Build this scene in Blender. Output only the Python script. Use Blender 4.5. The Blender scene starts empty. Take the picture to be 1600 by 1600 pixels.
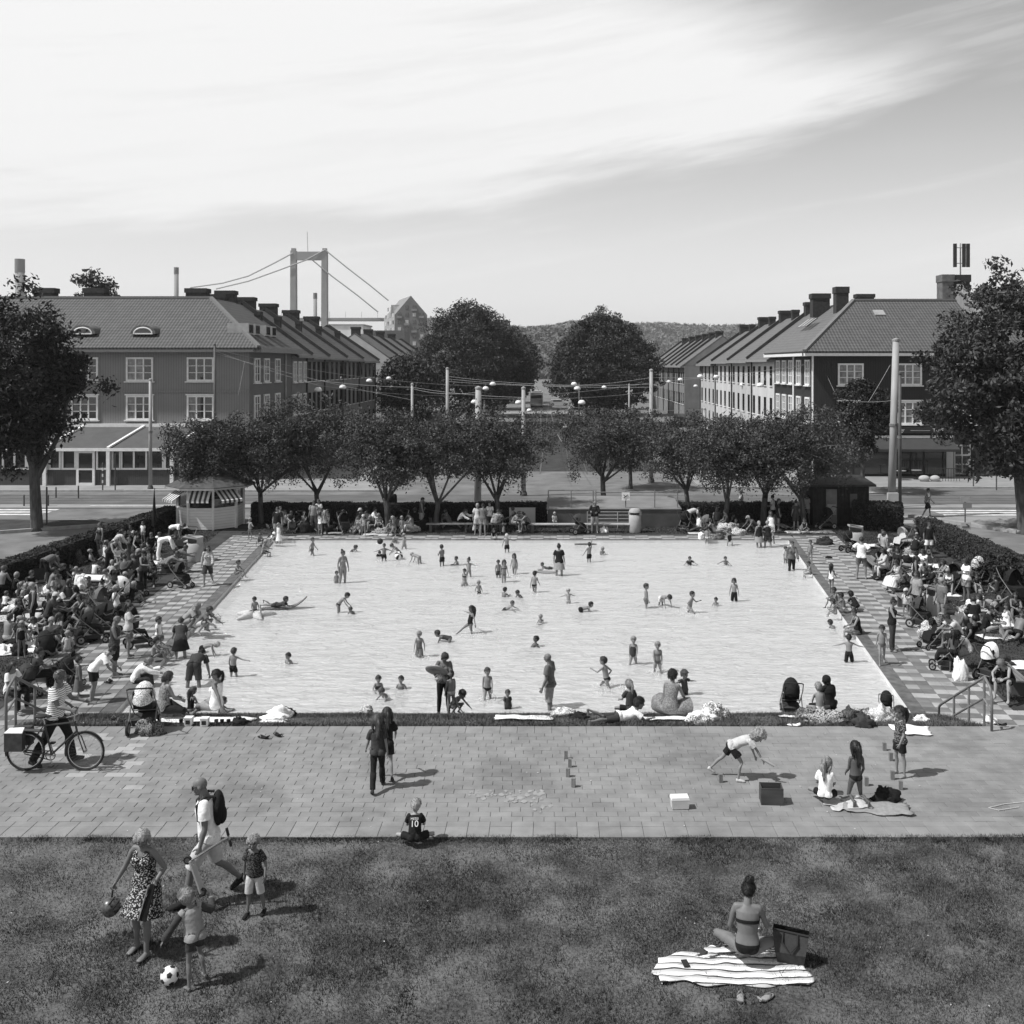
import bpy, math, random
import numpy as np
from mathutils import Vector, Matrix, Quaternion
R = math.radians
# ------------------------------------------------------------------ camera, sky, sun, exposure
sc = bpy.context.scene
col = sc.collection
F, VX, VY, ZC = 1550.0, 865.0, 570.0, 9.2      # focal length and vanishing point in photo pixels (1600 wide), eye height above the pool deck
cam_d = bpy.data.cameras.new('camera'); cam = bpy.data.objects.new('camera', cam_d); col.objects.link(cam)
cam.location = (0, 0, ZC); cam.rotation_euler = (R(90), 0, 0)
cam_d.sensor_width = 36; cam_d.lens = 36*F/1600
cam_d.shift_x = (800-VX)/1600; cam_d.shift_y = (VY-800)/1600
cam_d.clip_start = 0.5; cam_d.clip_end = 9000
sc.camera = cam
SUN_EL, SUN_VEC = R(55), Vector((-0.955, -0.297, 0)).normalized()
sun_dir = Vector((SUN_VEC.x*math.cos(SUN_EL), SUN_VEC.y*math.cos(SUN_EL), math.sin(SUN_EL)))
sd = bpy.data.lights.new('sun', 'SUN'); sd.energy = 5.0; sd.angle = R(1.3); sd.color = (1, 1, 1)
so = bpy.data.objects.new('sun', sd); col.objects.link(so); so.location = (-40, -20, 60)
so.rotation_euler = sun_dir.to_track_quat('Z', 'Y').to_euler()
so['kind'] = 'helper'
sc.view_settings.view_transform = 'Standard'; sc.view_settings.look = 'None'
sc.view_settings.exposure = 0.0; sc.view_settings.gamma = 1.0
sc.cycles.use_denoising = True
sc.cycles.max_bounces = 6; sc.cycles.diffuse_bounces = 3; sc.cycles.transparent_max_bounces = 12
sc.render.film_transparent = False

def N(nt, t, **kw):
    n = nt.nodes.new(t)
    for k, v in kw.items():
        if k in n.inputs.keys(): n.inputs[k].default_value = v
        else: setattr(n, k, v)
    return n
def L(nt, a, b): nt.links.new(a, b)
def M_(nt, op, a, b=None, c=None, clamp=False):
    n = nt.nodes.new('ShaderNodeMath'); n.operation = op; n.use_clamp = clamp
    for i, v in enumerate((a, b, c)):
        if v is None: continue
        if isinstance(v, (int, float)): n.inputs[i].default_value = v
        else: nt.links.new(v, n.inputs[i])
    return n.outputs[0]
def SM(nt, v, a, b):
    n = nt.nodes.new('ShaderNodeMapRange'); n.interpolation_type = 'SMOOTHSTEP'
    n.inputs['From Min'].default_value = a; n.inputs['From Max'].default_value = b
    nt.links.new(v, n.inputs['Value']); return n.outputs[0]

w = bpy.data.worlds.new('World'); sc.world = w; w.use_nodes = True
nt = w.node_tree; nt.nodes.clear()
out = N(nt, 'ShaderNodeOutputWorld'); bg = N(nt, 'ShaderNodeBackground')
L(nt, bg.outputs[0], out.inputs[0])
sky = N(nt, 'ShaderNodeTexSky'); sky.sky_type = 'NISHITA'; sky.sun_disc = False
sky.sun_elevation = SUN_EL; sky.sun_rotation = math.atan2(SUN_VEC.x, SUN_VEC.y)
sky.air_density = 1.0; sky.dust_density = 1.6; sky.ozone_density = 1.0
bw = N(nt, 'ShaderNodeRGBToBW'); L(nt, sky.outputs[0], bw.inputs[0])
tc = N(nt, 'ShaderNodeTexCoord'); sp = N(nt, 'ShaderNodeSeparateXYZ'); L(nt, tc.outputs['Generated'], sp.inputs[0])
X_, Y_, Z_ = sp.outputs
def sky_noise(sx, sz, scale, detail, tilt=0.0, off=0.0):
    zt = M_(nt, 'ADD', Z_, M_(nt, 'MULTIPLY', X_, tilt))
    c = N(nt, 'ShaderNodeCombineXYZ')
    L(nt, M_(nt, 'MULTIPLY', X_, sx), c.inputs[0]); L(nt, M_(nt, 'MULTIPLY', Y_, sx), c.inputs[1])
    L(nt, M_(nt, 'ADD', M_(nt, 'MULTIPLY', zt, sz), off), c.inputs[2])
    n = N(nt, 'ShaderNodeTexNoise'); n.inputs['Scale'].default_value = scale; n.inputs['Detail'].default_value = detail
    n.inputs['Roughness'].default_value = 0.55
    L(nt, c.outputs[0], n.inputs['Vector']); return n.outputs['Fac']
n1 = sky_noise(1.6, 9.0, 1.7, 5, -0.12, 3.1)
n2 = sky_noise(3.0, 26.0, 2.0, 6, -0.2, 1.7)
n3 = sky_noise(0.9, 4.0, 1.3, 3, -0.05, 7.3)
x2 = M_(nt, 'MULTIPLY', X_, X_)
edge = M_(nt, 'ADD', M_(nt, 'MULTIPLY_ADD', X_, 0.22, 0.150), M_(nt, 'MULTIPLY', x2, 0.30))
q = M_(nt, 'SUBTRACT', Z_, edge)
q = M_(nt, 'ADD', q, M_(nt, 'MULTIPLY', M_(nt, 'SUBTRACT', n1, 0.5), 0.20))
q = M_(nt, 'ADD', q, M_(nt, 'MULTIPLY', M_(nt, 'SUBTRACT', n2, 0.5), 0.075))
m1 = SM(nt, q, -0.02, 0.06)
e2 = M_(nt, 'SUBTRACT', Z_, M_(nt, 'MULTIPLY_ADD', X_, -0.40, 0.385))
e2 = M_(nt, 'ADD', e2, M_(nt, 'MULTIPLY', M_(nt, 'SUBTRACT', n1, 0.5), 0.12))
m2 = M_(nt, 'SUBTRACT', 1.0, M_(nt, 'MULTIPLY', M_(nt, 'MULTIPLY', SM(nt, e2, -0.03, 0.08), 0.85), M_(nt, 'SUBTRACT', 1.0, SM(nt, Z_, 0.42, 0.6))))
up = SM(nt, Z_, 0.38, 0.55)
brk = M_(nt, 'MAXIMUM', M_(nt, 'SUBTRACT', 1.0, up), M_(nt, 'MULTIPLY', SM(nt, n1, 0.5, 0.68), 0.4))
cl = M_(nt, 'MULTIPLY', M_(nt, 'MULTIPLY', m1, m2), brk)
n4 = sky_noise(1.2, 17.0, 1.6, 7, -0.16, 5.2)
soft = M_(nt, 'ADD', M_(nt, 'MULTIPLY', SM(nt, n3, 0.42, 0.7), 0.25), M_(nt, 'MULTIPLY', SM(nt, n4, 0.50, 0.74), 0.34))
cl = M_(nt, 'MAXIMUM', cl, soft)
cl = M_(nt, 'MULTIPLY', cl, M_(nt, 'ADD', M_(nt, 'MULTIPLY', n2, 0.30), M_(nt, 'MULTIPLY_ADD', n4, 0.75, 0.47)), clamp=True)
base = M_(nt, 'MULTIPLY', bw.outputs[0], 0.105)
# thin veil of haze low in the sky, then the cirrus sheet
low = M_(nt, 'SUBTRACT', 1.0, SM(nt, Z_, 0.0, 0.36))
clear = M_(nt, 'ADD', M_(nt, 'MULTIPLY', base, 0.45), M_(nt, 'MULTIPLY_ADD', low, 0.46, M_(nt, 'MULTIPLY_ADD', SM(nt, Z_, 0.22, 0.6), -0.13, 0.20)))
mix = N(nt, 'ShaderNodeMix'); mix.data_type = 'FLOAT'
L(nt, cl, mix.inputs[0]); L(nt, clear, mix.inputs[2]); mix.inputs[3].default_value = 0.87
L(nt, mix.outputs[0], bg.inputs['Color']); bg.inputs['Strength'].default_value = 1.08

# ------------------------------------------------------------------ materials
MATS = {}
def mat(name, v, rough=0.75, var=0.12, scale=6.0, bump=0.0, bscale=None, metal=0.0, spec=0.35, v2=None, detail=4, cs='Object', dist=0.02, stretch=None, stain=0.0, fine=0.0):
    if name in MATS: return MATS[name]
    m = bpy.data.materials.new(name); m.use_nodes = True; t = m.node_tree
    p = t.nodes['Principled BSDF']; p.inputs['Roughness'].default_value = rough; p.inputs['Metallic'].default_value = metal
    p.inputs['Specular IOR Level'].default_value = spec
    if var > 0 or v2 is not None:
        c = N(t, 'ShaderNodeTexCoord'); no = N(t, 'ShaderNodeTexNoise'); no.inputs['Scale'].default_value = scale; no.inputs['Detail'].default_value = detail
        src = c.outputs[cs] if cs != 'World' else N(t, 'ShaderNodeNewGeometry').outputs['Position']
        if stretch:
            mp = N(t, 'ShaderNodeMapping'); mp.inputs['Scale'].default_value = stretch; L(t, src, mp.inputs[0]); src = mp.outputs[0]
        L(t, src, no.inputs['Vector'])
        r = N(t, 'ShaderNodeValToRGB'); L(t, no.outputs['Fac'], r.inputs[0])
        if fine > 0:
            nf_ = N(t, 'ShaderNodeTexNoise'); nf_.inputs['Scale'].default_value = fine; nf_.inputs['Detail'].default_value = 6; nf_.inputs['Roughness'].default_value = .7; L(t, src, nf_.inputs['Vector']); L(t, M_(t, 'ADD', no.outputs['Fac'], M_(t, 'MULTIPLY', M_(t, 'SUBTRACT', nf_.outputs['Fac'], .5), 1.1)), r.inputs[0])
        a, b = (v*(1-var), v*(1+var)) if v2 is None else (v, v2)
        r.color_ramp.elements[0].position = 0.3; r.color_ramp.elements[1].position = 0.7
        r.color_ramp.elements[0].color = (a, a, a, 1); r.color_ramp.elements[1].color = (b, b, b, 1)
        if stain > 0:
            n3_ = N(t, 'ShaderNodeTexNoise'); n3_.inputs['Scale'].default_value = 0.55; n3_.inputs['Detail'].default_value = 9; n3_.inputs['Roughness'].default_value = 0.65; L(t, src, n3_.inputs['Vector'])
            sx_ = N(t, 'ShaderNodeMix'); sx_.data_type = 'RGBA'; sx_.blend_type = 'MULTIPLY'; sx_.inputs[0].default_value = 1.0; L(t, r.outputs[0], sx_.inputs[6]); L(t, M_(t, 'SUBTRACT', 1.0, M_(t, 'MULTIPLY', SM(t, n3_.outputs['Fac'], 0.42, 0.72), stain)), sx_.inputs[7]); L(t, sx_.outputs[2], p.inputs['Base Color'])
        else: L(t, r.outputs[0], p.inputs['Base Color'])
        if bump > 0:
            n2_ = no
            if bscale:
                n2_ = N(t, 'ShaderNodeTexNoise'); n2_.inputs['Scale'].default_value = bscale; n2_.inputs['Detail'].default_value = 4; L(t, src, n2_.inputs['Vector'])
            bm_ = N(t, 'ShaderNodeBump'); bm_.inputs['Strength'].default_value = bump; bm_.inputs['Distance'].default_value = dist
            L(t, n2_.outputs['Fac'], bm_.inputs['Height']); L(t, bm_.outputs[0], p.inputs['Normal'])
    else:
        p.inputs['Base Color'].default_value = (v, v, v, 1)
    MATS[name] = m; return m

def wave_mat(name, v, amt, ax1, s1, ax2=None, s2=0, rough=0.7, bump=0.4, var=0.15, vscale=0.7, prof='SIN'):
    """surface with fine regular relief too small to build: roof tiles, board joints, corrugation"""
    if name in MATS: return MATS[name]
    m = bpy.data.materials.new(name); m.use_nodes = True; t = m.node_tree
    p = t.nodes['Principled BSDF']; p.inputs['Roughness'].default_value = rough; p.inputs['Specular IOR Level'].default_value = 0.3
    c = N(t, 'ShaderNodeTexCoord'); s = N(t, 'ShaderNodeSeparateXYZ'); L(t, c.outputs['Object'], s.inputs[0])
    def w_(ax, per):
        o = s.outputs['XYZ'.index(ax)]
        a = M_(t, 'FRACT', M_(t, 'DIVIDE', o, per))
        if prof == 'SIN': return M_(t, 'MULTIPLY_ADD', M_(t, 'SINE', M_(t, 'MULTIPLY', a, 6.2832)), 0.5, 0.5)
        return SM(t, M_(t, 'ABSOLUTE', M_(t, 'SUBTRACT', a, 0.5)), 0.47, 0.40)
    h = w_(ax1, s1)
    if ax2:
        saw = M_(t, 'FRACT', M_(t, 'DIVIDE', s.outputs['XYZ'.index(ax2)], s2))
        h = M_(t, 'ADD', M_(t, 'MULTIPLY', h, 0.6), M_(t, 'MULTIPLY', saw, -0.7))
        h = M_(t, 'ADD', h, 0.55)
    no = N(t, 'ShaderNodeTexNoise'); no.inputs['Scale'].default_value = vscale; no.inputs['Detail'].default_value = 5; L(t, c.outputs['Object'], no.inputs['Vector'])
    val = M_(t, 'MULTIPLY', M_(t, 'MULTIPLY_ADD', h, amt*v, v*(1-amt*0.5)), M_(t, 'MULTIPLY_ADD', no.outputs['Fac'], 2*var, 1-var))
    L(t, val, p.inputs['Base Color'])
    b = N(t, 'ShaderNodeBump'); b.inputs['Strength'].default_value = bump; b.inputs['Distance'].default_value = 0.05
    L(t, h, b.inputs['Height']); L(t, b.outputs[0], p.inputs['Normal'])
    MATS[name] = m; return m

# ------------------------------------------------------------------ helpers
def W(x, y, d): return Vector(((x-VX)*d/F, d, ZC-(y-VY)*d/F))
def G(x, y, z=0.0):
    d = F*(ZC-z)/(y-VY); return Vector(((x-VX)*d/F, d, z))

def mesh_np(name, verts, faces, mats=None, smooth=False, midx=None):
    me = bpy.data.meshes.new(name)
    verts = np.asarray(verts, dtype=np.float32)
    faces = np.asarray(faces, dtype=np.int32); k = faces.shape[1]; nf = len(faces)
    me.vertices.add(len(verts)); me.vertices.foreach_set('co', verts.ravel())
    me.loops.add(nf*k); me.loops.foreach_set('vertex_index', faces.ravel())
    me.polygons.add(nf); me.polygons.foreach_set('loop_start', np.arange(0, nf*k, k, dtype=np.int32))
    if midx is not None: me.polygons.foreach_set('material_index', np.asarray(midx, dtype=np.int32))
    me.polygons.foreach_set('use_smooth', np.full(nf, bool(smooth)))
    for m in (mats if isinstance(mats, (list, tuple)) else [mats]):
        if m is not None: me.materials.append(m)
    me.update(calc_edges=True); return me

def link(name, data, parent=None, loc=None, rz=0, **props):
    o = bpy.data.objects.new(name, data); col.objects.link(o)
    if parent is not None: o.parent = parent
    if loc is not None: o.location = loc
    if rz: o.rotation_euler = (0, 0, rz)
    for k, v in props.items():
        if v is not None: o[k] = v
    return o
def thing(name, label, cat, loc=(0, 0, 0), rz=0, group=None):
    o = link(name, None, None, loc, rz); o['label'] = label; o['category'] = cat
    o.empty_display_size = 0.1
    if group: o['group'] = group
    return o
def copy_tree(o, parent=None):
    c = o.copy(); col.objects.link(c)
    if parent is not None: c.parent = parent
    for ch in list(o.children): copy_tree(ch, c)
    return c

class MB:
    def __init__(s): s.v = []; s.f = []
    def poly(s, pts):
        n = len(s.v); s.v += [tuple(p) for p in pts]; s.f.append(tuple(range(n, n+len(pts)))); return s
    def box(s, c, d, rz=0.0, rx=0.0, ry=0.0, taper=1.0):
        c = Vector(c); m = Matrix.Rotation(rz, 3, 'Z') @ Matrix.Rotation(ry, 3, 'Y') @ Matrix.Rotation(rx, 3, 'X'); n = len(s.v)
        for k in (-.5, .5):
            for a, b in ((-.5, -.5), (.5, -.5), (.5, .5), (-.5, .5)):
                t_ = taper if k > 0 else 1.0
                s.v.append(tuple(c + m @ Vector((a*d[0]*t_, b*d[1]*t_, k*d[2]))))
        s.f += [(n, n+3, n+2, n+1), (n+4, n+5, n+6, n+7), (n, n+1, n+5, n+4), (n+1, n+2, n+6, n+5), (n+2, n+3, n+7, n+6), (n+3, n, n+4, n+7)]; return s
    def beam(s, a, b, wx, wz):
        a, b = Vector(a), Vector(b); d = b-a; q = d.to_track_quat('Y', 'Z'); n = len(s.v); l = d.length
        for y in (0, l):
            for x, z in ((-.5, -.5), (.5, -.5), (.5, .5), (-.5, .5)): s.v.append(tuple(a + q @ Vector((x*wx, y, z*wz))))
        s.f += [(n, n+1, n+2, n+3), (n+7, n+6, n+5, n+4), (n, n+4, n+5, n+1), (n+1, n+5, n+6, n+2), (n+2, n+6, n+7, n+3), (n+3, n+7, n+4, n)]; return s
    def tube(s, pts, r, k=8, cap=True, closed=False):
        P = [Vector(p) for p in pts]; rr = r if isinstance(r, (list, tuple)) else [r]*len(P); n0 = len(s.v); nP = len(P)
        ref = None
        for i, p in enumerate(P):
            if closed: t = P[(i+1) % nP]-P[i-1]
            else: t = P[min(i+1, nP-1)]-P[max(i-1, 0)]
            t.normalize()
            if ref is None: ref = Vector((0, 0, 1)) if abs(t.z) < .9 else Vector((1, 0, 0))
            u = t.cross(ref)
            if u.length < 1e-4: u = t.cross(Vector((0, 1, 0)))
            u.normalize(); v = u.cross(t); ref = v
            e = rr[i] if isinstance(rr[i], (tuple, list)) else (rr[i], rr[i])
            for j in range(k):
                a = 2*math.pi*j/k; s.v.append(tuple(p+u*math.cos(a)*e[0]+v*math.sin(a)*e[1]))
        for i in range(nP if closed else nP-1):
            i2 = (i+1) % nP
            for j in range(k):
                a, b = n0+i*k+j, n0+i*k+(j+1) % k; c, d = n0+i2*k+(j+1) % k, n0+i2*k+j; s.f.append((a, d, c, b))
        if cap and not closed:
            s.f.append(tuple(n0+j for j in range(k))); s.f.append(tuple(n0+(nP-1)*k+j for j in reversed(range(k))))
        return s
    def lathe(s, prof, c=(0, 0, 0), k=16, a0=0.0, cap=True):
        n0 = len(s.v); c = Vector(c)
        for r, z in prof:
            for j in range(k):
                a = a0+2*math.pi*j/k; s.v.append((c.x+r*math.cos(a), c.y+r*math.sin(a), c.z+z))
        for i in range(len(prof)-1):
            for j in range(k):
                a, b = n0+i*k+j, n0+i*k+(j+1) % k; s.f.append((a, b, b+k, a+k))
        if cap:
            if prof[0][0] > 1e-4: s.f.append(tuple(n0+j for j in reversed(range(k))))
            if prof[-1][0] > 1e-4: s.f.append(tuple(n0+(len(prof)-1)*k+j for j in range(k)))
        return s
    def ell(s, c, r, k=12, m=8):
        n0 = len(s.v)
        for i in range(m+1):
            t = math.pi*i/m
            for j in range(k):
                a = 2*math.pi*j/k; s.v.append((c[0]+r[0]*math.sin(t)*math.cos(a), c[1]+r[1]*math.sin(t)*math.sin(a), c[2]-r[2]*math.cos(t)))
        for i in range(m):
            for j in range(k):
                a, b = n0+i*k+j, n0+i*k+(j+1) % k; s.f.append((a, b, b+k, a+k))
        return s
    def slab(s, pts, th):
        """thick plate: polygon pts, extruded by th against its normal"""
        P = [Vector(p) for p in pts]; nrm = (P[1]-P[0]).cross(P[2]-P[0]).normalized(); n = len(s.v); k = len(P)
        s.v += [tuple(p) for p in P]+[tuple(p-nrm*th) for p in P]
        s.f.append(tuple(range(n, n+k))); s.f.append(tuple(range(n+2*k-1, n+k-1, -1)))
        for i in range(k): j = (i+1) % k; s.f.append((n+j, n+i, n+k+i, n+k+j))
        return s
    def data(s, name, m, smooth=False, org=None):
        me = bpy.data.meshes.new(name)
        v = s.v if org is None else [(a-org[0], b-org[1], c-org[2]) for a, b, c in s.v]
        me.from_pydata(v, [], s.f)
        for mm in (m if isinstance(m, (list, tuple)) else [m]): me.materials.append(mm)
        if smooth: me.polygons.foreach_set('use_smooth', [True]*len(me.polygons))
        return me
    def build(s, name, m, parent=None, loc=None, rz=0, smooth=False, org=None, **props):
        return link(name, s.data(name, m, smooth, org), parent, loc, rz, **props)
def single(name, mb, m, label, cat, loc=(0, 0, 0), rz=0, group=None, smooth=False, kind=None):
    return mb.build(name, m, None, loc, rz, smooth, label=label, category=cat, group=group, kind=kind)
rnd = random.Random(7); nrg = np.random.default_rng(11)
# ------------------------------------------------------------------ the setting
ZP = 1.66                                   # path and upper lawn above the pool deck
PN, PF = 15.85, 20.7                        # near and far edge of the paved path
DN, DF = 26.2, 52.0                         # near and far rim of the pool
PL0, PR0, PL1, PR1 = -11.61, 9.45, -14.76, 12.31
def edgeL(d): return PL0+(PL1-PL0)*(d-DN)/(DF-DN)
def edgeR(d): return PR0+(PR1-PR0)*(d-DN)/(DF-DN)
def bank_z(d):
    t = (d-PF-0.05)/(25.75-PF-0.05); return ZP if t <= 0 else max(0.0, ZP-(ZP-0.03)*t+0.16*math.sin(min(t, 1)*math.pi))
def sheet(name, pts_list, m, **props):
    mb = MB()
    for p in pts_list: mb.poly(p)
    return mb.build(name, m, **dict(kind='structure', **props))
def noise2(x, y, s, seed):
    """smooth value noise for scattering"""
    g = np.random.default_rng(seed).random((64, 64)); x = np.asarray(x)*s+100; y = np.asarray(y)*s+100
    xi, yi = np.floor(x).astype(int), np.floor(y).astype(int); fx, fy = x-xi, y-yi
    fx = fx*fx*(3-2*fx); fy = fy*fy*(3-2*fy)
    q = lambda a, b: g[(a % 64), (b % 64)]
    return (q(xi, yi)*(1-fx)+q(xi+1, yi)*fx)*(1-fy)+(q(xi, yi+1)*(1-fx)+q(xi+1, yi+1)*fx)*fy

m_asph = mat('asphalt', 0.165, 0.9, scale=0.5, var=0.22, stain=.3, bump=0.3, bscale=60, dist=0.01, detail=8)
m_asph2 = mat('asphalt_dark', 0.12, 0.9, scale=0.5, var=0.2, detail=8)
m_side = mat('sidewalk_concrete', 0.26, 0.9, scale=0.6, var=0.15, detail=7)
m_kerb = mat('kerb_granite', 0.30, 0.85, scale=3, var=0.2)
m_paint = mat('road_paint', 0.62, 0.8, scale=2.5, var=0.25, detail=7)
m_soil = mat('soil', 0.04, 0.95, scale=1.6, v2=0.145, fine=22.0, detail=8, bump=0.5, bscale=35, dist=0.03)
m_soil2 = mat('soil_dark_shade_tone', 0.022, 0.95, scale=1.0, v2=0.06, detail=8, bump=0.5, bscale=25, dist=0.03)  # dark grass ground; tree shade over the far lawn is put into this tone
m_grass = mat('grass_blades', 0.012, 0.7, scale=2.8, fine=16.0, v2=0.135, detail=9, spec=0.25)
m_grassb = mat('grass_blades_bank', 0.022, 0.7, scale=3.0, v2=0.16, detail=9, spec=0.25)
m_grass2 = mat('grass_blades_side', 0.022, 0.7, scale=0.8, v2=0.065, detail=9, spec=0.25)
m_pool = mat('pool_concrete', 0.74, 0.8, scale=0.5, var=0.10, detail=8)
m_poolw = mat('pool_wall_paint', 0.60, 0.7, scale=1.5, var=0.12)
m_dk = mat('deck_base', 0.09, 0.95, scale=5)

sheet('ground', [[(-6000, -50, -0.9), (6000, -50, -0.9), (6000, 7000, -0.9), (-6000, 7000, -0.9)]], mat('far_ground', 0.07, 0.95, scale=0.02, var=0.4))
zs = -0.05
sheet('street', [[(-260, 57.6, zs), (260, 57.6, zs), (260, 620, zs), (-260, 620, zs)],
                 [(-120, 22, zs), (-23.2, 22, zs), (-23.2, 57.6, zs), (-120, 57.6, zs)],
                 [(19.8, 22, zs), (120, 22, zs), (120, 57.6, zs), (19.8, 57.6, zs)]], m_asph)
# paved bands and kerbs across the square
def strip(name, x0, x1, d0, d1, z, m, th=0.0):
    if th <= 0: return sheet(name, [[(x0, d0, z), (x1, d0, z), (x1, d1, z), (x0, d1, z)]], m)
    return MB().box(((x0+x1)/2, (d0+d1)/2, z-th/2), (x1-x0, d1-d0, th)).build(name, m, kind='structure')
strip('pavement', -80, -12.0, 72.6, 90, 0.05, m_side, 0.2)
strip('pavement', 11, 90, 74.5, 95, 0.05, m_side, 0.2)
strip('kerb', -80, -12.0, 72.3, 72.6, 0.06, m_kerb, 0.2)
strip('kerb', 11, 90, 74.2, 74.5, 0.06, m_kerb, 0.2)
strip('tram_lane', -90, 90, 65.2, 70.6, zs+0.006, m_asph2)
strip('avenue_tram_strip', -6.5, 9.5, 86, 178, zs+0.008, m_soil2)  # strip darker than the street, along the avenue rails
strip('pavement', -9.5, 12.5, 186, 196, zs+0.009, m_side)
strip('pavement', -60, -23.3, 57.8, 59.3, zs+0.005, m_side)
strip('pavement', 19.9, 60, 57.8, 60.5, zs+0.005, m_side)
strip('pavement', -8, 16, 60.7, 62.6, 0.06, m_side, 0.15)
strip('pavement', -80, 80, 63.6, 65.0, 0.055, m_side, 0.15)
rail_m = mat('rail_steel', 0.06, 0.4, var=0.1)
for d in (66.2, 67.65, 68.6, 70.05):
    strip('tram_rail', -90, 90, d, d+0.09, zs+0.014, rail_m)
for x in (-2.6, -1.16, 1.4, 2.84):
    strip('tram_rail', x-0.05, x+0.05, 84, 330, zs+0.014, rail_m)
# zebra crossings and stop lines
for i in range(5):
    d = 60.8+i*0.92
    MB().poly([(24.0, d, zs+0.012), (34, d, zs+0.012), (34, d+0.46, zs+0.012), (24.0-i*0.12, d+0.46, zs+0.012)]).build('road_marking', m_paint, kind='structure')
for i in range(4):
    d = 61.0+i*1.0
    MB().poly([(-48, d, zs+0.012), (-31.6, d, zs+0.012), (-31.6, d+0.5, zs+0.012), (-48, d+0.5, zs+0.012)]).build('road_marking', m_paint, kind='structure')
for x0, x1, d in ((-12, -7, 61.6), (-6, -2.4, 63.2), (19, 26, 71.8), (-30, -22, 64.1)):
    strip('road_marking', x0, x1, d, d+0.18, 0.075 if 63.5 < d < 65 or 60.7 < d < 62.7 else zs+0.012, m_paint)
# traffic island and side lane on the west edge
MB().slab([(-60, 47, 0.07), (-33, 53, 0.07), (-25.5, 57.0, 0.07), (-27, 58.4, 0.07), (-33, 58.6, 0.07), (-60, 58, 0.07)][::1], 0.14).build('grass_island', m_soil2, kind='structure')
MB().beam((-60, 46.8, 0.03), (-33, 52.85, 0.03), 0.22, 0.2).beam((-33, 52.85, 0.03), (-25.3, 56.95, 0.03), 0.22, 0.2).build('kerb', m_kerb, kind='structure')
MB().beam((21.6, 60.2, 0.03), (25.5, 54.5, 0.03), 0.35, 0.2).beam((25.5, 54.5, 0.03), (30, 50.5, 0.03), 0.35, 0.2).build('kerb', m_kerb, kind='structure')
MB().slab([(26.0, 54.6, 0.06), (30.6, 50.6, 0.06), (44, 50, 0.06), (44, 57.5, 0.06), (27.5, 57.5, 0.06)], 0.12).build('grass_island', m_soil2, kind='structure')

# upper lawn, bank, side lawns, far lawn
sheet('lawn', [[(-30, 3, ZP-0.03), (30, 3, ZP-0.03), (30, PN+0.02, ZP-0.03), (-30, PN+0.02, ZP-0.03)]], m_soil)
nb = 12; bank = MB()
xs_b = [-11.25+20.25*i/60 for i in range(61)]
for j in range(nb):
    d0 = PF+(25.78-PF)*j/nb; d1 = PF+(25.78-PF)*(j+1)/nb
    for a, b in zip(xs_b[:-1], xs_b[1:]):
        h = lambda x, d: (x, d, bank_z(d)-0.02+0.05*float(noise2(x, d, 1.1, 5))-0.025)
        bank.poly([h(a, d0), h(b, d0), h(b, d1), h(a, d1)])
bank.build('bank', m_soil, kind='structure', smooth=True)
LX = -22.7
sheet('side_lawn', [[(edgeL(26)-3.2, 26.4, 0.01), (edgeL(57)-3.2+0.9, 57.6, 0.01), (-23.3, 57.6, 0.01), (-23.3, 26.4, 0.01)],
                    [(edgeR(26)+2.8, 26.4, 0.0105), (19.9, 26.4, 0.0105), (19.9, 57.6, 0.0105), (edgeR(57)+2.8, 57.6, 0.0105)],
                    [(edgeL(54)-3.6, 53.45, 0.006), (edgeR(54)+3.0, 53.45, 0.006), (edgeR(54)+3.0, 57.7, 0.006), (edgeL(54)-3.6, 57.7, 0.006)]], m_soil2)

# ---- path of individual slabs
def frustum(nm, sx, sy, h, m, ins=0.006):
    v = [(-sx/2, -sy/2, -h), (sx/2, -sy/2, -h), (sx/2, sy/2, -h), (-sx/2, sy/2, -h), (-sx/2, -sy/2, -ins), (sx/2, -sy/2, -ins), (sx/2, sy/2, -ins), (-sx/2, sy/2, -ins),
         (-sx/2+ins, -sy/2+ins, 0), (sx/2-ins, -sy/2+ins, 0), (sx/2-ins, sy/2-ins, 0), (-sx/2+ins, sy/2-ins, 0)]
    f = [(8, 9, 10, 11), (4, 5, 9, 8), (5, 6, 10, 9), (6, 7, 11, 10), (7, 4, 8, 11), (0, 1, 5, 4), (1, 2, 6, 5), (2, 3, 7, 6), (3, 0, 4, 7)]
    return np.array(v, float), np.array(f, int)
slab_v = [0.212, 0.224, 0.233, 0.247, 0.335]
slab_mats = [mat('path_slab_%d' % i, v, 0.85, scale=3.0, var=0.13, cs='World', bump=0.25, bscale=45, dist=0.006, detail=8, stain=.34) for i, v in enumerate(slab_v)]
path = sheet('path', [[(-24, PN, ZP-0.035), (24, PN, ZP-0.035), (24, PF+0.05, ZP-0.035), (-24, PF+0.05, ZP-0.035)]], mat('joint_sand', 0.06, 0.95, scale=6))
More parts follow.
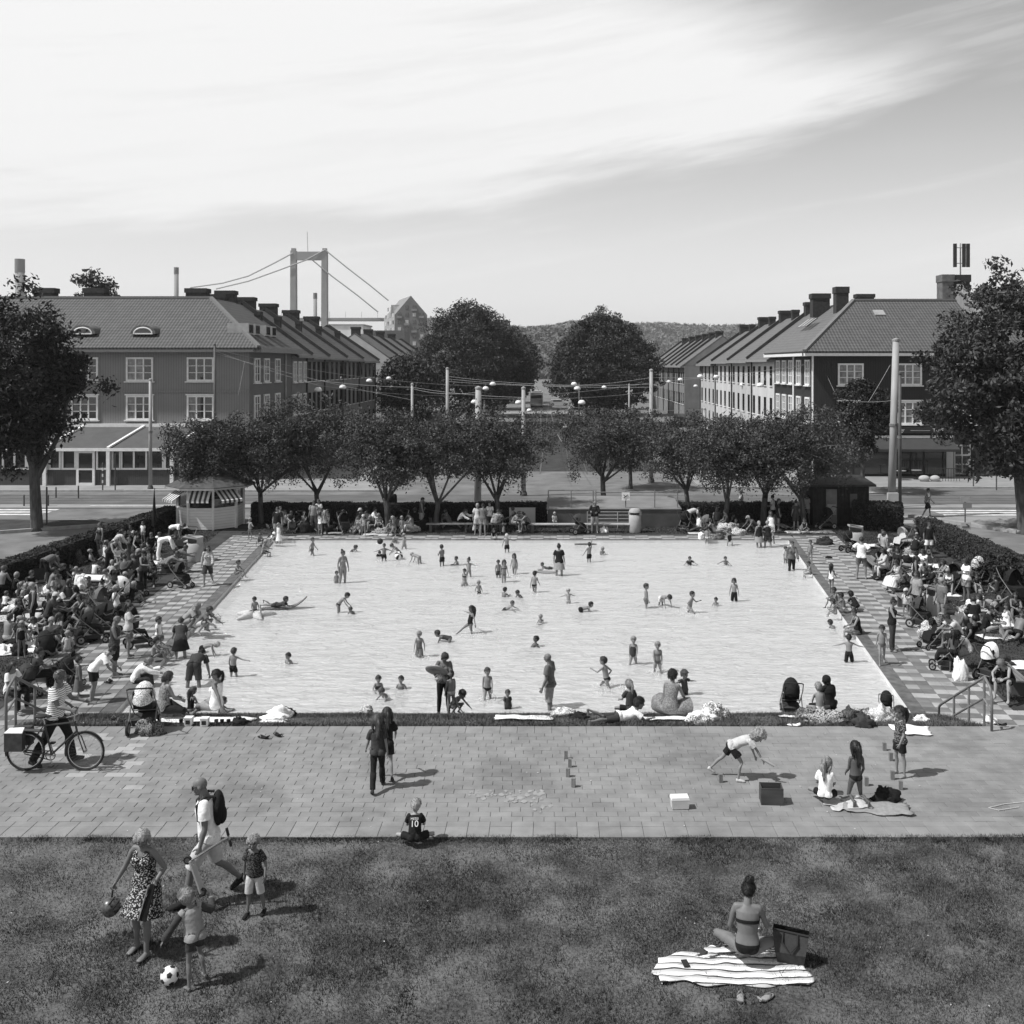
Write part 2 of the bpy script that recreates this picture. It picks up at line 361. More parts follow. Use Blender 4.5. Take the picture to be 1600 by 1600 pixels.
def lay(parent, tiles, mats, h, limit, nm, stuffnm):
    """tiles: (x, y, z, rz, sx, sy, matidx) sorted with the largest in the picture first"""
    cache = {}; VV = []; FF = []; MI = []; n = 0
    for i, (x, y, z, rz, sx, sy, mi) in enumerate(tiles):
        v, f = frustum(nm, sx, sy, h, None)
        if i < limit:
            k = (round(sx, 3), round(sy, 3), mi)
            if k not in cache: cache[k] = mesh_np(nm, v, f, mats[mi])
            o = link(nm, cache[k], parent, (x, y, z), rz)
            o.rotation_euler = (rnd.uniform(-.004, .004), rnd.uniform(-.004, .004), rz)
        else:
            c, s = math.cos(rz), math.sin(rz)
            w_ = np.empty_like(v); w_[:, 0] = x+v[:, 0]*c-v[:, 1]*s; w_[:, 1] = y+v[:, 0]*s+v[:, 1]*c; w_[:, 2] = z+v[:, 2]
            VV.append(w_); FF.append(f+n); MI += [mi]*len(f); n += len(v)
    if VV: link(stuffnm, mesh_np(stuffnm, np.concatenate(VV), np.concatenate(FF), mats, midx=MI), parent, kind='stuff')
tiles = []; d = PN; row = 0; off = 0.0
rows = [0.355]+[0.178]*23
rows.append(PF-PN-sum(rows))
for hgt in rows:
    yc = d+hgt/2; x = -13.5+off
    while x < 12.2:
        bow = 0.0
        pxx, pyy = (x+.178)*F/yc+VX, VY+F*(ZC-ZP)/yc; lt_ = (80 < pxx < 225 and 1148 < pyy < 1236 and rnd.random() < .38) or (1440 < pxx < 1560 and 1270 < pyy < 1300 and rnd.random() < .1)
        tiles.append((x+0.178, yc, ZP+rnd.uniform(-.003, .003), 0, 0.3515, hgt-0.0055, 4 if lt_ else rnd.choices((0, 1, 2, 3), (2, 4, 4, 1))[0])); x += 0.356
    d += hgt; row += 1; off = (off+(0.0 if row == 1 else 0.155+rnd.uniform(-.03, .03))) % 0.356
inview = lambda t: 0 if abs((t[0]*F/t[1]+VX)-800) < 815 else 1
tiles.sort(key=lambda t: (inview(t), t[1]))
lay(path, tiles, slab_mats, 0.05, 300, 'paving_slab', 'paving_field')

# ---- pool deck of chequered slabs
deck = sheet('pool_deck', [[(edgeL(23.4)-4.6, 23.5, -0.04), (edgeL(26.2), 23.5, -0.04), (PL0-0.0, DN, -0.04), (PL1, DF, -0.04), (edgeL(54)-3.3, 53.6, -0.04)],
                           [(PR0, DN, -0.04), (edgeR(26.2), 23.5, -0.04), (edgeR(23.4)+6.5, 23.5, -0.04), (edgeR(54)+3.3, 53.6, -0.04), (PR1, DF, -0.04)],
                           [(PL1, DF, -0.045), (PR1, DF, -0.045), (edgeR(54)+3.3, 53.7, -0.045), (edgeL(54)-3.3, 53.7, -0.045)],
                           [(-11.61, 25.6, -0.05), (9.45, 25.6, -0.05), (9.45, DN, -0.05), (-11.61, DN, -0.05)]], m_dk)
deck_mats = [mat('deck_tile_dark', 0.14, 0.85, scale=2.5, var=0.2, detail=8, cs='World', stain=.4), mat('deck_tile_dark_worn', 0.165, 0.85, scale=1.5, var=0.2, detail=7),
             mat('deck_tile_light', 0.36, 0.85, scale=2.5, var=0.15, detail=8, cs='World', stain=.4), mat('deck_tile_light_worn', 0.27, 0.85, scale=1.5, var=0.15, detail=7),
             mat('coping_slab', 0.12, 0.85, scale=4, var=0.35, detail=8, cs='World', stain=.4)]
T = []; TD = 0.375
for side, ef, wd in ((-1, edgeL, 8), (1, edgeR, 8)):
    ang = math.atan2(ef(DF)-ef(DN), DF-DN); c, s = math.cos(ang), math.sin(ang); L_ = (DF-DN)/c+1.9
    nr = int((L_+2.6)/TD)
    for i in range(nr):
        u = -2.45+i*TD+TD/2
        n_c = wd if u > 3.0 else wd+5
        for j in range(-1, n_c):
            w0 = 0.2 if j < 0 else 0.4+j*0.35+0.175
            if u > L_-0.0: continue
            if j < 0 and u > L_-1.8: continue
            x = ef(DN)+s*u+side*c*w0; y = DN+c*u-side*s*w0
            mi = 4 if j < 0 else (2 if ((j//2)+i) % 2 == 0 else 0)+(1 if rnd.random() < .3 else 0)
            if j >= 0 and rnd.random() < 0.06: mi = 1
            T.append((x, y, rnd.uniform(-.003, .003), -ang, 0.39 if j < 0 else 0.342, TD-0.008, mi))
x = PL1-0.3; k = 0
while x < PR1+0.4:
    for j in range(-1, 3):
        w0 = 0.2 if j < 0 else 0.4+j*TD+TD/2
        mi = 4 if j < 0 else (2 if ((k//2)+j) % 2 == 0 else 0)+(1 if rnd.random() < .3 else 0)
        T.append((x, DF+w0, rnd.uniform(-.003, .003)+0.001, 0, 0.342, 0.39 if j < 0 else TD-0.008, mi))
    x += 0.35; k += 1
x = PL0+0.2
while x < PR0-0.1:
    T.append((x, DN-0.2, 0.0, 0, 0.34, 0.39, 4)); x += 0.35
T.sort(key=lambda t: (inview(t), t[1]+(30 if abs(t[0]) < 11.2 and t[1] < 26.1 and t[0] < 9.3 else 0)))
lay(deck, T, deck_mats, 0.045, 300, 'deck_tile', 'deck_tile_field')

# ---- pool basin and water
zb, zw = -0.45, -0.14
basin = MB()
C4 = [(PL0, DN), (PR0, DN), (PR1, DF), (PL1, DF)]
basin.poly([(a, b, zb) for a, b in C4])
basin.build('pool_floor', m_pool, kind='structure')
wl = MB()
for i in range(4):
    a, b = C4[i], C4[(i+1) % 4]; wl.poly([(b[0], b[1], zb), (a[0], a[1], zb), (a[0], a[1], -0.003), (b[0], b[1], -0.003)])
wl.build('pool_wall', m_poolw, kind='structure')
wm = bpy.data.materials.new('pool_water'); wm.use_nodes = True; t = wm.node_tree; t.nodes.clear()
o_ = N(t, 'ShaderNodeOutputMaterial'); mx = N(t, 'ShaderNodeMixShader'); tr = N(t, 'ShaderNodeBsdfTransparent'); gl = N(t, 'ShaderNodeBsdfGlossy')
tr.inputs[0].default_value = (0.95, 0.95, 0.95, 1); gl.inputs['Roughness'].default_value = 0.06; gl.inputs['Color'].default_value = (0.95, 0.95, 0.95, 1)
c_ = N(t, 'ShaderNodeTexCoord'); mp = N(t, 'ShaderNodeMapping'); mp.inputs['Scale'].default_value = (1.1, 3.2, 1); L(t, c_.outputs['Object'], mp.inputs[0])
na = N(t, 'ShaderNodeTexNoise'); na.inputs['Scale'].default_value = 1.7; na.inputs['Detail'].default_value = 5; na.inputs['Roughness'].default_value = 0.62; na.inputs['Distortion'].default_value = 0.6
L(t, mp.outputs[0], na.inputs['Vector'])
bp = N(t, 'ShaderNodeBump'); bp.inputs['Strength'].default_value = 1.0; bp.inputs['Distance'].default_value = 0.21; L(t, na.outputs['Fac'], bp.inputs['Height'])
fr = N(t, 'ShaderNodeFresnel'); fr.inputs['IOR'].default_value = 1.33; L(t, bp.outputs[0], fr.inputs['Normal']); L(t, bp.outputs[0], gl.inputs['Normal'])
df = N(t, 'ShaderNodeBsdfDiffuse'); df.inputs['Color'].default_value = (0.82, 0.82, 0.82, 1); L(t, bp.outputs[0], df.inputs['Normal']); mb_ = N(t, 'ShaderNodeMixShader'); mb_.inputs[0].default_value = 0.6; L(t, tr.outputs[0], mb_.inputs[1]); L(t, df.outputs[0], mb_.inputs[2])
L(t, fr.outputs[0], mx.inputs[0]); L(t, mb_.outputs[0], mx.inputs[1]); L(t, gl.outputs[0], mx.inputs[2]); L(t, mx.outputs[0], o_.inputs[0])
nx, ny = 220, 260
uu, vv = np.meshgrid(np.linspace(0, 1, nx), np.linspace(0, 1, ny))
yy = DN+(DF-DN)*vv; xx = (PL0+(PL1-PL0)*vv)*(1-uu)+(PR0+(PR1-PR0)*vv)*uu
zz = zw+0.012*(noise2(xx, yy*2.2, 1.6, 21)-.5)+0.02*(noise2(xx*0.8, yy*2.0, 0.7, 22)-.5)
idx = np.arange(nx*ny).reshape(ny, nx)
qf = np.stack([idx[:-1, :-1], idx[:-1, 1:], idx[1:, 1:], idx[1:, :-1]], -1).reshape(-1, 4)
link('water', mesh_np('water', np.stack([xx, yy, zz], -1).reshape(-1, 3), qf, wm, smooth=True), kind='structure')

# ---- steps down from the path at both ends of the bank
m_step = mat('step_concrete', 0.25, 0.9, scale=2, var=0.2)
for x0, x1 in ((9.1, 14.5), (-17.0, -11.35)):
    st = link('steps', None, kind='structure')
    for i in range(11):
        z = ZP-0.15*(i+1)-0.005; d0 = PF+0.06+i*0.265
        if z < -0.02: break
        MB().box(((x0+x1)/2, d0+0.14, z/2-0.1), (x1-x0, 0.28, z+0.2)).build('step', m_step, st)

# ---- grass
def blades(n, xr, dfun, zfun, hmin, hmax, wid, name, m, keep=None, seed=1):
    g = np.random.default_rng(seed); x = g.uniform(xr[0], xr[1], n); y = dfun(g, x, n)
    if keep is not None:
        k = keep(x, y) > g.random(n); x, y = x[k], y[k]
    n = len(x); a = g.uniform(0, 2*np.pi, n); h = g.uniform(hmin, hmax, n)*(0.55+0.9*noise2(x, y, 0.9, seed+3)); lean = g.uniform(0.1, 0.9, n); la = g.uniform(0, 2*np.pi, n)
    z = zfun(x, y); V = np.empty((n, 3, 3), np.float32)
    dx, dy = np.cos(a)*wid/2, np.sin(a)*wid/2
    V[:, 0] = np.stack([x-dx, y-dy, z], -1); V[:, 1] = np.stack([x+dx, y+dy, z], -1)
    V[:, 2] = np.stack([x+np.cos(la)*lean*h, y+np.sin(la)*lean*h, z+h], -1)
    link(name, mesh_np(name, V.reshape(-1, 3), np.arange(3*n).reshape(-1, 3), m), kind='stuff', label='short trampled summer grass with dry patches', category='grass')
def lawn_keep(x, y):
    k = noise2(x, y, 0.5, 9)*0.4+noise2(x, y, 1.7, 10)*0.35+noise2(x, y, 5.0, 11)*0.25
    return np.clip((k-0.28)*3.2, 0.2, 1.0)
blades(430000, (-9.8, 8.4), lambda g, x, n: g.uniform(10.6, PN-0.01, n), lambda x, y: np.full(len(x), ZP-0.035), 0.022, 0.055, 0.011, 'lawn_grass', m_grass, lawn_keep, 31)
bz = lambda x, y: np.array([bank_z(v) for v in y])-0.03
blades(90000, (-11.2, 8.98), lambda g, x, n: g.uniform(PF+0.03, 25.7, n), bz, 0.03, 0.085, 0.014, 'bank_grass', m_grassb, None, 41)
def side_d(g, x, n): return g.uniform(27, 57, n)
blades(70000, (-22.6, -14.6), side_d, lambda x, y: np.full(len(x), 0.008), 0.03, 0.07, 0.03, 'side_lawn_grass', m_grass2, lambda x, y: (x < edgeL(y)-3.25).astype(float), 51)
blades(70000, (12.3, 18.3), side_d, lambda x, y: np.full(len(x), 0.008), 0.03, 0.07, 0.03, 'side_lawn_grass', m_grass2, lambda x, y: (x > edgeR(y)+2.85).astype(float), 52)
blades(25000, (-17, 15), lambda g, x, n: g.uniform(53.9, 57.5, n), lambda x, y: np.full(len(x), 0.006), 0.03, 0.07, 0.04, 'side_lawn_grass', m_grass2, None, 53)

blades(26000, (-9.8, 8.4), lambda g, x, n: PN+0.05-np.abs(g.normal(size=n))*0.10, lambda x, y: np.full(len(x), ZP-0.035), 0.025, 0.065, 0.012, 'lawn_edge_grass', m_grass, lambda x, y: np.clip((noise2(x, y*0, 2.2, 12)-.25)*2.5, .1, 1), 61)
blades(16000, (-9.8, 8.4), lambda g, x, n: g.uniform(10.6, PN-.1, n), lambda x, y: np.full(len(x), ZP-0.035), 0.05, 0.10, 0.012, 'lawn_tufts', m_grass, lambda x, y: (noise2(x, y, 3.1, 14) > .72).astype(float), 62)
blades(9000, (-11.2, 8.98), lambda g, x, n: PF+.02+np.abs(g.normal(size=n))*.12, lambda x, y: np.full(len(x), ZP-0.03), 0.03, 0.08, 0.014, 'bank_edge_grass', m_grassb, None, 63)
# ------------------------------------------------------------------ buildings
m_white = mat('white_paint', 0.72, 0.6, scale=4, var=0.08)
m_glass = mat('window_glass', 0.02, 0.06, var=0, spec=0.9)
m_curtain = mat('curtained_glass', 0.22, 0.12, scale=3, v2=0.035, spec=0.9)
m_chim = mat('chimney_brick', 0.035, 0.9, scale=5, var=0.3)
m_chim2 = mat('chimney_render', 0.12, 0.9, scale=3, var=0.3)
m_black = mat('black_sheet', 0.03, 0.6, scale=3, var=0.3)
m_zinc = mat('zinc_sheet', 0.33, 0.5, scale=2, var=0.2, metal=0.2)
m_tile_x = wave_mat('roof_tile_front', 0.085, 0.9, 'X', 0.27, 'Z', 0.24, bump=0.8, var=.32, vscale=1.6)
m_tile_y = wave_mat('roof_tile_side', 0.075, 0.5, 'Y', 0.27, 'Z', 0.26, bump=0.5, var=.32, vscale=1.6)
m_tile_yl = wave_mat('roof_tile_side_sun_tone', 0.12, 0.4, 'Y', 0.27, 'Z', 0.26, bump=0.4, var=.3, vscale=1.6)  # lighter copy of the side tile, sunlight put into the colour
m_board_x = wave_mat('board_wall_grey', 0.165, 0.5, 'X', 0.2, prof='GAP', bump=0.3)
m_board_y = wave_mat('board_wall_grey_side', 0.14, 0.5, 'Y', 0.2, prof='GAP', bump=0.3)
m_dboard_x = wave_mat('board_wall_dark', 0.022, 0.5, 'X', 0.2, prof='GAP', bump=0.3)
m_dboard_y = wave_mat('board_wall_dark_side', 0.022, 0.5, 'Y', 0.2, prof='GAP', bump=0.3)
WIN = {}
def window_data(w_, h, cols, rows, fr=0.14, cas=True):
    """white casing, mullions and glazing bars, on a wall facing -Y, centred on (0,0,0)"""
    k = (round(w_, 2), round(h, 2), cols, rows, fr)
    if k not in WIN:
        f = MB(); t = 0.10
        f.box((0, -t/2, h/2-fr/2), (w_, t, fr)).box((0, -t/2, -h/2+fr/2), (w_, t, fr))
        for s in (-1, 1): f.box((s*(w_/2-fr/2), -t/2, 0), (fr, t, h-2*fr))
        iw, ih = w_-2*fr, h-2*fr
        for c in range(1, cols): f.box((-iw/2+iw*c/cols, -0.04, 0), (0.11, 0.075, ih))
        for r in range(1, rows): f.box((0, -0.035, -ih/2+ih*r/rows), (iw, 0.05, 0.045))
        p = []
        for c in range(cols):
            q = MB(); q.box((-iw/2+iw*(c+.5)/cols, -0.013, 0), (iw/cols-0.01, 0.02, ih-0.004)); p.append(q.data('pane', m_glass))
        s_ = MB().box((0, -0.10, -h/2-0.05), (w_+0.24, 0.2, 0.08)).data('sill', m_white)
        hd = MB().box((0, -0.07, h/2+0.06), (w_+0.16, 0.14, 0.10)).data('head_casing', m_white)
        WIN[k] = (f.data('window', m_white), p, s_, hd)
    return WIN[k]
def window(parent, pos, rz, w_, h, cols, rows, fr=0.14, head=False, curtain=None, name='window'):
    f, p, s_, hd = window_data(w_, h, cols, rows, fr)
    o = link(name, f, parent, pos, rz)
    for d in p:
        q = link('pane', d, o)
        if curtain and rnd.random() < curtain:
            q.data = d.copy(); q.data.materials[0] = m_curtain
    link('sill', s_, o)
    if head: link('head_casing', hd, o)
    return o

# ---- grey wooden corner house with veranda (west)
ho = Vector((-24.1, 78.6, 0))
hw = thing('wooden_house', 'grey board house on the corner with tiled hip roof, eyebrow dormers and glazed veranda', 'house', ho)
x0, x1, y0, y1 = -29, 0, 0, 12.6; ez = 10.25
MB().box(((x0+x1)/2, (y0+y1)/2, ez/2), (x1-x0, y1-y0, ez)).build('wall', m_board_x, hw)
MB().box((x0/2, -0.045, 7.08), (x1-x0-0.1, 0.09, 0.16)).build('storey_band', m_board_x, hw)
MB().box((x0/2-0.1, -0.5, ez+0.12), (x1-x0+1.4, 1.0, 0.35)).box((0.55, 6.2, ez+0.121), (1.1, 13.4, 0.35)).build('eaves', mat('eaves_paint', 0.24, 0.7), hw)
rz_, rd = 14.9, 6.2
E = lambda x, y: (x, y, ez+0.3)
MB().slab([E(x0-0.6, -1.1), E(1.1, -1.1), (-5.2, rd, rz_), (x0-0.6, rd, rz_)], 0.18).build('roof', m_tile_x, hw)
MB().slab([E(1.1, -1.1), E(1.1, y1+0.1), (-5.2, y1+0.1, rz_), (-5.2, rd, rz_)], 0.18).build('roof', m_tile_y, hw)
MB().slab([E(x0-0.6, y1+1), (x0-0.6, rd, rz_), (-5.2, rd, rz_), (-5.2, y1+0.1, rz_), E(-1, y1+1)], 0.18).build('roof', m_tile_x, hw)
MB().beam((x0, rd, rz_+0.06), (-5.2, rd, rz_+0.06), 0.3, 0.2).beam((-5.2, rd, rz_+0.06), (1.05, -1.05, ez+0.38), 0.3, 0.2).build('ridge_tile', mat('ridge_tile', 0.16, 0.8, scale=6), hw)
for xw in (-12.6, -8.35):
    pw = W(xw*F/78.0+VX, 0, 78)
for px in (132.5, 218.5, 313.5):
    xl = (px-VX)*78.6/F-ho.x
    window(hw, (xl, 0, ZC-(577-VY)*78.6/F), 0, 2.15, 1.9, 3, 3, curtain=0.15)
    window(hw, (xl, 0, ZC-(637-VY)*78.6/F), 0, 2.15, 1.95, 3, 3, head=True, curtain=0.35)
for px in (40, -40):
    xl = (px-VX)*78.6/F-ho.x
    for py in (577, 637): window(hw, (xl, 0, ZC-(py-VY)*78.6/F), 0, 2.15, 1.9, 3, 3)
for yy_ in (1.9, 4.6, 7.9):
    for z in (8.75, 5.75): window(hw, (0, yy_, z), R(90), 1.5, 2.0, 2, 3, curtain=0.7)
MB().tube([(0.12, 10.2, ez), (0.12, 10.2, 0.2)], 0.07, 8).build('downpipe', m_zinc, hw)
# eyebrow dormers on the front slope
for px in (133, 227):
    pd = 79.3; p = W(px, 522, pd)-ho; dm = link('dormer', None, hw, p)
    ar = [(1.0*math.cos(a), 0.72*math.sin(a)) for a in [math.pi*i/10 for i in range(11)]]
    f = MB()
    for (a, b), (c, e) in zip(ar[:-1], ar[1:]):
        f.poly([(c, -0.45, e), (a, -0.45, b), (a*1.1, 1.6, b+0.1), (c*1.1, 1.6, e+0.1)])
        f.poly([(a, -0.45, b), (c, -0.45, e), (c*.78, -0.45, e*.74), (a*.78, -0.45, b*.74)])
    f.build('dormer_hood', m_tile_x if False else m_chim2, dm)
    MB().poly([(a*.78, -0.40, b*.74) for a, b in ar]).build('dormer_glass', m_glass, dm)
    g = MB(); pts = [(a*.74, -0.44, b*.70) for a, b in ar]
    g.tube(pts, 0.06, 6).beam((-0.78, -0.44, 0.02), (0.78, -0.44, 0.02), 0.08, 0.1); g.build('dormer_frame', m_white, dm)
# chimneys
def chimney(parent, p, sx, sy, h, m=None):
    c = MB().box((0, 0, h/2), (sx, sy, h)).box((0, 0, h*0.9), (sx*1.12, sy*1.12, h*0.22)).build('chimney', m or m_chim, parent, p)
    return c
for px in (72, 150):
    p = W(px, 462, 85.2)-ho; chimney(hw, (p.x, p.y, rz_-1.1), 1.7, 0.9, 1.95)
# veranda
va = link('veranda', None, hw, (0, 0, 0))
vx0, vx1, vd = -29, -3.6, -3.2
MB().box(((vx0+vx1)/2, vd/2, 0.62), (vx1-vx0, -vd, 1.25)).build('veranda_base', wave_mat('veranda_boards', 0.05, 0.5, 'X', 0.16, prof='GAP'), va)
MB().box(((vx0+vx1)/2, vd+0.14, 2.0), (vx1-vx0-.1, 0.1, 1.5)).build('veranda_glass', m_glass, va)
MB().slab([(vx0, vd-0.35, 2.85), (vx1, vd-0.35, 2.85), (vx1, -0.06, 4.35), (vx0, -0.06, 4.35)], 0.08).build('veranda_roof', mat('awning_grey', 0.085, 0.8, scale=1.5), va)
MB().box(((vx0+vx1)/2, vd-0.36, 2.78), (vx1-vx0+0.1, 0.1, 0.22)).box(((vx0+vx1)/2, -0.12, 4.42), (vx1-vx0+0.1, 0.2, 0.26)).build('beam', m_white, va)
xpos = lambda px, d=75.4: (px-VX)*d/F-ho.x
for px in (172, 271, 73):
    x = xpos(px)
    MB().box((x, vd-0.3, 1.42), (0.26, 0.2, 2.75)).build('post', m_white, va)
    MB().beam((x, vd-0.36, 2.93), (x+1.35, -0.12, 4.38), 0.24, 0.12).build('rafter', m_white, va)
fr_l = []
for a, b in ((5, 41), (44, 76), (78, 94), (98, 118), (152, 168), (176, 188), (190, 229), (235, 255), (258, 281), (283, 306), (309, 330)):
    xa, xb = xpos(a), xpos(b); f = MB()
    for x in ((xa, xb) if b-a < 34 else (xa, (xa+xb)/2, xb)): f.box((x, vd-0.02, 1.98), (0.13, 0.1, 1.42))
    f.box(((xa+xb)/2, vd-0.021, 1.30), (xb-xa+.13, 0.12, 0.14)).box(((xa+xb)/2, vd-0.021, 2.68), (xb-xa+.13, 0.12, 0.1))
    f.build('window_frame', m_white, va)
dr = link('door', None, va, (xpos(134.5), vd-0.06, 0.0)); wd_, hd_ = 1.4, 2.7
f = MB()
for s in (-1, 1): f.box((s*(wd_/2-0.09), 0, hd_/2), (0.18, 0.12, hd_))
f.box((0, 0, hd_-0.1), (wd_-.36, 0.11, 0.2)).box((0, 0, 0.12), (wd_-.36, 0.11, 0.24)).box((0, 0, 1.28), (wd_-.36, 0.11, 0.14)).build('door_frame', m_white, dr)
MB().box((0, 0.02, 0.72), (wd_-.36, 0.03, 0.98)).build('pane', m_glass, dr); MB().box((0, 0.02, 1.92), (wd_-.36, 0.03, 1.14)).build('pane', m_glass, dr)

# ---- rows of terraced town houses along the avenue
def row_house(name, label, side, xw, d0, d1, ez, wallm, roofm, nwin, winm, storeys, ridge=4.9, deep=6.3, base=0.0, chim=None, group=None, endcap=None, frame=True, parapet=True):
    """side -1: west row, street wall faces +X; side +1: east row, street wall faces -X"""
    t = thing(name, label, 'house', (xw, d0, base), 0, group); s = side; L_ = d1-d0; D = deep*2
    MB().box((s*D/2, L_/2, (ez-base)/2), (D, L_-0.02, ez-base)).build('wall', wallm, t)
    e0 = ez-base+0.15
    A = [(-s*0.7, 0, e0-0.25), (-s*0.7, L_, e0-0.25), (s*deep, L_, e0+ridge), (s*deep, 0, e0+ridge)]
    MB().slab(A if s < 0 else A[::-1], 0.2).build('roof', roofm, t)
    B = [(s*(D+.7), 0, e0-0.25), (s*deep, 0, e0+ridge), (s*deep, L_, e0+ridge), (s*(D+.7), L_, e0-0.25)]
    MB().slab(B if s < 0 else B[::-1], 0.2).build('roof', roofm, t)
    MB().poly([(0, 0.011, e0-.1), (s*D, 0.011, e0-.1), (s*deep, 0.011, e0+ridge-.12)]).build('gable', wallm, t)
    MB().box((-s*0.35, L_/2, e0-0.3), (0.7, L_-0.04, 0.22)).build('eaves', mat('eaves_paint', 0.24, 0.7), t)
    if parapet:
        MB().beam((-s*0.55, L_-0.15, e0-0.05), (s*deep, L_-0.15, e0+ridge+0.22), 0.32, 0.42).beam((s*deep, L_-0.15, e0+ridge+0.22), (s*(D+.5), L_-0.15, e0-0.05), 0.32, 0.42).build('parapet', m_black, t)
    MB().tube([(-s*0.1, L_-0.4, ez-base), (-s*0.1, L_-0.4, 0.2)], 0.08, 6).build('downpipe', m_black, t)
    for i in range(nwin):
        y = L_*(i+.5)/nwin
        for z in storeys:
            o = window(t, (0, y, z-base), R(90) if s < 0 else R(-90), 1.15, 1.95, 2, 3, curtain=0.3) if frame else None
            if o is None:
                f = MB().box((0, -0.015, 0), (1.0, 0.05, 1.9)).data('window', winm)
                o = link('window', f, t, (0, y, z-base), R(90) if s < 0 else R(-90))
                MB().box((0, -0.05, -1.0), (1.3, 0.14, 0.08)).build('sill', m_white, o)
    for (fy, fx, sx, sy, hh) in (chim or [(0.9, 1.0, 1.7, 1.1, 1.5)]):
        chimney(t, (s*deep*fx, L_*fy, e0+ridge*fx-0.6), sx, sy, hh+0.6)
    if endcap: endcap(t)
    return t
g_row = 'terraced houses along the avenue'
segs = [83.6+7.6*0+x for x in (0,)]
plaster_d = mat('plaster_grey', 0.16, 0.9, scale=0.8, var=0.15); plaster_d2 = mat('plaster_grey_light', 0.20, 0.9, scale=0.8, var=0.15)
plaster_l = mat('plaster_pale', 0.52, 0.9, scale=0.7, var=0.1); plaster_l2 = mat('plaster_cream', 0.44, 0.9, scale=0.7, var=0.1)
XWL = -24.1
wl_data = [(91.3, 97.0, 10.1, plaster_d, 3, True, 'grey plaster town house joined to the corner house with the veranda'),
           (97.0, 104.5, 10.0, plaster_d2, 4, False, 'grey town house second along from the veranda house, steep tiled roof'),
           (104.5, 113.5, 9.95, plaster_d, 4, False, 'grey town house third along from the veranda house, broad dark chimney'),
           (113.5, 123.0, 9.85, plaster_d2, 4, False, 'grey town house fourth along from the veranda house'),
           (123.0, 134.0, 9.7, plaster_d, 4, False, 'grey end town house of the terrace beside the veranda house')]
for i, (a, b, ez_, wm_, nw, fr_, lb) in enumerate(wl_data):
    row_house('town_house', lb, -1, XWL, a, b, ez_, wm_, m_tile_y, nw, m_glass, (8.55, 5.5, 2.4), ridge=4.8-0.1*i, frame=fr_, group=g_row, chim=[(0.15, 1.0, 1.7, 1.0, 1.0), (0.5, 0.62, 0.6, 0.6, 1.0)])
# metal dormer cheeks on the corner house's side slope
for y in (1.6, 3.4, 6.4, 8.2):
    dm = link('dormer', None, hw, (-1.3, y, ez+1.6))
    MB().box((0.1, 0, 0.25), (1.7, 1.3, 0.9)).build('dormer_cheek', m_zinc, dm); MB().box((0.96, 0, 0.25), (0.03, 1.0, 0.65)).build('pane', m_glass, dm)
for y, hh in ((7.0, 1.75), (12.0, 1.6)):
    chimney(hw, (-6.6, y, rz_-0.9), 1.7, 1.1, hh)
# next terrace beyond the side street
def plain_end(t):
    MB().box((-6.3, -0.05, 4.6), (11.6, 0.06, 8.8)).build('end_wall', plaster_l2, t)
nx_l = [(150, 160), (160, 171), (171, 183), (183, 196)]
for i, (a, b) in enumerate(nx_l):
    row_house('town_house', ['pale gabled end house of the far west terrace by the big round tree', 'far west terrace house second from its pale end wall', 'far west terrace house third from its pale end wall', 'far west terrace house furthest from its pale end wall'][i],
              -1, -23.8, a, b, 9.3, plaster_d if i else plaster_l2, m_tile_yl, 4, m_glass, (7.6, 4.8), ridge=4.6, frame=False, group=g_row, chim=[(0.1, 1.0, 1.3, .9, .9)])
# ---- dark wooden corner house with shop (east)
eo = Vector((21.4, 81.4, 0))
he = thing('wooden_house', 'black board corner house with white windows, tiled hip roof and shop awning', 'house', eo)
ex = 14.2; ez = 10.0
MB().box((ex/2, 7.3, ez/2), (ex, 14.6, ez)).build('wall', m_dboard_x, he)
MB().box((-0.012, 7.3, ez/2), (0.02, 14.6, ez)).build('wall', m_dboard_y, he)
MB().box((ex/2-.5, -0.45, ez+0.1), (ex+1, 0.9, 0.36)).box((-0.5, 7.3, ez+0.101), (1.0, 15.4, 0.36)).build('eaves', m_white, he)
rz_, rd = 14.9, 6.6
MB().slab([E(-1.1, -1.0), E(ex+.2, -1.0), (ex+.2, rd, rz_), (5.2, rd, rz_)], 0.18).build('roof', m_tile_x, he)
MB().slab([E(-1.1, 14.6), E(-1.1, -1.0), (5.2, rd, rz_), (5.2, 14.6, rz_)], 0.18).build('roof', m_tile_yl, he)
MB().slab([E(ex, 14.6), E(-1, 14.6), (5.2, 14.5, rz_), (5.2, rd, rz_), (ex+.2, rd, rz_)], 0.18).build('roof', m_tile_x, he)
MB().beam((ex, rd, rz_+0.05), (5.2, rd, rz_+0.05), 0.3, 0.2).beam((5.2, rd, rz_+0.05), (-1.05, -0.95, ez+0.36), 0.3, 0.2).build('ridge_tile', mat('ridge_tile', 0.16, 0.8, scale=6), he)
MB().box((9.0-2.2, 4.6, 13.6), (0.9, 0.9, 0.35), rx=R(30)).build('roof_hatch', m_zinc, he)
for px in (1329, 1420, 1511):
    xl = (px-VX)*81.4/F-eo.x
    window(he, (xl, 0, ZC-(585-VY)*81.4/F), 0, 2.1, 1.8, 3, 3, curtain=0.6); window(he, (xl, 0, ZC-(645-VY)*81.4/F), 0, 2.1, 1.9, 3, 3, head=True, curtain=0.7)
for yy_ in (2.0, 5.0, 7.9, 10.4, 12.9):
    for z in (8.55, 5.4): window(he, (-0.02, yy_, z), R(-90), 1.5, 2.15, 2, 3, curtain=0.8)
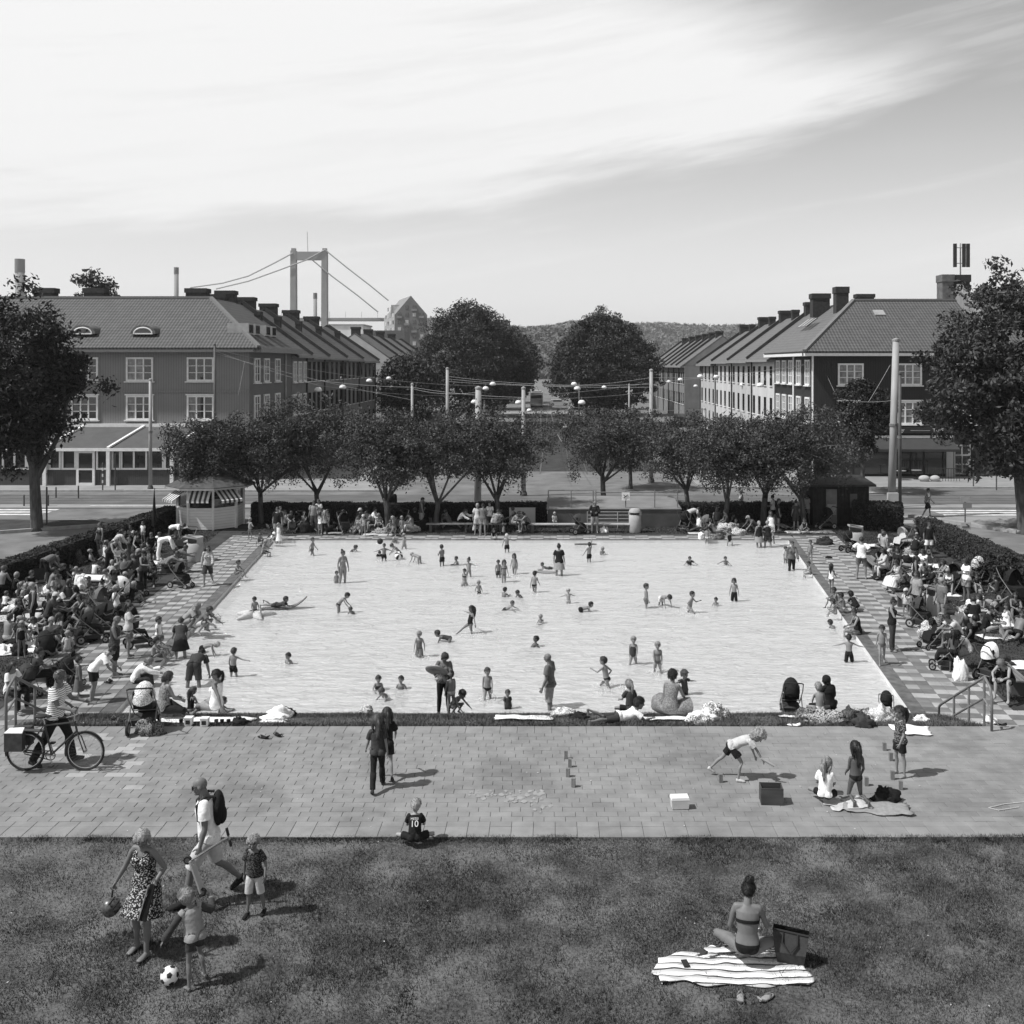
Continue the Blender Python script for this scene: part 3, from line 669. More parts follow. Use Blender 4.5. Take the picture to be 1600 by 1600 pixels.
for y in (0.05, 6.6): MB().tube([(-0.12, y, ez), (-0.12, y, 0.3)], 0.09, 8).build('downpipe', m_white, he)
chimney(he, (4.2, rd+.4, rz_-1.4), 1.1, 1.0, 2.6); chimney(he, (6.4, rd+.8, rz_-.9), 1.5, .9, 1.5); chimney(he, (3.8, 12.5, rz_-1.2), 1.6, 1.1, 2.2)
for k in range(3): MB().box((1.5+0.4, 8.3+1.3*k, 13.05), (1.2, 0.7, 0.08), ry=R(-37)).build('skylight', m_zinc if k else m_glass, he)
# fire wall, chimney and mast at the east end
MB().slab([(ex+.25, -0.6, ez+.2), (ex+.25, rd+0.4, rz_+1.3), (ex+.25, rd+0.4, ez)], 0.0001).build('fire_wall_face', plaster_d2, he)
MB().beam((ex+.35, -0.9, ez+0.7), (ex+.35, rd+.2, rz_+0.9), 0.5, 1.3).build('fire_wall', mat('fire_wall_render', 0.22, 0.9, scale=1.5, var=0.2), he)
chimney(he, (ex-.55, rd+.8, rz_-.6), 1.0, 1.3, 2.9, m_chim2); chimney(he, (ex+.75, rd+1.0, rz_-.6), 1.5, 1.2, 2.9)
ant = link('antenna_mast', None, he, (ex+.9, rd+1.0, rz_+2.2))
MB().tube([(0, 0, 0), (0, 0, 3.0)], 0.06, 6).build('pole', m_zinc, ant)
for a in (-0.55, 0.25, 0.62): MB().box((a, -0.15, 1.9), (0.28, 0.18, 2.1)).build('antenna_panel', m_black, ant)
MB().box((0.05, -0.05, 1.2), (1.4, 0.06, 0.06)).box((0.05, -0.05, 2.6), (1.4, 0.06, 0.06)).build('bracket', m_zinc, ant)
# neighbour behind the firewall
hb = thing('town_house', 'flat gabled house beyond the fire wall, half hidden by the lime tree', 'house', (eo.x+ex+.6, eo.y+1, 0))
MB().box((9, 7, 5.4), (18, 13, 10.8)).build('wall', plaster_d, hb); MB().slab([(0, -.8, 10.9), (18, -.8, 10.9), (18, 6.5, 15.6), (0, 6.5, 15.6)], 0.2).build('roof', m_tile_x, hb)
for xk in (3.5, 7.5, 11.5):
    for z in (8.6, 5.4, 2.2): window(hb, (xk, 0.5, z), 0, 1.6, 1.8, 2, 3)
# shop front
shop = link('shop_front', None, he, (0, 0, 0))
SX = lambda px: (px-VX)*80.8/F-eo.x
MB().box((SX(1420), -0.08, 1.75), (SX(1500)-SX(1335), 0.12, 3.0)).build('shop_glass', m_glass, shop)
MB().box((SX(1410), -0.16, 3.32), (SX(1490)-SX(1325), 0.14, 0.18)).build('shop_beam', m_white, shop)
sg = MB().box((SX(1415), -0.2, 3.85), (SX(1500)-SX(1330), 0.2, 0.5)).build('sign_board', m_black, shop)
MB().slab([(SX(1362), -2.2, 2.45), (SX(1488), -2.2, 2.45), (SX(1488), -0.2, 3.2), (SX(1362), -0.2, 3.2)], 0.05).slab([(SX(1362), -2.19, 2.25), (SX(1488), -2.19, 2.25), (SX(1488), -2.2, 2.45), (SX(1362), -2.2, 2.45)], 0.02).build('awning', mat('awning_dark', 0.045, 0.85, scale=1.5), shop)
for px in (1408, 1427, 1447, 1477): MB().box((SX(px), -0.17, 1.6), (0.12, 0.08, 2.7)).build('mullion', m_black, shop)
MB().box((SX(1487), -0.18, 1.35), (0.55, 0.1, 2.7)).build('pier', plaster_l2, shop)
dd = link('door', None, shop, (SX(1507), -0.1, 0))
f = MB()
for s in (-1, 1): f.box((s*0.62, 0, 1.35), (0.14, 0.1, 2.7))
for z in (0.3, 1.05, 1.8, 2.6): f.box((0, 0, z), (1.1, 0.09, 0.12))
f.box((0, 0, 1.45), (0.08, 0.08, 2.4)).build('door_frame', mat('door_paint', 0.3, 0.6), dd); MB().box((0, 0.05, 1.35), (1.2, 0.04, 2.6)).build('pane', m_glass, dd)
def text_on(parent, s, pos, size, m, rx=90, rz=0, align='CENTER', name='lettering', sx=1.0):
    c = bpy.data.curves.new(name, 'FONT'); c.body = s; c.size = size; c.align_x = align; c.extrude = 0.006; c.materials.append(m)
    o0 = bpy.data.objects.new(name, c); col.objects.link(o0)
    me = bpy.data.meshes.new_from_object(o0.evaluated_get(bpy.context.evaluated_depsgraph_get())); bpy.data.objects.remove(o0); bpy.data.curves.remove(c)
    o = link(name, me, parent, pos); o.rotation_euler = (R(rx), 0, R(rz)); o.scale = (sx, 1, 1); return o
text_on(sg, 'TEBE', (SX(1468), -0.315, 3.7), 0.42, m_white); text_on(sg, 'gr', (SX(1412), -0.315, 3.72), 0.42, m_white)
MB().box((SX(1440), -0.31, 3.82), (1.6, 0.02, 0.05)).build('sign_line', m_zinc, sg)
# pale terrace next to it
er = [(96.2, 107.2, 9.75, plaster_l, 4), (107.2, 119.2, 9.65, plaster_l2, 4), (119.2, 131.2, 9.6, plaster_l, 4), (131.2, 144.5, 9.3, plaster_l2, 4)]
for i, (a, b, e_, wm_, nw) in enumerate(er):
    row_house('town_house', ['pale plaster town house joined to the black corner house', 'pale town house second from the black corner house, skylights in its roof', 'pale town house third from the black corner house', 'pale end house of the terrace beside the black corner house'][i],
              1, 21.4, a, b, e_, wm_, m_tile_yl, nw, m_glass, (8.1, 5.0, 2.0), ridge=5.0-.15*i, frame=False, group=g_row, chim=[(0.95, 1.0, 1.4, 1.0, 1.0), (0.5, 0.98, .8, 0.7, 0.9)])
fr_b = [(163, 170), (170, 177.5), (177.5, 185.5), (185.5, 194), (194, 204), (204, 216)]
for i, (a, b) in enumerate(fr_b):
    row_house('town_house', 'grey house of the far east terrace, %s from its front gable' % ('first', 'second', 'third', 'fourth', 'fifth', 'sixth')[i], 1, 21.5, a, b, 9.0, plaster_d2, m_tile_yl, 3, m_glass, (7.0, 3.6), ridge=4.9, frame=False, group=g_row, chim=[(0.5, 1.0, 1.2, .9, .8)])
# ---- gabled brick tower block
tb_d = 400; tp = W(642, 540, tb_d)
tw = thing('tower_block', 'tall gabled brick tower block with balconies rising behind the terrace', 'tower block', (tp.x, tb_d, 0))
wf = (668-617)*tb_d/F; ez_t = ZC+(VY-492)*tb_d/F; rz_t = ZC+(VY-462)*tb_d/F; dp = 26; sk = -8.6
bk = mat('tower_brick', 0.14, 0.9, scale=0.3, var=0.15); bl = mat('tower_side_render', 0.30, 0.8, scale=0.3, var=0.12)
x0, x1 = -wf/2, wf/2
MB().poly([(x0, 0, 0), (x1, 0, 0), (x1, 0, ez_t), (0, 0, rz_t), (x0, 0, ez_t)]).poly([(x1, 0, 0), (x1+sk, dp, 0), (x1+sk, dp, ez_t), (x1, 0, ez_t)]).build('wall', bk, tw)
MB().poly([(x0, 0, 0), (x0, 0, ez_t), (x0+sk, dp, ez_t), (x0+sk, dp, 0)]).build('wall', bl, tw)
MB().poly([(x0, 0, ez_t), (0, 0, rz_t), (sk, dp, rz_t), (x0+sk, dp, ez_t)]).poly([(0, 0, rz_t), (x1, 0, ez_t), (x1+sk, dp, ez_t), (sk, dp, rz_t)]).build('roof', mat('tower_roof', 0.20, 0.6), tw)
pale = mat('pale_glazing', 0.42, 0.3, scale=2, var=0.2)
for r_ in range(8):
    for c_ in range(4):
        z = 12+r_*2.9; x = -4.6+c_*3.0
        if z > ez_t-1 and abs(x) > (rz_t-z)*0.75: continue
        o = MB().box((x, -0.06, z), (1.3, 0.12, 1.5)).build('window', m_glass if (r_*3+c_*5) % 4 else pale, tw)
        if (r_+c_) % 3 == 0: MB().box((x, -0.5, z-1.0), (2.2, 1.0, 0.9)).build('balcony', mat('balcony_front', 0.20, 0.6), tw)
        t_ = 0.12+c_*0.24
        q = MB().box((0, 0, 0), (0.12, 3.0, 1.5)).build('window', m_glass if (r_+c_) % 2 else pale, tw, (x0+sk*t_-0.05, dp*t_, z)); q.rotation_euler = (0, 0, math.atan2(-sk, dp))
MB().box((x0-1.2, 14, ez_t+2.2), (4.2, 5, 5)).build('bay', bl, tw); MB().box((x0-1.25, 11.45, ez_t+2.4), (2.2, 0.1, 3.6)).build('window', pale, tw)
# ---- white works building below the bridge
wk = thing('warehouse', 'low white flat-roofed warehouse in front of the bridge', 'warehouse', (W(535, 0, 340).x, 340, 0))
MB().box((0, 8, 11.4), (14, 16, 22.8)).build('wall', mat('works_white', 0.7, 0.7, scale=.3), wk); MB().box((14, 12, 10.8), (13, 12, 20.8)).build('wall', mat('works_dark', 0.10, 0.7), wk); MB().box((0, 8, 22.9), (14.6, 16.6, 0.5)).build('roof_edge', m_zinc, wk)
for x in (3.5,):
    for z in (17, 20.5): MB().box((x, -0.05, z), (0.9, 0.1, 1.3)).build('window', m_glass, wk)
# ---- suspension bridge
bd = 900; bp_ = W(483, 0, bd); zf = lambda y: ZC-(y-VY)*bd/F; bxm = lambda px: (px-VX)*bd/F-bp_.x
br = thing('suspension_bridge', 'tall suspension bridge tower with cables and deck on the skyline', 'bridge', (bp_.x, bd, 0))
conc = mat('bridge_concrete', 0.24, 0.9, scale=0.05, var=0.15)
for px in (459, 507.5):
    MB().box((bxm(px), 0, zf(392)/2), (5.6, 6.5, zf(392)), taper=0.86).build('pylon_leg', conc, br)
    MB().box((bxm(px), 0, zf(390)), (3.6, 4, 2.2)).build('cable_saddle', conc, br)
MB().box((bxm(483), 0, zf(400)), (bxm(505)-bxm(461), 5, 7.5)).build('cross_beam', conc, br)
MB().tube([(bxm(481), 0, zf(394)), (bxm(480), 0, zf(362))], 0.25, 5).build('mast', conc, br)
cab = mat('bridge_cable', 0.33, 0.7, var=0.05)
for sx, pts in (((509), [(509, 391), (545, 420), (580, 447), (608, 470)]), ((487), [(487, 405), (520, 432), (560, 462), (592, 488)]),
                ((459), [(459, 396), (430, 412), (390, 432), (350, 443), (300, 450)]), ((509), [(509, 391), (480, 407), (440, 422), (390, 440), (340, 452)])):
    MB().tube([(bxm(a), -3 if i == 0 else -4, zf(b)) for i, (a, b) in enumerate(pts)], 0.62, 6).build('cable', cab, br)
MB().box((bxm(440), 5, zf(499)), (bxm(700)-bxm(180), 14, 2.6)).build('bridge_deck', conc, br)
for px in range(340, 640, 25): MB().tube([(bxm(px), 0, zf(499)), (bxm(px), 0, zf(487))], 0.14, 4).build('lamp_post', conc, br)
for px, py, wpx, dd_, lb in ((275.5, 418, 7, 700, 'thin tapered factory chimney rising above the veranda house roof'), (31, 405, 14, 800, 'thick pale chimney pair showing above the big dark tree'), (492.5, 458, 6, 650, 'short dark-topped chimney between the bridge legs')):
    p = W(px, py, dd_); r_ = wpx*dd_/F/2
    c = thing('factory_chimney', lb, 'chimney', (p.x, dd_, 0)); MB().lathe([(r_*1.1, 0), (r_*.95, p.z)], k=16).build('shaft', mat('far_chimney', 0.27, 0.9, var=0.1), c, smooth=True)
    MB().lathe([(r_*1.05, p.z-r_*3), (r_*1.05, p.z+.1)], k=16).build('cap', mat('far_chimney_cap', 0.16, 0.9), c)
# ---- far hills: wooded slopes
def hill(name, x0, x1, d, top, seed, depth=260, label=None):
    n, mrow = 70, 14; g = np.random.default_rng(seed)
    V = []; 
    for j in range(mrow):
        t_ = j/(mrow-1)
        for i in range(n):
            u = i/(n-1); x = x0+(x1-x0)*u
            V.append((x, d+depth*t_, -1+(top(u)+1)*math.sin(t_*math.pi/2)**0.8))
    idx = np.arange(n*mrow).reshape(mrow, n)
    link(name, mesh_np(name, V, np.stack([idx[:-1, :-1], idx[:-1, 1:], idx[1:, 1:], idx[1:, :-1]], -1).reshape(-1, 4), mat('hill_ground', 0.15, 0.95, scale=0.03, var=0.5), smooth=True), kind='structure')
    V = np.array(V).reshape(mrow, n, 3); K = 5200
    a = g.random(K)*(n-1.01); b = (g.random(K)**1.2)*(mrow-1.01); ai, bi = a.astype(int), b.astype(int); fa, fb = (a-ai)[:, None], (b-bi)[:, None]
    P = (V[bi, ai]*(1-fa)+V[bi, ai+1]*fa)*(1-fb)+(V[bi+1, ai]*(1-fa)+V[bi+1, ai+1]*fa)*fb
    # each far tree is a lump of leaf faces
    q = 22; u = g.normal(size=(K, q, 3)); u /= np.linalg.norm(u, axis=2, keepdims=True); s = g.uniform(2.5, 6, (K, 1, 1))*d/900
    C = P[:, None, :]+u*s*np.array([1, 1, .8])+np.array([0, 0, 1])*s*.6
    t1 = g.normal(size=C.shape); t1 /= np.linalg.norm(t1, axis=2, keepdims=True); t2 = np.cross(u, t1); e = s*.42
    Q = np.stack([C-t1*e, C+t2*e, C+t1*e], 2).reshape(-1, 3)
    link(name+'_wood', mesh_np(name+'_wood', Q, np.arange(len(Q)).reshape(-1, 3), mat('far_foliage', 0.12, 0.9, scale=0.05, var=0.5)), kind='stuff', label='far wooded hillside under the sky', category='woodland')
hill('hill', -110, 60, 700, lambda u: ZC+(VY-507)*780/F*(0.9+0.1*math.sin(u*9)), 3, 120)
hill('hill', 60, 900, 1300, lambda u: ZC+(VY-509+14*u)*1450/F-4+3*math.sin(u*17), 5, 320)
hill('hill', -900, -120, 1500, lambda u: ZC+(VY-528)*1600/F*(0.7+.3*math.sin(u*5)), 8, 320)
# ------------------------------------------------------------------ trees, hedges, shrubs
m_bark = mat('bark', 0.045, 0.95, scale=7, v2=0.11, bump=0.8, bscale=18, stretch=(1, 1, .25))
def leafmat(name, a, b, sc_=1.3):
    m = mat(name, a, 0.6, scale=sc_, v2=b, detail=6, spec=0.3); return m
m_leaf = leafmat('foliage_thorn', 0.026, 0.10, 2.2); m_leafd = leafmat('foliage_dark', 0.01, 0.035); m_leaf2 = leafmat('foliage_lime', 0.02, 0.07)
m_leaf3 = leafmat('foliage_avenue', 0.02, 0.068, 0.6); m_hedge = leafmat('hedge_leaves', 0.014, 0.04, 2.0); m_hedgel = leafmat('hedge_leaves_cut', 0.022, 0.058, 2.5)
def leaf_quads(C, size, g, up=0.35):
    n = len(C); nr = g.normal(size=(n, 3)); nr[:, 2] += up; nr /= np.linalg.norm(nr, axis=1, keepdims=True)
    a = g.normal(size=(n, 3)); t1 = np.cross(nr, a); t1 /= np.linalg.norm(t1, axis=1, keepdims=True); t2 = np.cross(nr, t1)
    s = size*g.uniform(0.6, 1.35, (n, 1))
    return np.stack([C-t1*s*.62, C+t2*s*.3+nr*s*.1, C+t1*s*.62, C-t2*s*.3+nr*s*.1], 1).reshape(-1, 3)
def make_tree(name, label, loc, h, rx, rz, cz, trunk_h, r0, nleaf, lsize, m, seed, nlimb=6, group=None, lean=(0, 0), clump=0.5, nclump=120, shell=0.55, droop=0.0, dome=None, ry=None, coff=0.0, cone=0.0):
    g = np.random.default_rng(seed); t = thing(name, label, 'tree', loc, 0, group); ry = ry or rx
    tr = MB(); top = Vector((lean[0], lean[1], trunk_h)); tips = []
    tr.tube([(0, 0, -0.1), (0.02, 0, 0.15), (lean[0]*.4, lean[1]*.4, trunk_h*.5), top], [r0*1.45, r0*1.1, r0*.95, r0*.85], 10)
    for i in range(nlimb):
        a = 2*math.pi*(i+g.uniform(-.3, .3))/nlimb; el = g.uniform(.25, .9) if i < nlimb-1 else 1.3
        end = Vector((math.cos(a)*rx*g.uniform(.55, .8)*math.cos(el*.8), math.sin(a)*ry*g.uniform(.55, .8)*math.cos(el*.8), cz+(math.sin(el)-.35)*rz*g.uniform(.6, .95)))
        s0 = top*g.uniform(.72, .99); mid = s0.lerp(end, .45)+Vector((g.normal()*.15*rx, g.normal()*.15*rx, g.uniform(-.02, .12)*rz)); m2 = s0.lerp(end, .75)+Vector((g.normal()*.1*rx, g.normal()*.1*rx, .06*rz))
        rr = r0*g.uniform(.4, .6); tr.tube([s0, mid, m2, end], [rr, rr*.75, rr*.5, rr*.18], 6); tips += [mid, m2, end, end]
        for k in range(3):
            b0 = mid.lerp(end, g.uniform(0, .8)); b1 = b0+Vector((g.normal(), g.normal(), g.normal()*.6+.25))*rx*.32; tr.tube([b0, b0.lerp(b1, .5)+Vector((0, 0, .08)), b1], [rr*.4, rr*.28, rr*.1], 5); tips.append(b1)
    tr.build('trunk', m_bark, t, smooth=True)
    u = g.normal(size=(nclump, 3)); u /= np.linalg.norm(u, axis=1, keepdims=True)
    rad = g.uniform(shell, 1.0, (nclump, 1))*(0.9+0.16*g.random((nclump, 1)) if shell > .7 else 0.82+0.3*g.random((nclump, 1)))
    if dome is not None: u[:, 2] = np.where(u[:, 2] < dome, dome*g.random(nclump), u[:, 2])
    cc = u*rad*np.array([rx, ry, rz]); cc[:, :2] *= (1-cone*np.clip(u[:, 2:3], -.3, 1)); cc += np.array([lean[0]+coff, lean[1], cz])
    tp = np.array([tuple(p) for p in tips]); cc = np.concatenate([cc, tp])
    w_ = g.uniform(.35, 1.6, len(cc)); w_ /= w_.sum(); ci = g.choice(len(cc), nleaf, p=w_)
    off = g.normal(size=(nleaf, 3)); off /= np.linalg.norm(off, axis=1, keepdims=True); off *= (g.random((nleaf, 1))**.45)*clump*g.uniform(.7, 1.3, (len(cc), 1))[ci]
    C = cc[ci]+off*np.array([1.15, 1.15, .75]); C[:, 2] -= droop*np.abs(g.normal(size=nleaf))
    C = C[C[:, 2] > 0.3]
    Q = leaf_quads(C, lsize, g)
    link('crown', mesh_np('crown', Q, np.arange(len(Q)).reshape(-1, 4), m), t)
    return t
gt = 'small trees in a row between the pool and the street'
row = [(330, 822, 1.9, 'small round thorn tree close behind the octagonal kiosk'), (408, 818, 2.3, 'spreading thorn tree standing just past the kiosk, slightly leaning trunk'), (497, 813, 2.75, 'tall forked thorn tree with several low limbs, second past the kiosk'),
       (607, 826, 2.0, 'thin upright thorn tree, third past the kiosk'), (680, 829, 2.5, 'broad thorn tree behind the long bench, thick short trunk'), (779, 818, 2.55, 'thorn tree beside the thick tram mast, near the concrete wall'),
       (943, 790, 3.0, 'wide thorn tree rising behind the concrete wall and railing'), (1076, 806, 2.2, 'slim straight thorn tree at the end of the concrete wall'), (1132, 826, 2.3, 'thorn tree with a crooked low limb, between the wall and the dark hut'),
       (1192, 820, 2.2, 'dark forked thorn tree, second from the dark hut'), (1256, 830, 3.1, 'large spreading thorn tree right beside the dark hut')]
tops = [655, 640, 612, 638, 628, 640, 640, 650, 650, 640, 632]
for i, (px, py, rx, lb) in enumerate(row):
    p = G(px, min(py, 826)); zt = ZC-(tops[i]-VY)*p.y/F; zb_ = 2.2; cz = (zt+zb_)/2+.2; rz = (zt-zb_)/2+.1
    make_tree('thorn_tree', lb, (p.x, p.y, 0), zt, rx*1.38, rz, cz, rnd.uniform(1.5, 2.0), 0.15 if i % 3 else 0.18, 19000, 0.125, m_leaf, 100+i, nlimb=6, group=gt, lean=(rnd.uniform(-.25, .25), 0), clump=0.5, nclump=150, shell=.25, droop=.2, ry=rx)
p = G(57, 828); make_tree('street_tree', 'tall dense dark tree on the grass island in front of the veranda house', (p.x, p.y, 0), 14, 3.15, 5.3, 8.6, 3.6, 0.30, 30000, 0.22, m_leafd, 201, nlimb=9, clump=.85, nclump=170, shell=.55, droop=.3, lean=(-.15, 0), coff=-.95)
p = G(1603, 832); make_tree('street_tree', 'big dark lime tree hiding the end of the black corner house', (p.x, p.y, 0), 14.8, 4.9, 5.8, 8.7, 3.2, 0.42, 36000, 0.24, m_leaf2, 202, nlimb=9, clump=.8, nclump=230, shell=.6, lean=(-.3, 0))
make_tree('street_tree', 'small lime tree in front of the black corner house between its windows', (W(1348, 0, 71).x, 71, 0), 8.6, 2.3, 2.9, 5.7, 2.6, 0.16, 9000, 0.2, m_leafd, 203, clump=.5, nclump=90)
make_tree('street_tree', 'young pale tree behind the slim tram mast near the far terrace', (W(985, 0, 74).x, 74, 0), 6.6, 2.9, 2.4, 4.0, 2.2, 0.14, 8000, 0.2, m_leaf, 204, clump=.5, nclump=90)
make_tree('garden_tree', 'leafy tree top rising behind the ridge of the veranda house', (W(150, 0, 112).x, 112, 0), 19.5, 4.2, 5, 14.8, 10, 0.3, 9000, 0.35, m_leaf2, 205, clump=.9, nclump=90)
ga = 'avenue trees along the tram street'
for i, (X, d, rx, zt, lb, m) in enumerate(((-12.7, 150, 9.0, 18.8, 'huge rounded avenue tree beside the far west terrace', m_leaf3), (7.6, 150, 8.2, 17.4, 'huge smooth rounded avenue tree beside the far east terrace', m_leaf2),
        (-11.0, 178, 7.6, 17.5, 'avenue tree behind the huge western one', m_leaf3), (8.2, 180, 7.4, 17.5, 'avenue tree behind the huge eastern one', m_leaf3),
        (-10.5, 206, 7.5, 17, 'avenue tree third along the west side', m_leaf3), (8.6, 210, 7.5, 17, 'avenue tree third along the east side', m_leaf3),
        (-11.6, 240, 8, 17, 'furthest avenue tree on the west side', m_leaf3), (9.2, 244, 8, 17, 'furthest avenue tree on the east side', m_leaf3), (-20.5, 139, 4, 10.5, 'low bushy tree in front of the pale end house', m_leaf3))):
    make_tree('avenue_tree', lb, (X, d, 0), zt, rx, zt*.46, zt*.54, 4, 0.5, 48000 if i < 2 else 11000, 0.30 if i < 2 else .5, m, 300+i, nlimb=10, group=ga, clump=1.1 if i != 1 else .9, nclump=520, shell=.8, cone=.32 if i < 2 else 0)
# ---- hedges: clipped boxes of leaves
def hedge(label, pts, wid, h, m, n, seed, base=0.0):
    g = np.random.default_rng(seed); P = [Vector(p) for p in pts]; o = P[0]; t = thing('hedge', label, 'hedge', (o.x, o.y, base))
    core = MB(); Cs = []; tot = sum((b-a).length for a, b in zip(P[:-1], P[1:]))
    for a, b in zip(P[:-1], P[1:]):
        core.beam((a.x-o.x, a.y-o.y, h/2), (b.x-o.x, b.y-o.y, h/2), wid*.86, h*.93)
        k = int(n*(b-a).length/tot); q = g.random(k); dv = (b-a); nv = Vector((-dv.y, dv.x, 0)).normalized()
        area = wid+2*h; f = g.random(k)*area
        s = np.where(f < wid, f-wid/2, np.where(f < wid+h, -wid/2, wid/2)); z = np.where(f < wid, h, g.random(k)*h)
        ed = (np.abs(s) > wid/2-.12) & (z > h-.12); z = z-ed*.05; s = s*(1-ed*.06)
        wob = (noise2(q*40, z*3, .8, seed)-.5)*.16
        Cs.append(np.stack([a.x-o.x+dv.x*q+nv.x*(s+wob*np.sign(s)), a.y-o.y+dv.y*q+nv.y*(s+wob*np.sign(s)), z+wob*.7], -1))
        for e, c0 in ((0, a), (1, b)):
            k2 = int(k*.12); s2 = g.uniform(-wid/2, wid/2, k2); z2 = g.random(k2)*h
            Cs.append(np.stack([np.full(k2, c0.x-o.x)+nv.x*s2, np.full(k2, c0.y-o.y)+nv.y*s2, z2], -1))
    core.build('hedge_core', mat('hedge_inside', 0.015, 0.95), t)
    C = np.concatenate(Cs)+g.normal(size=(sum(map(len, Cs)), 3))*.025; Q = leaf_quads(C, .085, g)
    link('foliage', mesh_np('foliage', Q, np.arange(len(Q)).reshape(-1, 4), m), t); return t
hedge('long clipped hedge between the crowded west lawn and the side lane', [(-22.95, 27, 0), (-22.8, 40, 0), (-22.0, 57.2, 0)], 1.0, 1.05, m_hedge, 26000, 401)
hedge('long clipped hedge between the east lawn and the pavement', [(19.3, 27, 0), (19.35, 40, 0), (19.6, 52.3, 0)], 1.1, 1.15, m_hedgel, 26000, 402)
hedge('square cut hedge block between the dark hut and the long hedge', [(16.9, 56.0, 0), (19.4, 55.2, 0)], 1.7, 1.45, m_hedge, 9000, 403)
hedge('shaded hedge behind the benches from the kiosk to the concrete wall', [(-17.5, 57.9, 0), (-0.45, 57.9, 0)], 0.9, 1.15, m_hedge, 16000, 404)
hedge('shaded hedge behind the trees from the concrete wall to the dark hut', [(7.4, 57.9, 0), (15.2, 57.9, 0)], 0.9, 1.15, m_hedge, 9000, 405)
# tall weeds at the wall foot and a feathery shrub by the east hedge
sh = thing('shrub', 'feathery fern-like shrub growing out of the east hedge', 'shrub', (18.35, 40.6, 0))
g = np.random.default_rng(77); cs = []
st = MB()
for i in range(16):
    a = g.uniform(0, 6.28); L_ = g.uniform(.7, 1.1); pts = [(0, 0, .2), (math.cos(a)*L_*.3, math.sin(a)*L_*.3, .9+.3*g.random()), (math.cos(a)*L_*.8, math.sin(a)*L_*.8, 1.0+.5*g.random()), (math.cos(a)*L_*1.15, math.sin(a)*L_*1.15, .6+.5*g.random())]
    st.tube(pts, [.02, .015, .01, .005], 4)
    for k in range(60):
        f = g.random()*2.99; j = int(f); p0, p1 = np.array(pts[j]), np.array(pts[j+1]); cs.append(p0+(p1-p0)*(f-j)+g.normal(size=3)*.07)
st.build('stem', m_bark, sh); Q = leaf_quads(np.array(cs), .16, g); link('foliage', mesh_np('foliage', Q, np.arange(len(Q)).reshape(-1, 4), m_hedge), sh)

# ------------------------------------------------------------------ street furniture
m_pole = mat('galvanised_pole', 0.30, 0.6, scale=2, var=0.2, stretch=(1, 1, .3)); m_pole_d = mat('dark_pole', 0.08, 0.6, scale=2, var=0.2)
m_steel = mat('painted_steel', 0.16, 0.45, scale=5, var=0.2); m_lampw = mat('lamp_shade_white', 0.80, 0.4, var=0.04)
m_wood = mat('bench_wood', 0.16, 0.8, scale=3, var=0.3, stretch=(.3, 3, 3)); m_conc = mat('rough_concrete', 0.085, 0.95, scale=0.9, var=0.35, detail=9)
m_concl = mat('concrete_top', 0.19, 0.9, scale=0.9, var=0.2, detail=8); m_conclw = mat('pale_render', 0.42, 0.9, scale=1.0, var=0.12)
MASTS = []
def near_mast(p): return min(MASTS, key=lambda m: (m[0]-p).length)[1]
def mast(px, ytop, ybase, d, rpx, label, m=None, lean=0.0, name='tram_mast', band=True):
    z1 = ZC-(ytop-VY)*d/F; X = (px-VX)*d/F; r = rpx*d/F; MASTS.append((Vector((X, d, z1)), label))
    t = thing(name, label, 'mast', (X, d, 0), 0, 'masts carrying the tram wires')
    MB().tube([(-lean, 0, -.05), (0, 0, z1)], [r*1.12, r*.9], 14).build('shaft', m or m_pole, t, smooth=True)
    MB().lathe([(r*.96, z1), (r*1.05, z1+.02), (r*1.05, z1+.12), (0.01, z1+.2)], k=12).build('cap', m or m_pole, t)
    if band: MB().lathe([(r*1.25, 0), (r*1.25, .15)], (-lean*.45, 0, z1*.52), 12).build('collar', m_steel, t)
    MB().lathe([(r*1.7, 0), (r*1.7, .12), (r*1.2, .3)], (-lean, 0, 0), 12).build('foot', m_conc, t)
    return t
mm = mast(1400, 533, 800, 59.5, 5.6, 'thick pale tram mast standing behind the square hedge block', lean=.3)
bx = link('cabinet', None, mm, (-.35, -.45, 1.3)); MB().box((0, 0, 0), (.62, .25, .55)).build('cabinet_box', plaster_l2, bx)
mast(747.5, 608, 800, 61.0, 5.2, 'thick tram mast standing among the row trees near the bench', lean=.05)
mast(818, 608, 775, 70, 3.4, 'tram mast at the mouth of the avenue, west of the rails')
mast(699, 577, 0, 92, 2.6, 'tall thin tram mast in front of the huge western avenue tree')
mast(644, 602, 0, 80, 2.2, 'thin tram mast between the far west terrace and the huge western tree')
mast(1017.5, 580, 0, 78, 3.0, 'pale slim tram mast in front of the far east terrace')
mast(235, 595, 760, 73.2, 2.6, 'slim mast on the pavement in front of the veranda roof', m_pole)
mast(335.5, 540, 760, 75.0, 1.8, 'thin mast in front of the veranda house, past its third window', m_pole_d)
mast(1406, 586, 780, 64, 2.6, 'thinner dark mast close beside the thick pale one', m_pole_d)
mast(757, 628, 0, 120, 1.4, 'short distant mast beside the rails', m_pole_d, band=False); mast(1101, 640, 0, 84, 2.0, 'short pale mast by the pale terrace', band=False)
mast(983, 602, 0, 110, 1.3, 'distant mast east of the rails', band=False); mast(905, 600, 0, 130, 1.2, 'furthest mast beside the rails under the avenue', m_pole_d, band=False)
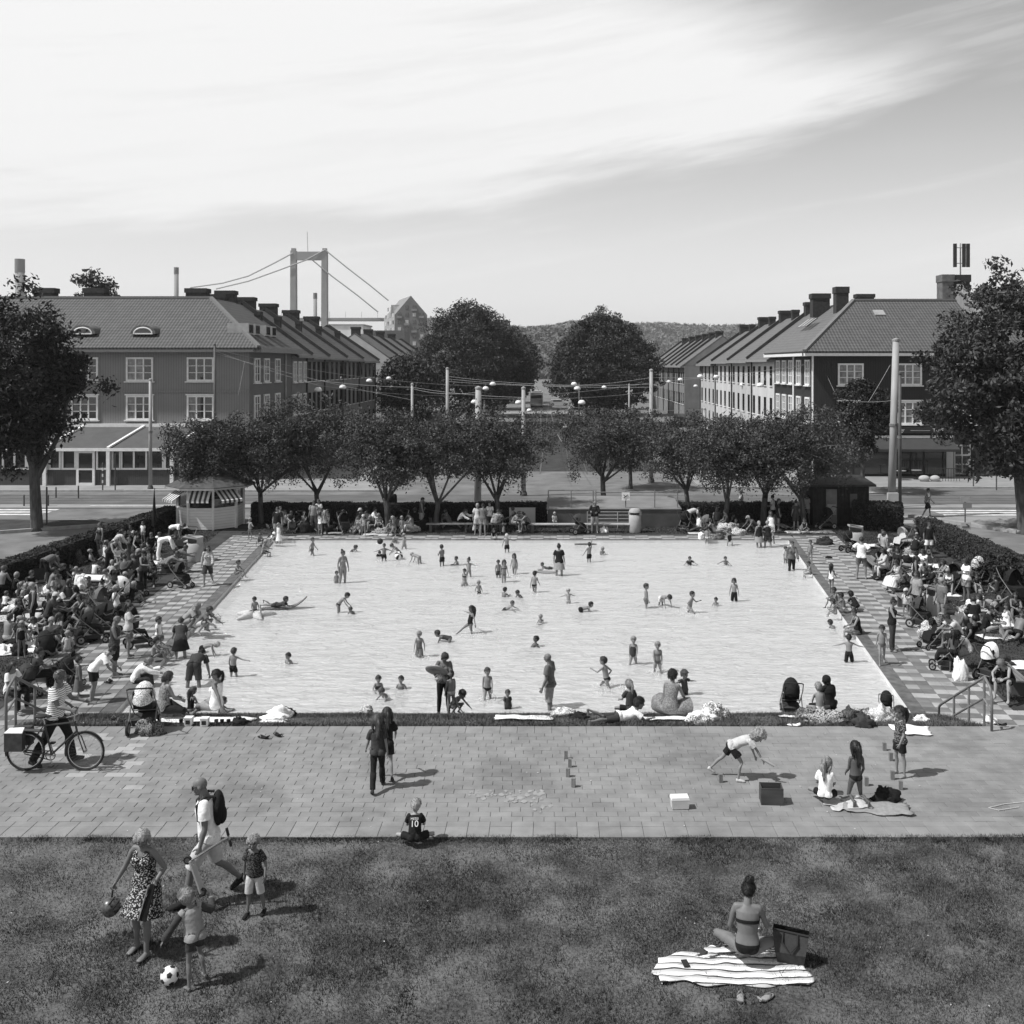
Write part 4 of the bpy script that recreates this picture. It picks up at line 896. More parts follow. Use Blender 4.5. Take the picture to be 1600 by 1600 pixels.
# span wires
def wire(pts, r, label):
    P = [W(*p) for p in pts]; full = []
    for a, b in zip(P[:-1], P[1:]):
        for i in range(8):
            t_ = i/8; q = a.lerp(b, t_); q.z -= 0.012*(b-a).length*4*t_*(1-t_); full.append(q)
    full.append(P[-1]); o = full[0]
    mb = MB().tube([q-o for q in full], r, 4); return single('span_wire', mb, m_wire, label, 'wire', o, group='overhead tram wires')
m_wire = mat('wire', 0.30, 0.5, var=0)
wl_ = [[(335, 548, 75), (497, 602, 77), (700, 618, 92)], [(335, 545, 75), (577, 590, 95), (747, 603, 100)], [(470, 590, 90), (644, 605, 80), (818, 621, 70)], [(644, 607, 80), (747, 613, 61)],
       [(699, 588, 92), (896, 602, 86), (1017, 590, 78)], [(699, 596, 92), (1017, 600, 78)], [(818, 618, 70), (1017, 598, 78)], [(747, 622, 61), (1017, 612, 78)], [(818, 630, 70), (1101, 640, 84)],
       [(1017, 597, 78), (1280, 566, 83)], [(1285, 570, 83.5), (1309, 622, 77), (1400, 625, 60)], [(1391, 570, 60.2), (1357, 628, 60.1)], [(382, 566, 77.5), (372, 618, 75.5)], [(1017, 590, 78), (1240, 580, 88)],
       [(699, 592, 92), (1017, 605, 78)], [(335, 552, 75), (644, 625, 80)], [(845, 640, 120), (846, 690, 75)], [(860, 640, 120), (878, 690, 75)]]
for i, p in enumerate(wl_):
    sh_ = lambda q: ' '.join(near_mast(W(*q)).split()[:5])
    wire(p, 0.012 if p[0][2] < 100 else .018, ' '.join(('thin wire from the %s to the %s' % (sh_(p[0]), sh_(p[-1]))).split()[:16]))
# hanging lamps
lamp_px = [(350, 628, 10), (372, 630, 8), (497, 608, 11.5), (535.5, 604, 10.5), (577, 594, 9.5), (607.5, 590, 8), (640, 591, 7), (741, 627, 10), (759, 606, 9.5), (770, 599, 9.5), (810, 628, 10), (827, 640, 8), (897, 599, 9),
           (902, 606, 10), (909, 628, 11), (944, 604, 7.5), (1026, 597, 5.5), (1045, 595, 7), (1063, 592, 8), (1087, 602, 5), (1094, 587, 9), (1119, 588, 9), (1160, 600, 9), (1188, 601, 11), (1310, 634, 11), (1357, 634, 14)]
ls = [MB().lathe([(.02, .30), (.17, .28), (.30, .17), (.355, 0.0), (.34, -.02)], k=14, cap=False), MB().lathe([(.33, 0), (.30, -.07), (.16, -.12), (.01, -.13)], k=14), MB().tube([(0, 0, .28), (0, 0, .62)], .035, 6)]
ld = [ls[0].data('shade', m_lampw, True), ls[1].data('bowl', mat('lamp_bowl', 0.55, 0.3, var=0), True), ls[2].data('stem', m_steel)]
for i_, (px, py, wpx) in enumerate(sorted(lamp_px)):
    d = 0.71*F/wpx*.92; d = min(d, 150); p = W(px, py+2, d)
    t = thing('hanging_lamp', ' '.join(('white dome lamp hung from the wires near the '+near_mast(p)).split()[:16]), 'street lamp', p, 0, 'street lamps hung on the tram wires')
    for n_, q in zip(('shade', 'bowl', 'stem'), ld): link(n_, q, t)
# ---- kiosk
kp = G(318, 827); kk = thing('kiosk', 'white octagonal kiosk with striped awnings and dark peaked roof', 'kiosk', (kp.x, kp.y+1.2, 0)); kk.scale = (.89, .89, .97)
kr = 2.02; k_a0 = R(22.5)
kw_w = wave_mat('kiosk_siding', 0.60, 0.35, 'Z', 0.16, prof='GAP', bump=0.3, var=.06)
ang = [k_a0+R(45)*i for i in range(8)]; kv = [(kr*math.cos(a), kr*math.sin(a)) for a in ang]
for i in range(8):
    (ax, ay), (bx_, by) = kv[i], kv[(i+1) % 8]
    MB().slab([(ax, ay, 0.05), (bx_, by, 0.05), (bx_, by, 1.25), (ax, ay, 1.25)], .06).build('wall_panel', kw_w, kk)
    MB().slab([(ax*.97, ay*.97, 1.25), (bx_*.97, by*.97, 1.25), (bx_*.97, by*.97, 2.3), (ax*.97, ay*.97, 2.3)], .03).build('hatch_glass', m_glass, kk)
    MB().beam((ax, ay, 1.24), (bx_, by, 1.24), .2, .08).build('counter', m_white, kk)
    MB().box((ax, ay, 1.15), (.14, .14, 2.3), rz=ang[i]).build('post', m_white, kk)
    MB().slab([(ax*1.02, ay*1.02, 2.2), (bx_*1.02, by*1.02, 2.2), (bx_*1.02, by*1.02, 2.45), (ax*1.02, ay*1.02, 2.45)], .05).build('frieze', m_white, kk)
MB().lathe([(2.75, 2.42), (2.72, 2.5), (1.6, 2.95), (.5, 3.3)], k=8, a0=k_a0).build('roof', mat('kiosk_roof', 0.07, 0.8, scale=3, var=.3), kk)
MB().lathe([(2.78, 2.36), (2.78, 2.44)], k=8, a0=k_a0).build('roof_edge', mat('kiosk_edge', 0.3, 0.7), kk)
MB().lathe([(.42, 3.3), (.40, 3.36), (.02, 3.6)], k=8, a0=k_a0).build('roof_cap', m_white, kk)
m_awd = mat('awning_stripe_dark', 0.05, 0.8, var=.1); m_awl = mat('awning_stripe_light', 0.62, 0.8, var=.1)
for i in (5, 4, 6):
    (ax, ay), (bx_, by) = kv[i], kv[(i+1) % 8]; nx_, ny_ = (ax+bx_)/2, (ay+by)/2; nl = math.hypot(nx_, ny_); nx_, ny_ = nx_/nl, ny_/nl
    aw = link('awning', None, kk); ns = 9
    for s in range(ns):
        l0, l1 = .06+.88*s/ns, .06+.88*(s+1)/ns
        P0, P1 = (ax+(bx_-ax)*l0, ay+(by-ay)*l0), (ax+(bx_-ax)*l1, ay+(by-ay)*l1); e = 1.0 if i != 5 else .55
        MB().poly([(P0[0]+nx_*e, P0[1]+ny_*e, 1.78), (P1[0]+nx_*e, P1[1]+ny_*e, 1.78), (P1[0]+nx_*.05, P1[1]+ny_*.05, 2.3), (P0[0]+nx_*.05, P0[1]+ny_*.05, 2.3)]) \
            .poly([(P0[0]+nx_*(e+.01), P0[1]+ny_*(e+.01), 1.64), (P1[0]+nx_*(e+.01), P1[1]+ny_*(e+.01), 1.64), (P1[0]+nx_*(e+.01), P1[1]+ny_*(e+.01), 1.78), (P0[0]+nx_*(e+.01), P0[1]+ny_*(e+.01), 1.78)]).build('stripe', m_awd if s % 2 else m_awl, aw)
# ---- dark wooden hut
hp = G(1270, 822); hut = thing('wooden_hut', 'dark plank hut with pale door panel under the large thorn tree', 'hut', (hp.x, hp.y, 0))
hwid = (1358-1270)*hp.y/F
for i in range(18):
    x = hwid*(i+.5)/18
    if 4 <= i <= 7: continue
    MB().box((x, rnd.uniform(-.015, .015), 1.2), (hwid/18-.02, .06, 2.4)).build('plank', mat('tarred_plank', 0.02, 0.8, scale=5, var=.4), hut)
MB().box((hwid/2, 1.2, 1.18), (hwid-.05, 2.3, 2.34)).build('wall', mat('hut_wall', 0.018, 0.9), hut); MB().slab([(-.3, -.35, 2.4), (hwid+.3, -.35, 2.4), (hwid+.3, 2.6, 2.65), (-.3, 2.6, 2.65)], .12).build('roof', m_black, hut)
dd = link('door', None, hut, (hwid*.33, -.02, 0)); MB().box((0, 0, 1.05), (.62, .06, 2.1)).build('door_leaf', mat('door_grey', 0.15, .8, scale=2, var=.3), dd); MB().box((0, -.05, .95), (.5, .03, .6)).build('notice', mat('notice_grey', 0.3, .8), dd)
MB().box((hwid*.72, -.05, 1.45), (.4, .03, .8)).build('notice', mat('notice_dark', 0.09, .7), hut)
# ---- concrete wall with railing
wp = thing('concrete_wall', 'weathered concrete retaining wall block with a railing along its top', 'wall', (-.35, 56.2, 0))
wwid = 7.55
MB().box((wwid/2, 2.1, .5), (wwid, 4.2, 1.0)).build('wall_body', m_conc, wp)
MB().slab([(-.05, -.05, 1.06), (wwid+.05, -.05, 1.06), (wwid+.05, 4.25, 1.22), (-.05, 4.25, 1.22)], .06).build('coping', m_concl, wp)
MB().box((-1.45, .9, .5), (1.5, .2, .95)).build('side_panel', m_conclw, wp)
for x in (.05, 1.35, 2.6, 2.75, 4.45, 6.1, 7.4): MB().tube([(x, .25, 1.05), (x, .25, 2.05)], .035, 6).build('post', m_steel, wp)
MB().tube([(.05, .25, 2.05), (2.6, .25, 2.05)], .03, 6).build('rail', m_steel, wp); MB().tube([(2.75, .25, 1.95), (7.4, .25, 1.95)], .03, 6).build('rail', m_steel, wp)
sgn = link('sign', None, wp, (4.45, .17, 1.72)); MB().box((0, 0, 0), (.45, .03, .45)).build('sign_plate', m_white, sgn)
MB().beam((-.12, -.022, -.08), (.12, -.022, .1), .05, .03).beam((-.12, -.024, .1), (-.02, -.024, .0), .05, .03).build('symbol', m_black, sgn)
# low metal crowd rail in front of the wall
rl = thing('railing', 'low four-bar pipe railing in front of the concrete wall by the litter bin', 'railing', (1.9, 55.75, 0))
for x in (0, 1.7, 3.0): MB().tube([(x, 0, 0), (x, 0, .95)], .03, 6).build('post', m_pole, rl)
for z in (.35, .55, .75, .93): MB().tube([(0, 0, z), (3.0, 0, z)], .022, 6).build('bar', m_pole, rl)
# ---- benches
def bench(label, a, b, back=False, m=None):
    a, b = Vector(a), Vector(b); c = (a+b)/2; ln = (b-a).length; rz = math.atan2(b.y-a.y, b.x-a.x); t = thing('bench', label, 'bench', c, rz, 'wooden benches round the pool'); m = m or m_wood
    for i in range(4): MB().box((0, -.18+.12*i, .45), (ln, .1, .045)).build('seat_slat', m, t)
    n_ = max(2, int(ln/1.6)+1)
    for i in range(n_): MB().box((-ln/2+.25+(ln-.5)*i/(n_-1), 0, .215), (.14, .38, .43)).build('leg', m_steel if back else m_conc, t)
    if back:
        for i in range(2): MB().box((0, .27+.02*i, .65+.15*i), (ln, .035, .1), rx=R(-12)).build('back_slat', m, t)
    return t
bench('long dark bench under the thorn trees by the shaded hedge', (-7.0, 54.6, 0), (-2.6, 54.6, 0))
bench('long pale bench in front of the concrete wall beside the litter bin', (-1.4, 54.5, 0), (4.2, 54.5, 0), m=mat('bench_wood_pale', 0.38, .8, scale=3, var=.2))
p = G(302, 868); single('side_table', MB().box((0, 0, .70), (.75, .55, .05)).box((-.2, 0, .34), (.07, .07, .68)).box((.2, 0, .34), (.07, .07, .68)).box((-.2, 0, .02), (.09, .4, .04)).box((.2, 0, .02), (.09, .4, .04)), m_conclw, 'small pale picnic table between the west litter bin and the deck', 'table', p)
for lb, a, b in (('bench with the seated people beside the west pram group', (-17.3, 45.2, 0), (-17.1, 43.6, 0)), ('bench on the west lawn edge opposite the pool steps', (-14.9, 30.2, 0), (-14.8, 28.6, 0)), ('bench on the east lawn edge with sitters and prams', (13.3, 38.0, 0), (13.2, 36.0, 0)),
                 ('bench by the east steps under the seated person in the dark vest', (12.9, 27.4, 0), (13.1, 29.2, 0)), ('bench half way along the east deck with three sitters', (14.35, 45.5, 0), (14.15, 43.2, 0))): bench(lb, a, b)
# ---- litter bins
def litter_bin(label, p, r=.33, h=1.15, style=0):
    t = thing('litter_bin', label, 'litter bin', p, 0, 'concrete litter bins round the pool'); m = mat('bin_concrete', 0.33, .8, scale=2, var=.15)
    MB().lathe([(r*.92, 0), (r, .05), (r*1.04, h*.74), (r*.9, h*.76), (r*.88, h*.5)], k=18, cap=False).build('drum', m, t, smooth=True)
    MB().lathe([(r*.87, h*.55), (.01, h*.56)], k=14, cap=False).build('inside', m_black, t)
    hd = MB(); n_ = 14
    if style == 0:
        MB().lathe([(r*1.04, h*.86), (r*.98, h*.95), (r*.6, h*1.02), (.02, h*1.04)], k=18, cap=False).build('hood', m, t, smooth=True)
        for i in range(10):
            a = R(-60)+i*R(30)
            if math.sin(a) < -.3: continue
            MB().box((math.cos(a)*r*.95, math.sin(a)*r*.95, h*.8), (.1, .1, h*.14), rz=a).build('hood_post', m, t)
    else:
        A = [R(-60)+R(240)*i/n_ for i in range(n_+1)]
        for a, b in zip(A[:-1], A[1:]):
            hd.poly([(math.cos(a)*r, math.sin(a)*r, h*.74), (math.cos(b)*r, math.sin(b)*r, h*.74), (math.cos(b)*r, math.sin(b)*r, h*1.0), (math.cos(a)*r, math.sin(a)*r, h*1.0)])
            hd.poly([(math.cos(b)*r, math.sin(b)*r, h*1.0), (-r*1.1, -r*.6, h*1.1), (-r*1.1, -r*.6, h*1.1+.02), (math.cos(a)*r, math.sin(a)*r, h*1.0)])
        hd.slab([(-r*1.25, -r*.9, h*1.06), (r*.6, -r*.9, h*.98), (r, r*.4, h*.98), (0, r, h*1.0), (-r*1.1, r*.7, h*1.06)], .06).build('hood', m, t)
    return t
p = G(992, 832); litter_bin('tall pale litter bin with rounded hood at the end of the long pale bench', p, .32, 1.3, 0)
p = G(1338, 858); litter_bin('litter bin with tilted lid at the corner of the east deck', p, .34, 1.15, 1); p = G(1463, 964); litter_bin('wide litter bin with tilted lid among prams on the east deck edge', p, .34, 1.08, 1); p = G(305, 877); litter_bin('litter bin with tilted lid beside the picnic table near the kiosk', p, .36, 1.15, 1)
# ---- posts and signs
def post(label, px, yt, yb, z=zs, r=.05, stripe=False):
    p = G(px, yb, z); h = (yb-yt)*p.y/F; t = thing('post', label, 'post', p)
    MB().tube([(0, 0, 0), (0, 0, h)], r, 8).build('shaft', m_pole_d, t); MB().lathe([(r*1.2, h), (r*.3, h+.06)], k=8).build('cap', m_pole_d, t)
    if stripe:
        for i in range(3): MB().lathe([(r*1.08, h*(.3+.22*i)), (r*1.08, h*(.41+.22*i))], k=8).build('band', m_white, t)
    return t
for px, yt, yb, lb in ((37.5, 774, 793, 'short black bollard west of the big dark tree'), (75.5, 774, 793, 'short black bollard just past the big dark tree'), (73, 762, 823, 'thin sign post right behind the dark tree trunk'), (122.5, 760, 779, 'black bollard on the kerb before the veranda door'), (87.5, 762, 778, 'black bollard on the far kerb behind the dark tree'),
                       (1521, 720, 762, 'slim post before the shop door of the black house'), (1557, 720, 766, 'slim post under the lime tree by the crossing')): post(lb, px, yt, yb)
post('striped reflective post on the far island before the veranda', 160.5, 724, 768, stripe=True); post('dark post with box before the veranda beam', 180, 710, 768)
p = G(1508, 843, zs); sg_ = thing('sign_post', 'sign post with two stacked plates and a lower arrow board by the east hedge', 'sign', p); k = p.y/F
MB().tube([(0, 0, 0), (0, 0, 67*k)], .035, 8).build('shaft', m_pole_d, sg_)
MB().box((0, -.04, 63*k), (15*k, .02, 8*k)).build('sign_plate', m_zinc, sg_); MB().box((.1, -.04, 53*k), (14*k, .02, 9*k)).build('sign_plate', mat('sign_back', 0.2, .6), sg_)
o = MB().box((.02, -.05, 21*k), (16*k, .02, 12*k)).build('sign_plate', m_conclw, sg_); MB().beam((-.18, -.065, 20*k), (.18, -.065, 20*k), .03, .06).beam((.04, -.066, 24.5*k), (.2, -.066, 21*k), .03, .06).build('arrow', m_pole_d, o)
# ---- hand rails by the steps
def handrail(label, pts_top, posts, lo=None):
    o = Vector(pts_top[0]); t = thing('handrail', label, 'handrail', (o.x, o.y, 0)); f = lambda p: (p[0]-o.x, p[1]-o.y, p[2])
    MB().tube([f(p) for p in pts_top], .03, 8).build('top_rail', m_steel, t, smooth=True)
    for a, b in posts: MB().tube([f(a), f(b)], .028, 8).build('post', m_steel, t)
    if lo: MB().tube([f(p) for p in lo], .025, 8).build('mid_rail', m_steel, t)
for s, xr, lb in ((1, 9.02, 'galvanised handrail beside the east steps'), (-1, -11.27, 'galvanised handrail beside the west steps')):
    zt = lambda d: 2.67-.585*(d-20.75)
    hook = [(xr, 20.42, ZP-.02), (xr, 20.42, 2.35), (xr, 20.5, 2.52), (xr, 20.75, 2.67)]
    run = [(xr, d, zt(d)) for d in (21.5, 22.3, 23.1)]+[(xr, 23.22, zt(23.1)-.1), (xr, 23.22, bank_z(23.2)-.05)]
    handrail(lb, hook+run, [((xr, d, bank_z(d)-.05), (xr, d, zt(d))) for d in (20.78, 21.55, 22.35)], [(xr, 20.45, 2.05), (xr, 20.78, 2.22), (xr, 22.6, 2.22-.585*1.82)])
# ---- tram, cars far down the avenue
td = 215; tm = thing('tram', 'tram coming down the avenue between the two huge trees', 'tram', (W(838, 0, td).x, td, zs))
MB().box((0, 7, 1.75), (2.6, 14, 2.9)).build('body', mat('tram_body', 0.30, .5, var=.1), tm); MB().box((0, -.02, 2.3), (2.3, .05, 1.0)).build('windscreen', m_glass, tm); MB().box((0, 7, 3.3), (1.8, 10, .4)).build('roof_gear', m_zinc, tm); MB().tube([(-.6, 3, 3.4), (0, 4, 4.6), (.6, 3, 3.4)], .05, 5).build('pantograph', m_black, tm)
for s in (-1, 1): MB().lathe([(.14, 0), (.14, .03)], (s*.85, -.03, .75), 10).build('headlight', m_lampw, tm)
MB().box((0, .3, .15), (2.5, .6, .35)).build('bumper', m_black, tm)
def car(label, px, py, rz, v, van=False):
    p = G(px, py, zs); t = thing('parked_car' if not van else 'van', label, 'car' if not van else 'van', p, rz); h = 1.95 if van else 1.42; m = mat('car_paint_%d' % int(v*100), v, .3, var=.03, spec=.6)
    prof = [(-2.1, .3), (2.15, .3), (2.15, .75), (1.3, .95 if not van else 1.15), (.65, h), (-1.7, h), (-2.1, .95)]
    b = MB(); n_ = len(prof)
    b.v += [(x, -.86, z) for x, z in prof]+[(x, .86, z) for x, z in prof]; b.f += [tuple(range(n_)), tuple(range(2*n_-1, n_-1, -1))]+[((i+1) % n_, i, n_+i, n_+(i+1) % n_) for i in range(n_)]
    b.build('body', m, t); MB().box((-.3, 0, h-.28), (1.9, 1.74, .34)).build('window', m_glass, t)
    for x in (-1.35, 1.35):
        for s in (-1, 1):
            w_ = MB().tube([(x, s*.72, .32), (x, s*.9, .32)], .32, 12).build('wheel', m_black, t); MB().tube([(x, s*.9, .32), (x, s*.915, .32)], .2, 10).build('rim', m_zinc, w_)
    for s in (-1, 1): MB().box((2.16, s*.6, .68), (.04, .3, .14)).build('headlight', m_lampw, t)
    return t
car('pale car crossing the far end of the avenue', 873, 634, R(0), .5); car('white van standing by the far street under the huge eastern tree', 992, 640, R(10), .75, True); car('dark car parked below the far east terrace', 1062, 660, R(80), .05); car('silver car passing behind the dark hut', 1130, 735, R(3), .4)
car('grey car waiting under the huge western avenue tree', 700, 662, R(85), .2); car('white car at the far kerb between the tram and the terrace', 905, 648, R(5), .7)
# grey stone blocks and cafe planters in front of the shop
for px, py, w_, lb in ((1444, 752, 1.0, 'rounded pale stone block before the shop window'), (1461, 752, .9, 'smaller pale stone block next to the other before the shop')):
    p = G(px, py, .05); mb = MB().ell((0, 0, .22), (w_*.45, .32, .26), 12, 8); single('stone_block', mb, m_conclw, lb, 'stone', p, smooth=True)
cr = thing('cafe_railing', 'dark cafe railing in front of the shop entrance', 'railing', G(1475, 752, .05))
for i in range(12): MB().tube([(-1.2+i*.22, 0, 0), (-1.2+i*.22, 0, 1.0)], .02, 5).build('bar', m_black, cr)
MB().tube([(-1.2, 0, 1.0), (1.22, 0, 1.0)], .03, 6).build('rail', m_black, cr)
tabl = [(1408, 750), (1432, 749)]
for (px, py), lb in zip(tabl, ('round cafe table under the shop awning, nearer the tram mast', 'round cafe table under the shop awning, nearer the shop door')):
    t = thing('cafe_table', lb, 'table', G(px, py, .05), 0, 'cafe tables under the awning'); MB().lathe([(.4, .72), (.4, .75)], k=14).build('table_top', m_zinc, t); MB().tube([(0, 0, 0), (0, 0, .72)], .03, 6).build('leg', m_black, t); MB().lathe([(.25, 0), (.22, .03)], k=12).build('base', m_black, t)
# ------------------------------------------------------------------ people: one continuous body per person, posed from a template
BN = ['pelvis', 'waist', 'chest', 'neck', 'head', 'uarmR', 'uarmL', 'foreR', 'foreL', 'handR', 'handL', 'fingR', 'fingL', 'thighR', 'thighL', 'shinR', 'shinL', 'footR', 'footL']
BI = {n: i for i, n in enumerate(BN)}
def template(kind):
    """kind: m, f (adults), c (child), t (toddler). Rest pose: arms out 42 degrees, facing +Y, right side +X"""
    hs, leg, tor, arm, wid, sh = {'m': (1, 1, 1, 1, 1, 1), 'f': (.97, .99, .97, .96, .90, .86), 'c': (1.27, .91, .92, .92, .84, .80), 't': (1.48, .76, .92, .80, .90, .80)}[kind]
    J = {}; hz = .93*leg; J['pelvis'] = Vector((0, 0, hz+.02)); J['waist'] = Vector((0, 0, hz+.02+.12*tor)); J['chest'] = Vector((0, 0, hz+.02+.28*tor)); J['neck'] = Vector((0, -.012, hz+.02+.50*tor)); J['head'] = Vector((0, .0, hz+.02+.575*tor))
    zsh = hz+.02+.462*tor; A = []; 
    for s, k in ((1, 'R'), (-1, 'L')):
        J['uarm'+k] = Vector((s*.178*sh, -.005, zsh)); da = Vector((s*math.sin(R(42)), 0, -math.cos(R(42))))
        J['fore'+k] = J['uarm'+k]+da*.285*arm; J['hand'+k] = J['fore'+k]+da*.25*arm; J['fing'+k] = J['hand'+k]+da*.085*arm
        J['thigh'+k] = Vector((s*.092*wid, 0, hz-.01)); J['shin'+k] = Vector((s*.125*wid, .012, hz*.535)); J['foot'+k] = Vector((s*.145*wid, -.012, .075))
    lw = wid
    parts = []
    def tube(pts, rr, k=14):
        b = MB(); b.tube(pts, rr, k); parts.append(b)
        for p, r in ((pts[0], rr[0]), (pts[-1], rr[-1])):
            e = r if isinstance(r, tuple) else (r, r); q = MB(); m = min(e)*.98; q.ell(p, (m, m, m), 10, 8); parts.append(q)
    def ell(c, r, rot=None): b = MB(); b.ell(c, r, 16, 12); parts.append(b)
    z0 = hz+.02
    if kind == 'm': sec = [(-.11, .09, .07, 0), (-.05, .155, .105, -.005), (.02, .168, .118, -.008), (.10, .158, .108, .0), (.17, .150, .102, .004), (.26, .160, .108, .004), (.35, .176, .114, 0), (.42, .178, .102, -.006), (.465, .145, .078, -.012), (.50, .08, .06, -.012)]
    elif kind == 'f': sec = [(-.11, .09, .07, 0), (-.05, .165, .11, -.008), (.02, .172, .12, -.010), (.10, .142, .098, .0), (.165, .124, .088, .004), (.26, .136, .094, .0), (.35, .152, .098, -.004), (.42, .150, .088, -.01), (.462, .118, .066, -.014), (.50, .066, .052, -.012)]
    else: sec = [(-.11, .085, .07, 0), (-.05, .128, .098, 0), (.02, .132, .102, .004), (.10, .128, .104, .012), (.17, .124, .098, .010), (.26, .130, .096, .004), (.35, .142, .095, 0), (.42, .140, .086, -.006), (.465, .112, .066, -.01), (.50, .06, .05, -.01)]
    b = MB(); b.tube([(0, y, z0+z*tor) for z, rx, ry, y in sec], [(rx, ry) for z, rx, ry, y in sec], 22); 
    # orient: tube frame along +Z: u = x axis; rebuild explicitly for elliptical rings
    b = MB(); n = 24
    for z, rx, ry, y in sec:
        for j in range(n):
            a = 2*math.pi*j/n; b.v.append((rx*math.cos(a), y+ry*math.sin(a), z0+z*tor))
    for i in range(len(sec)-1):
        for j in range(n):
            a0 = i*n+j; a1 = i*n+(j+1) % n; b.f.append((a0, a1, a1+n, a0+n))
    b.f.append(tuple(reversed(range(n)))); b.f.append(tuple((len(sec)-1)*n+j for j in range(n))); parts.append(b)
    if kind == 'f':
        for s in (-1, 1): ell((s*.068, .075, z0+.325*tor), (.06, .055, .06))
    for s in (-1, 1): ell((s*.078*wid, -.055*wid, z0-.035), (.088*wid, .082*wid, .095))
    for s, k in ((1, 'R'), (-1, 'L')):
        q = .86 if kind in 'mf' else .8; tube([Vector((s*.02, -.014, z0+.475*tor)), J['uarm'+k]+Vector((-s*.05, -.006, .012)), J['uarm'+k]+Vector((-s*.012, -.004, -.004))], [.052*q, .05*q, .05*q], 10)
        tube([Vector((s*.09, -.01, z0+.36*tor)), J['uarm'+k]+Vector((-s*.02, -.004, -.03))], [.07*q, .056*q], 10)
    nk = {'m': .062, 'f': .05, 'c': .048, 't': .05}[kind]
    tube([(0, -.014, z0+.44*tor), (0, -.004, z0+.60*tor)], [nk*1.12, nk], 12)
    hc = Vector((0, .012*hs, J['head'].z+.098*hs)); fs = hs
    ell(hc+Vector((0, -.006*fs, .018*fs)), (.077*fs, .097*fs, .092*fs)); ell(hc+Vector((0, .022*fs, -.045*fs)), (.060*fs, .070*fs, .072*fs)); ell(hc+Vector((0, .045*fs, -.085*fs)), (.036*fs, .040*fs, .030*fs))
    tube([hc+Vector((0, .088*fs, .012*fs)), hc+Vector((0, .108*fs, -.024*fs))], [.009*fs, .015*fs], 8)
    ell(hc+Vector((0, .086*fs, .030*fs)), (.052*fs, .016*fs, .010*fs)); ell(hc+Vector((0, .086*fs, -.062*fs)), (.024*fs, .012*fs, .010*fs))
    for s in (-1, 1): ell(hc+Vector((s*.078*fs, -.006*fs, -.012*fs)), (.012*fs, .024*fs, .032*fs)); ell(hc+Vector((s*.04*fs, .074*fs, -.02*fs)), (.022*fs, .02*fs, .02*fs))
    for s, k in ((1, 'R'), (-1, 'L')):
        U, Fo, H, Fi = J['uarm'+k], J['fore'+k], J['hand'+k], J['fing'+k]; da = (Fo-U).normalized(); a_ = arm
        tw = {'m': 1.0, 'f': .84, 'c': .74, 't': .84}[kind]
        tube([U+Vector((-s*.02, 0, .005)), U+da*.06*a_, U+da*.15*a_, Fo], [.052*tw*1.02, .053*tw, .047*tw, .039*tw]); tube([Fo, Fo+da*.07*a_, Fo+da*.15*a_, H], [.039*tw, .042*tw, .034*tw, .025*tw])
        hs_ = {'m': 1.0, 'f': .9, 'c': .8, 't': .74}[kind]; side = Vector((da.z, 0, -da.x))
        b = MB(); n = 12; mid = [(0, .026, .019), (.03, .036, .018), (.065, .042, .0155), (.09, .040, .013)]
        fr = Vector((0, 1, 0)); nr = da.cross(fr).normalized()
        for t_, w_, th in mid:
            for j in range(n):
                aa = 2*math.pi*j/n; p = H+da*t_*hs_+fr*math.cos(aa)*w_*hs_+nr*math.sin(aa)*th*hs_; b.v.append(tuple(p))
        for i in range(3):
            for j in range(n): a0 = i*n+j; a1 = i*n+(j+1) % n; b.f.append((a0, a1, a1+n, a0+n))
        b.f.append(tuple(reversed(range(n)))); b.f.append(tuple(3*n+j for j in range(n))); parts.append(b)
        inn = -nr if (-nr).x*s < 0 else nr
        for q, ln in ((-.033, .058), (-.011, .074), (.012, .080), (.035, .070)):
            b0 = H+da*.082*hs_+fr*q*hs_; d1 = (da+fr*q*3.2+inn*.12).normalized(); d2 = (da+fr*q*2.2+inn*.45).normalized(); m1 = b0+d1*ln*.5*hs_
            tube([b0, m1, m1+d2*ln*.55*hs_], [.0098*hs_, .0092*hs_, .0075*hs_], 8)
        b0 = H+da*.022*hs_+fr*.030*hs_; m1 = b0+(da*.5+fr*.85+inn*.2).normalized()*.042*hs_; tube([b0, m1, m1+(da*.85+fr*.45+inn*.3).normalized()*.034*hs_], [.0135*hs_, .0115*hs_, .009*hs_], 8)
        T_, S_, A_ = J['thigh'+k], J['shin'+k], J['foot'+k]; lt = {'m': 1.0, 'f': 1.0, 'c': .80, 't': .90}[kind]; lc = {'m': 1.0, 'f': .93, 'c': .78, 't': .86}[kind]
        tube([T_+Vector((0, -.004, .03)), T_.lerp(S_, .3)+Vector((0, .008, 0)), T_.lerp(S_, .7)+Vector((0, .004, 0)), S_], [.090*lt, .086*lt, .066*lt, .054*lc], 16)
        tube([S_, S_.lerp(A_, .22)+Vector((0, -.014, 0)), S_.lerp(A_, .42)+Vector((0, -.014, 0)), S_.lerp(A_, .75), A_], [.053*lc, .055*lc, .052*lc, .038*lc, .034*lc], 14)
        fl = {'m': 1.0, 'f': .92, 'c': .80, 't': .68}[kind]; x = A_.x; b = MB(); n = 14
        for y, w_, zc_, h in ((-.062, .026, .040, .036), (-.045, .032, .042, .042), (0, .035, .046, .046), (.06, .040, .034, .034), (.11, .046, .026, .025), (.15, .044, .021, .019), (.178, .028, .018, .013)):
            for j in range(n):
                aa = 2*math.pi*j/n; b.v.append((x+s*.006+w_*fl*math.cos(aa), A_.y+y*fl+.01, zc_*fl+h*fl*math.sin(aa)))
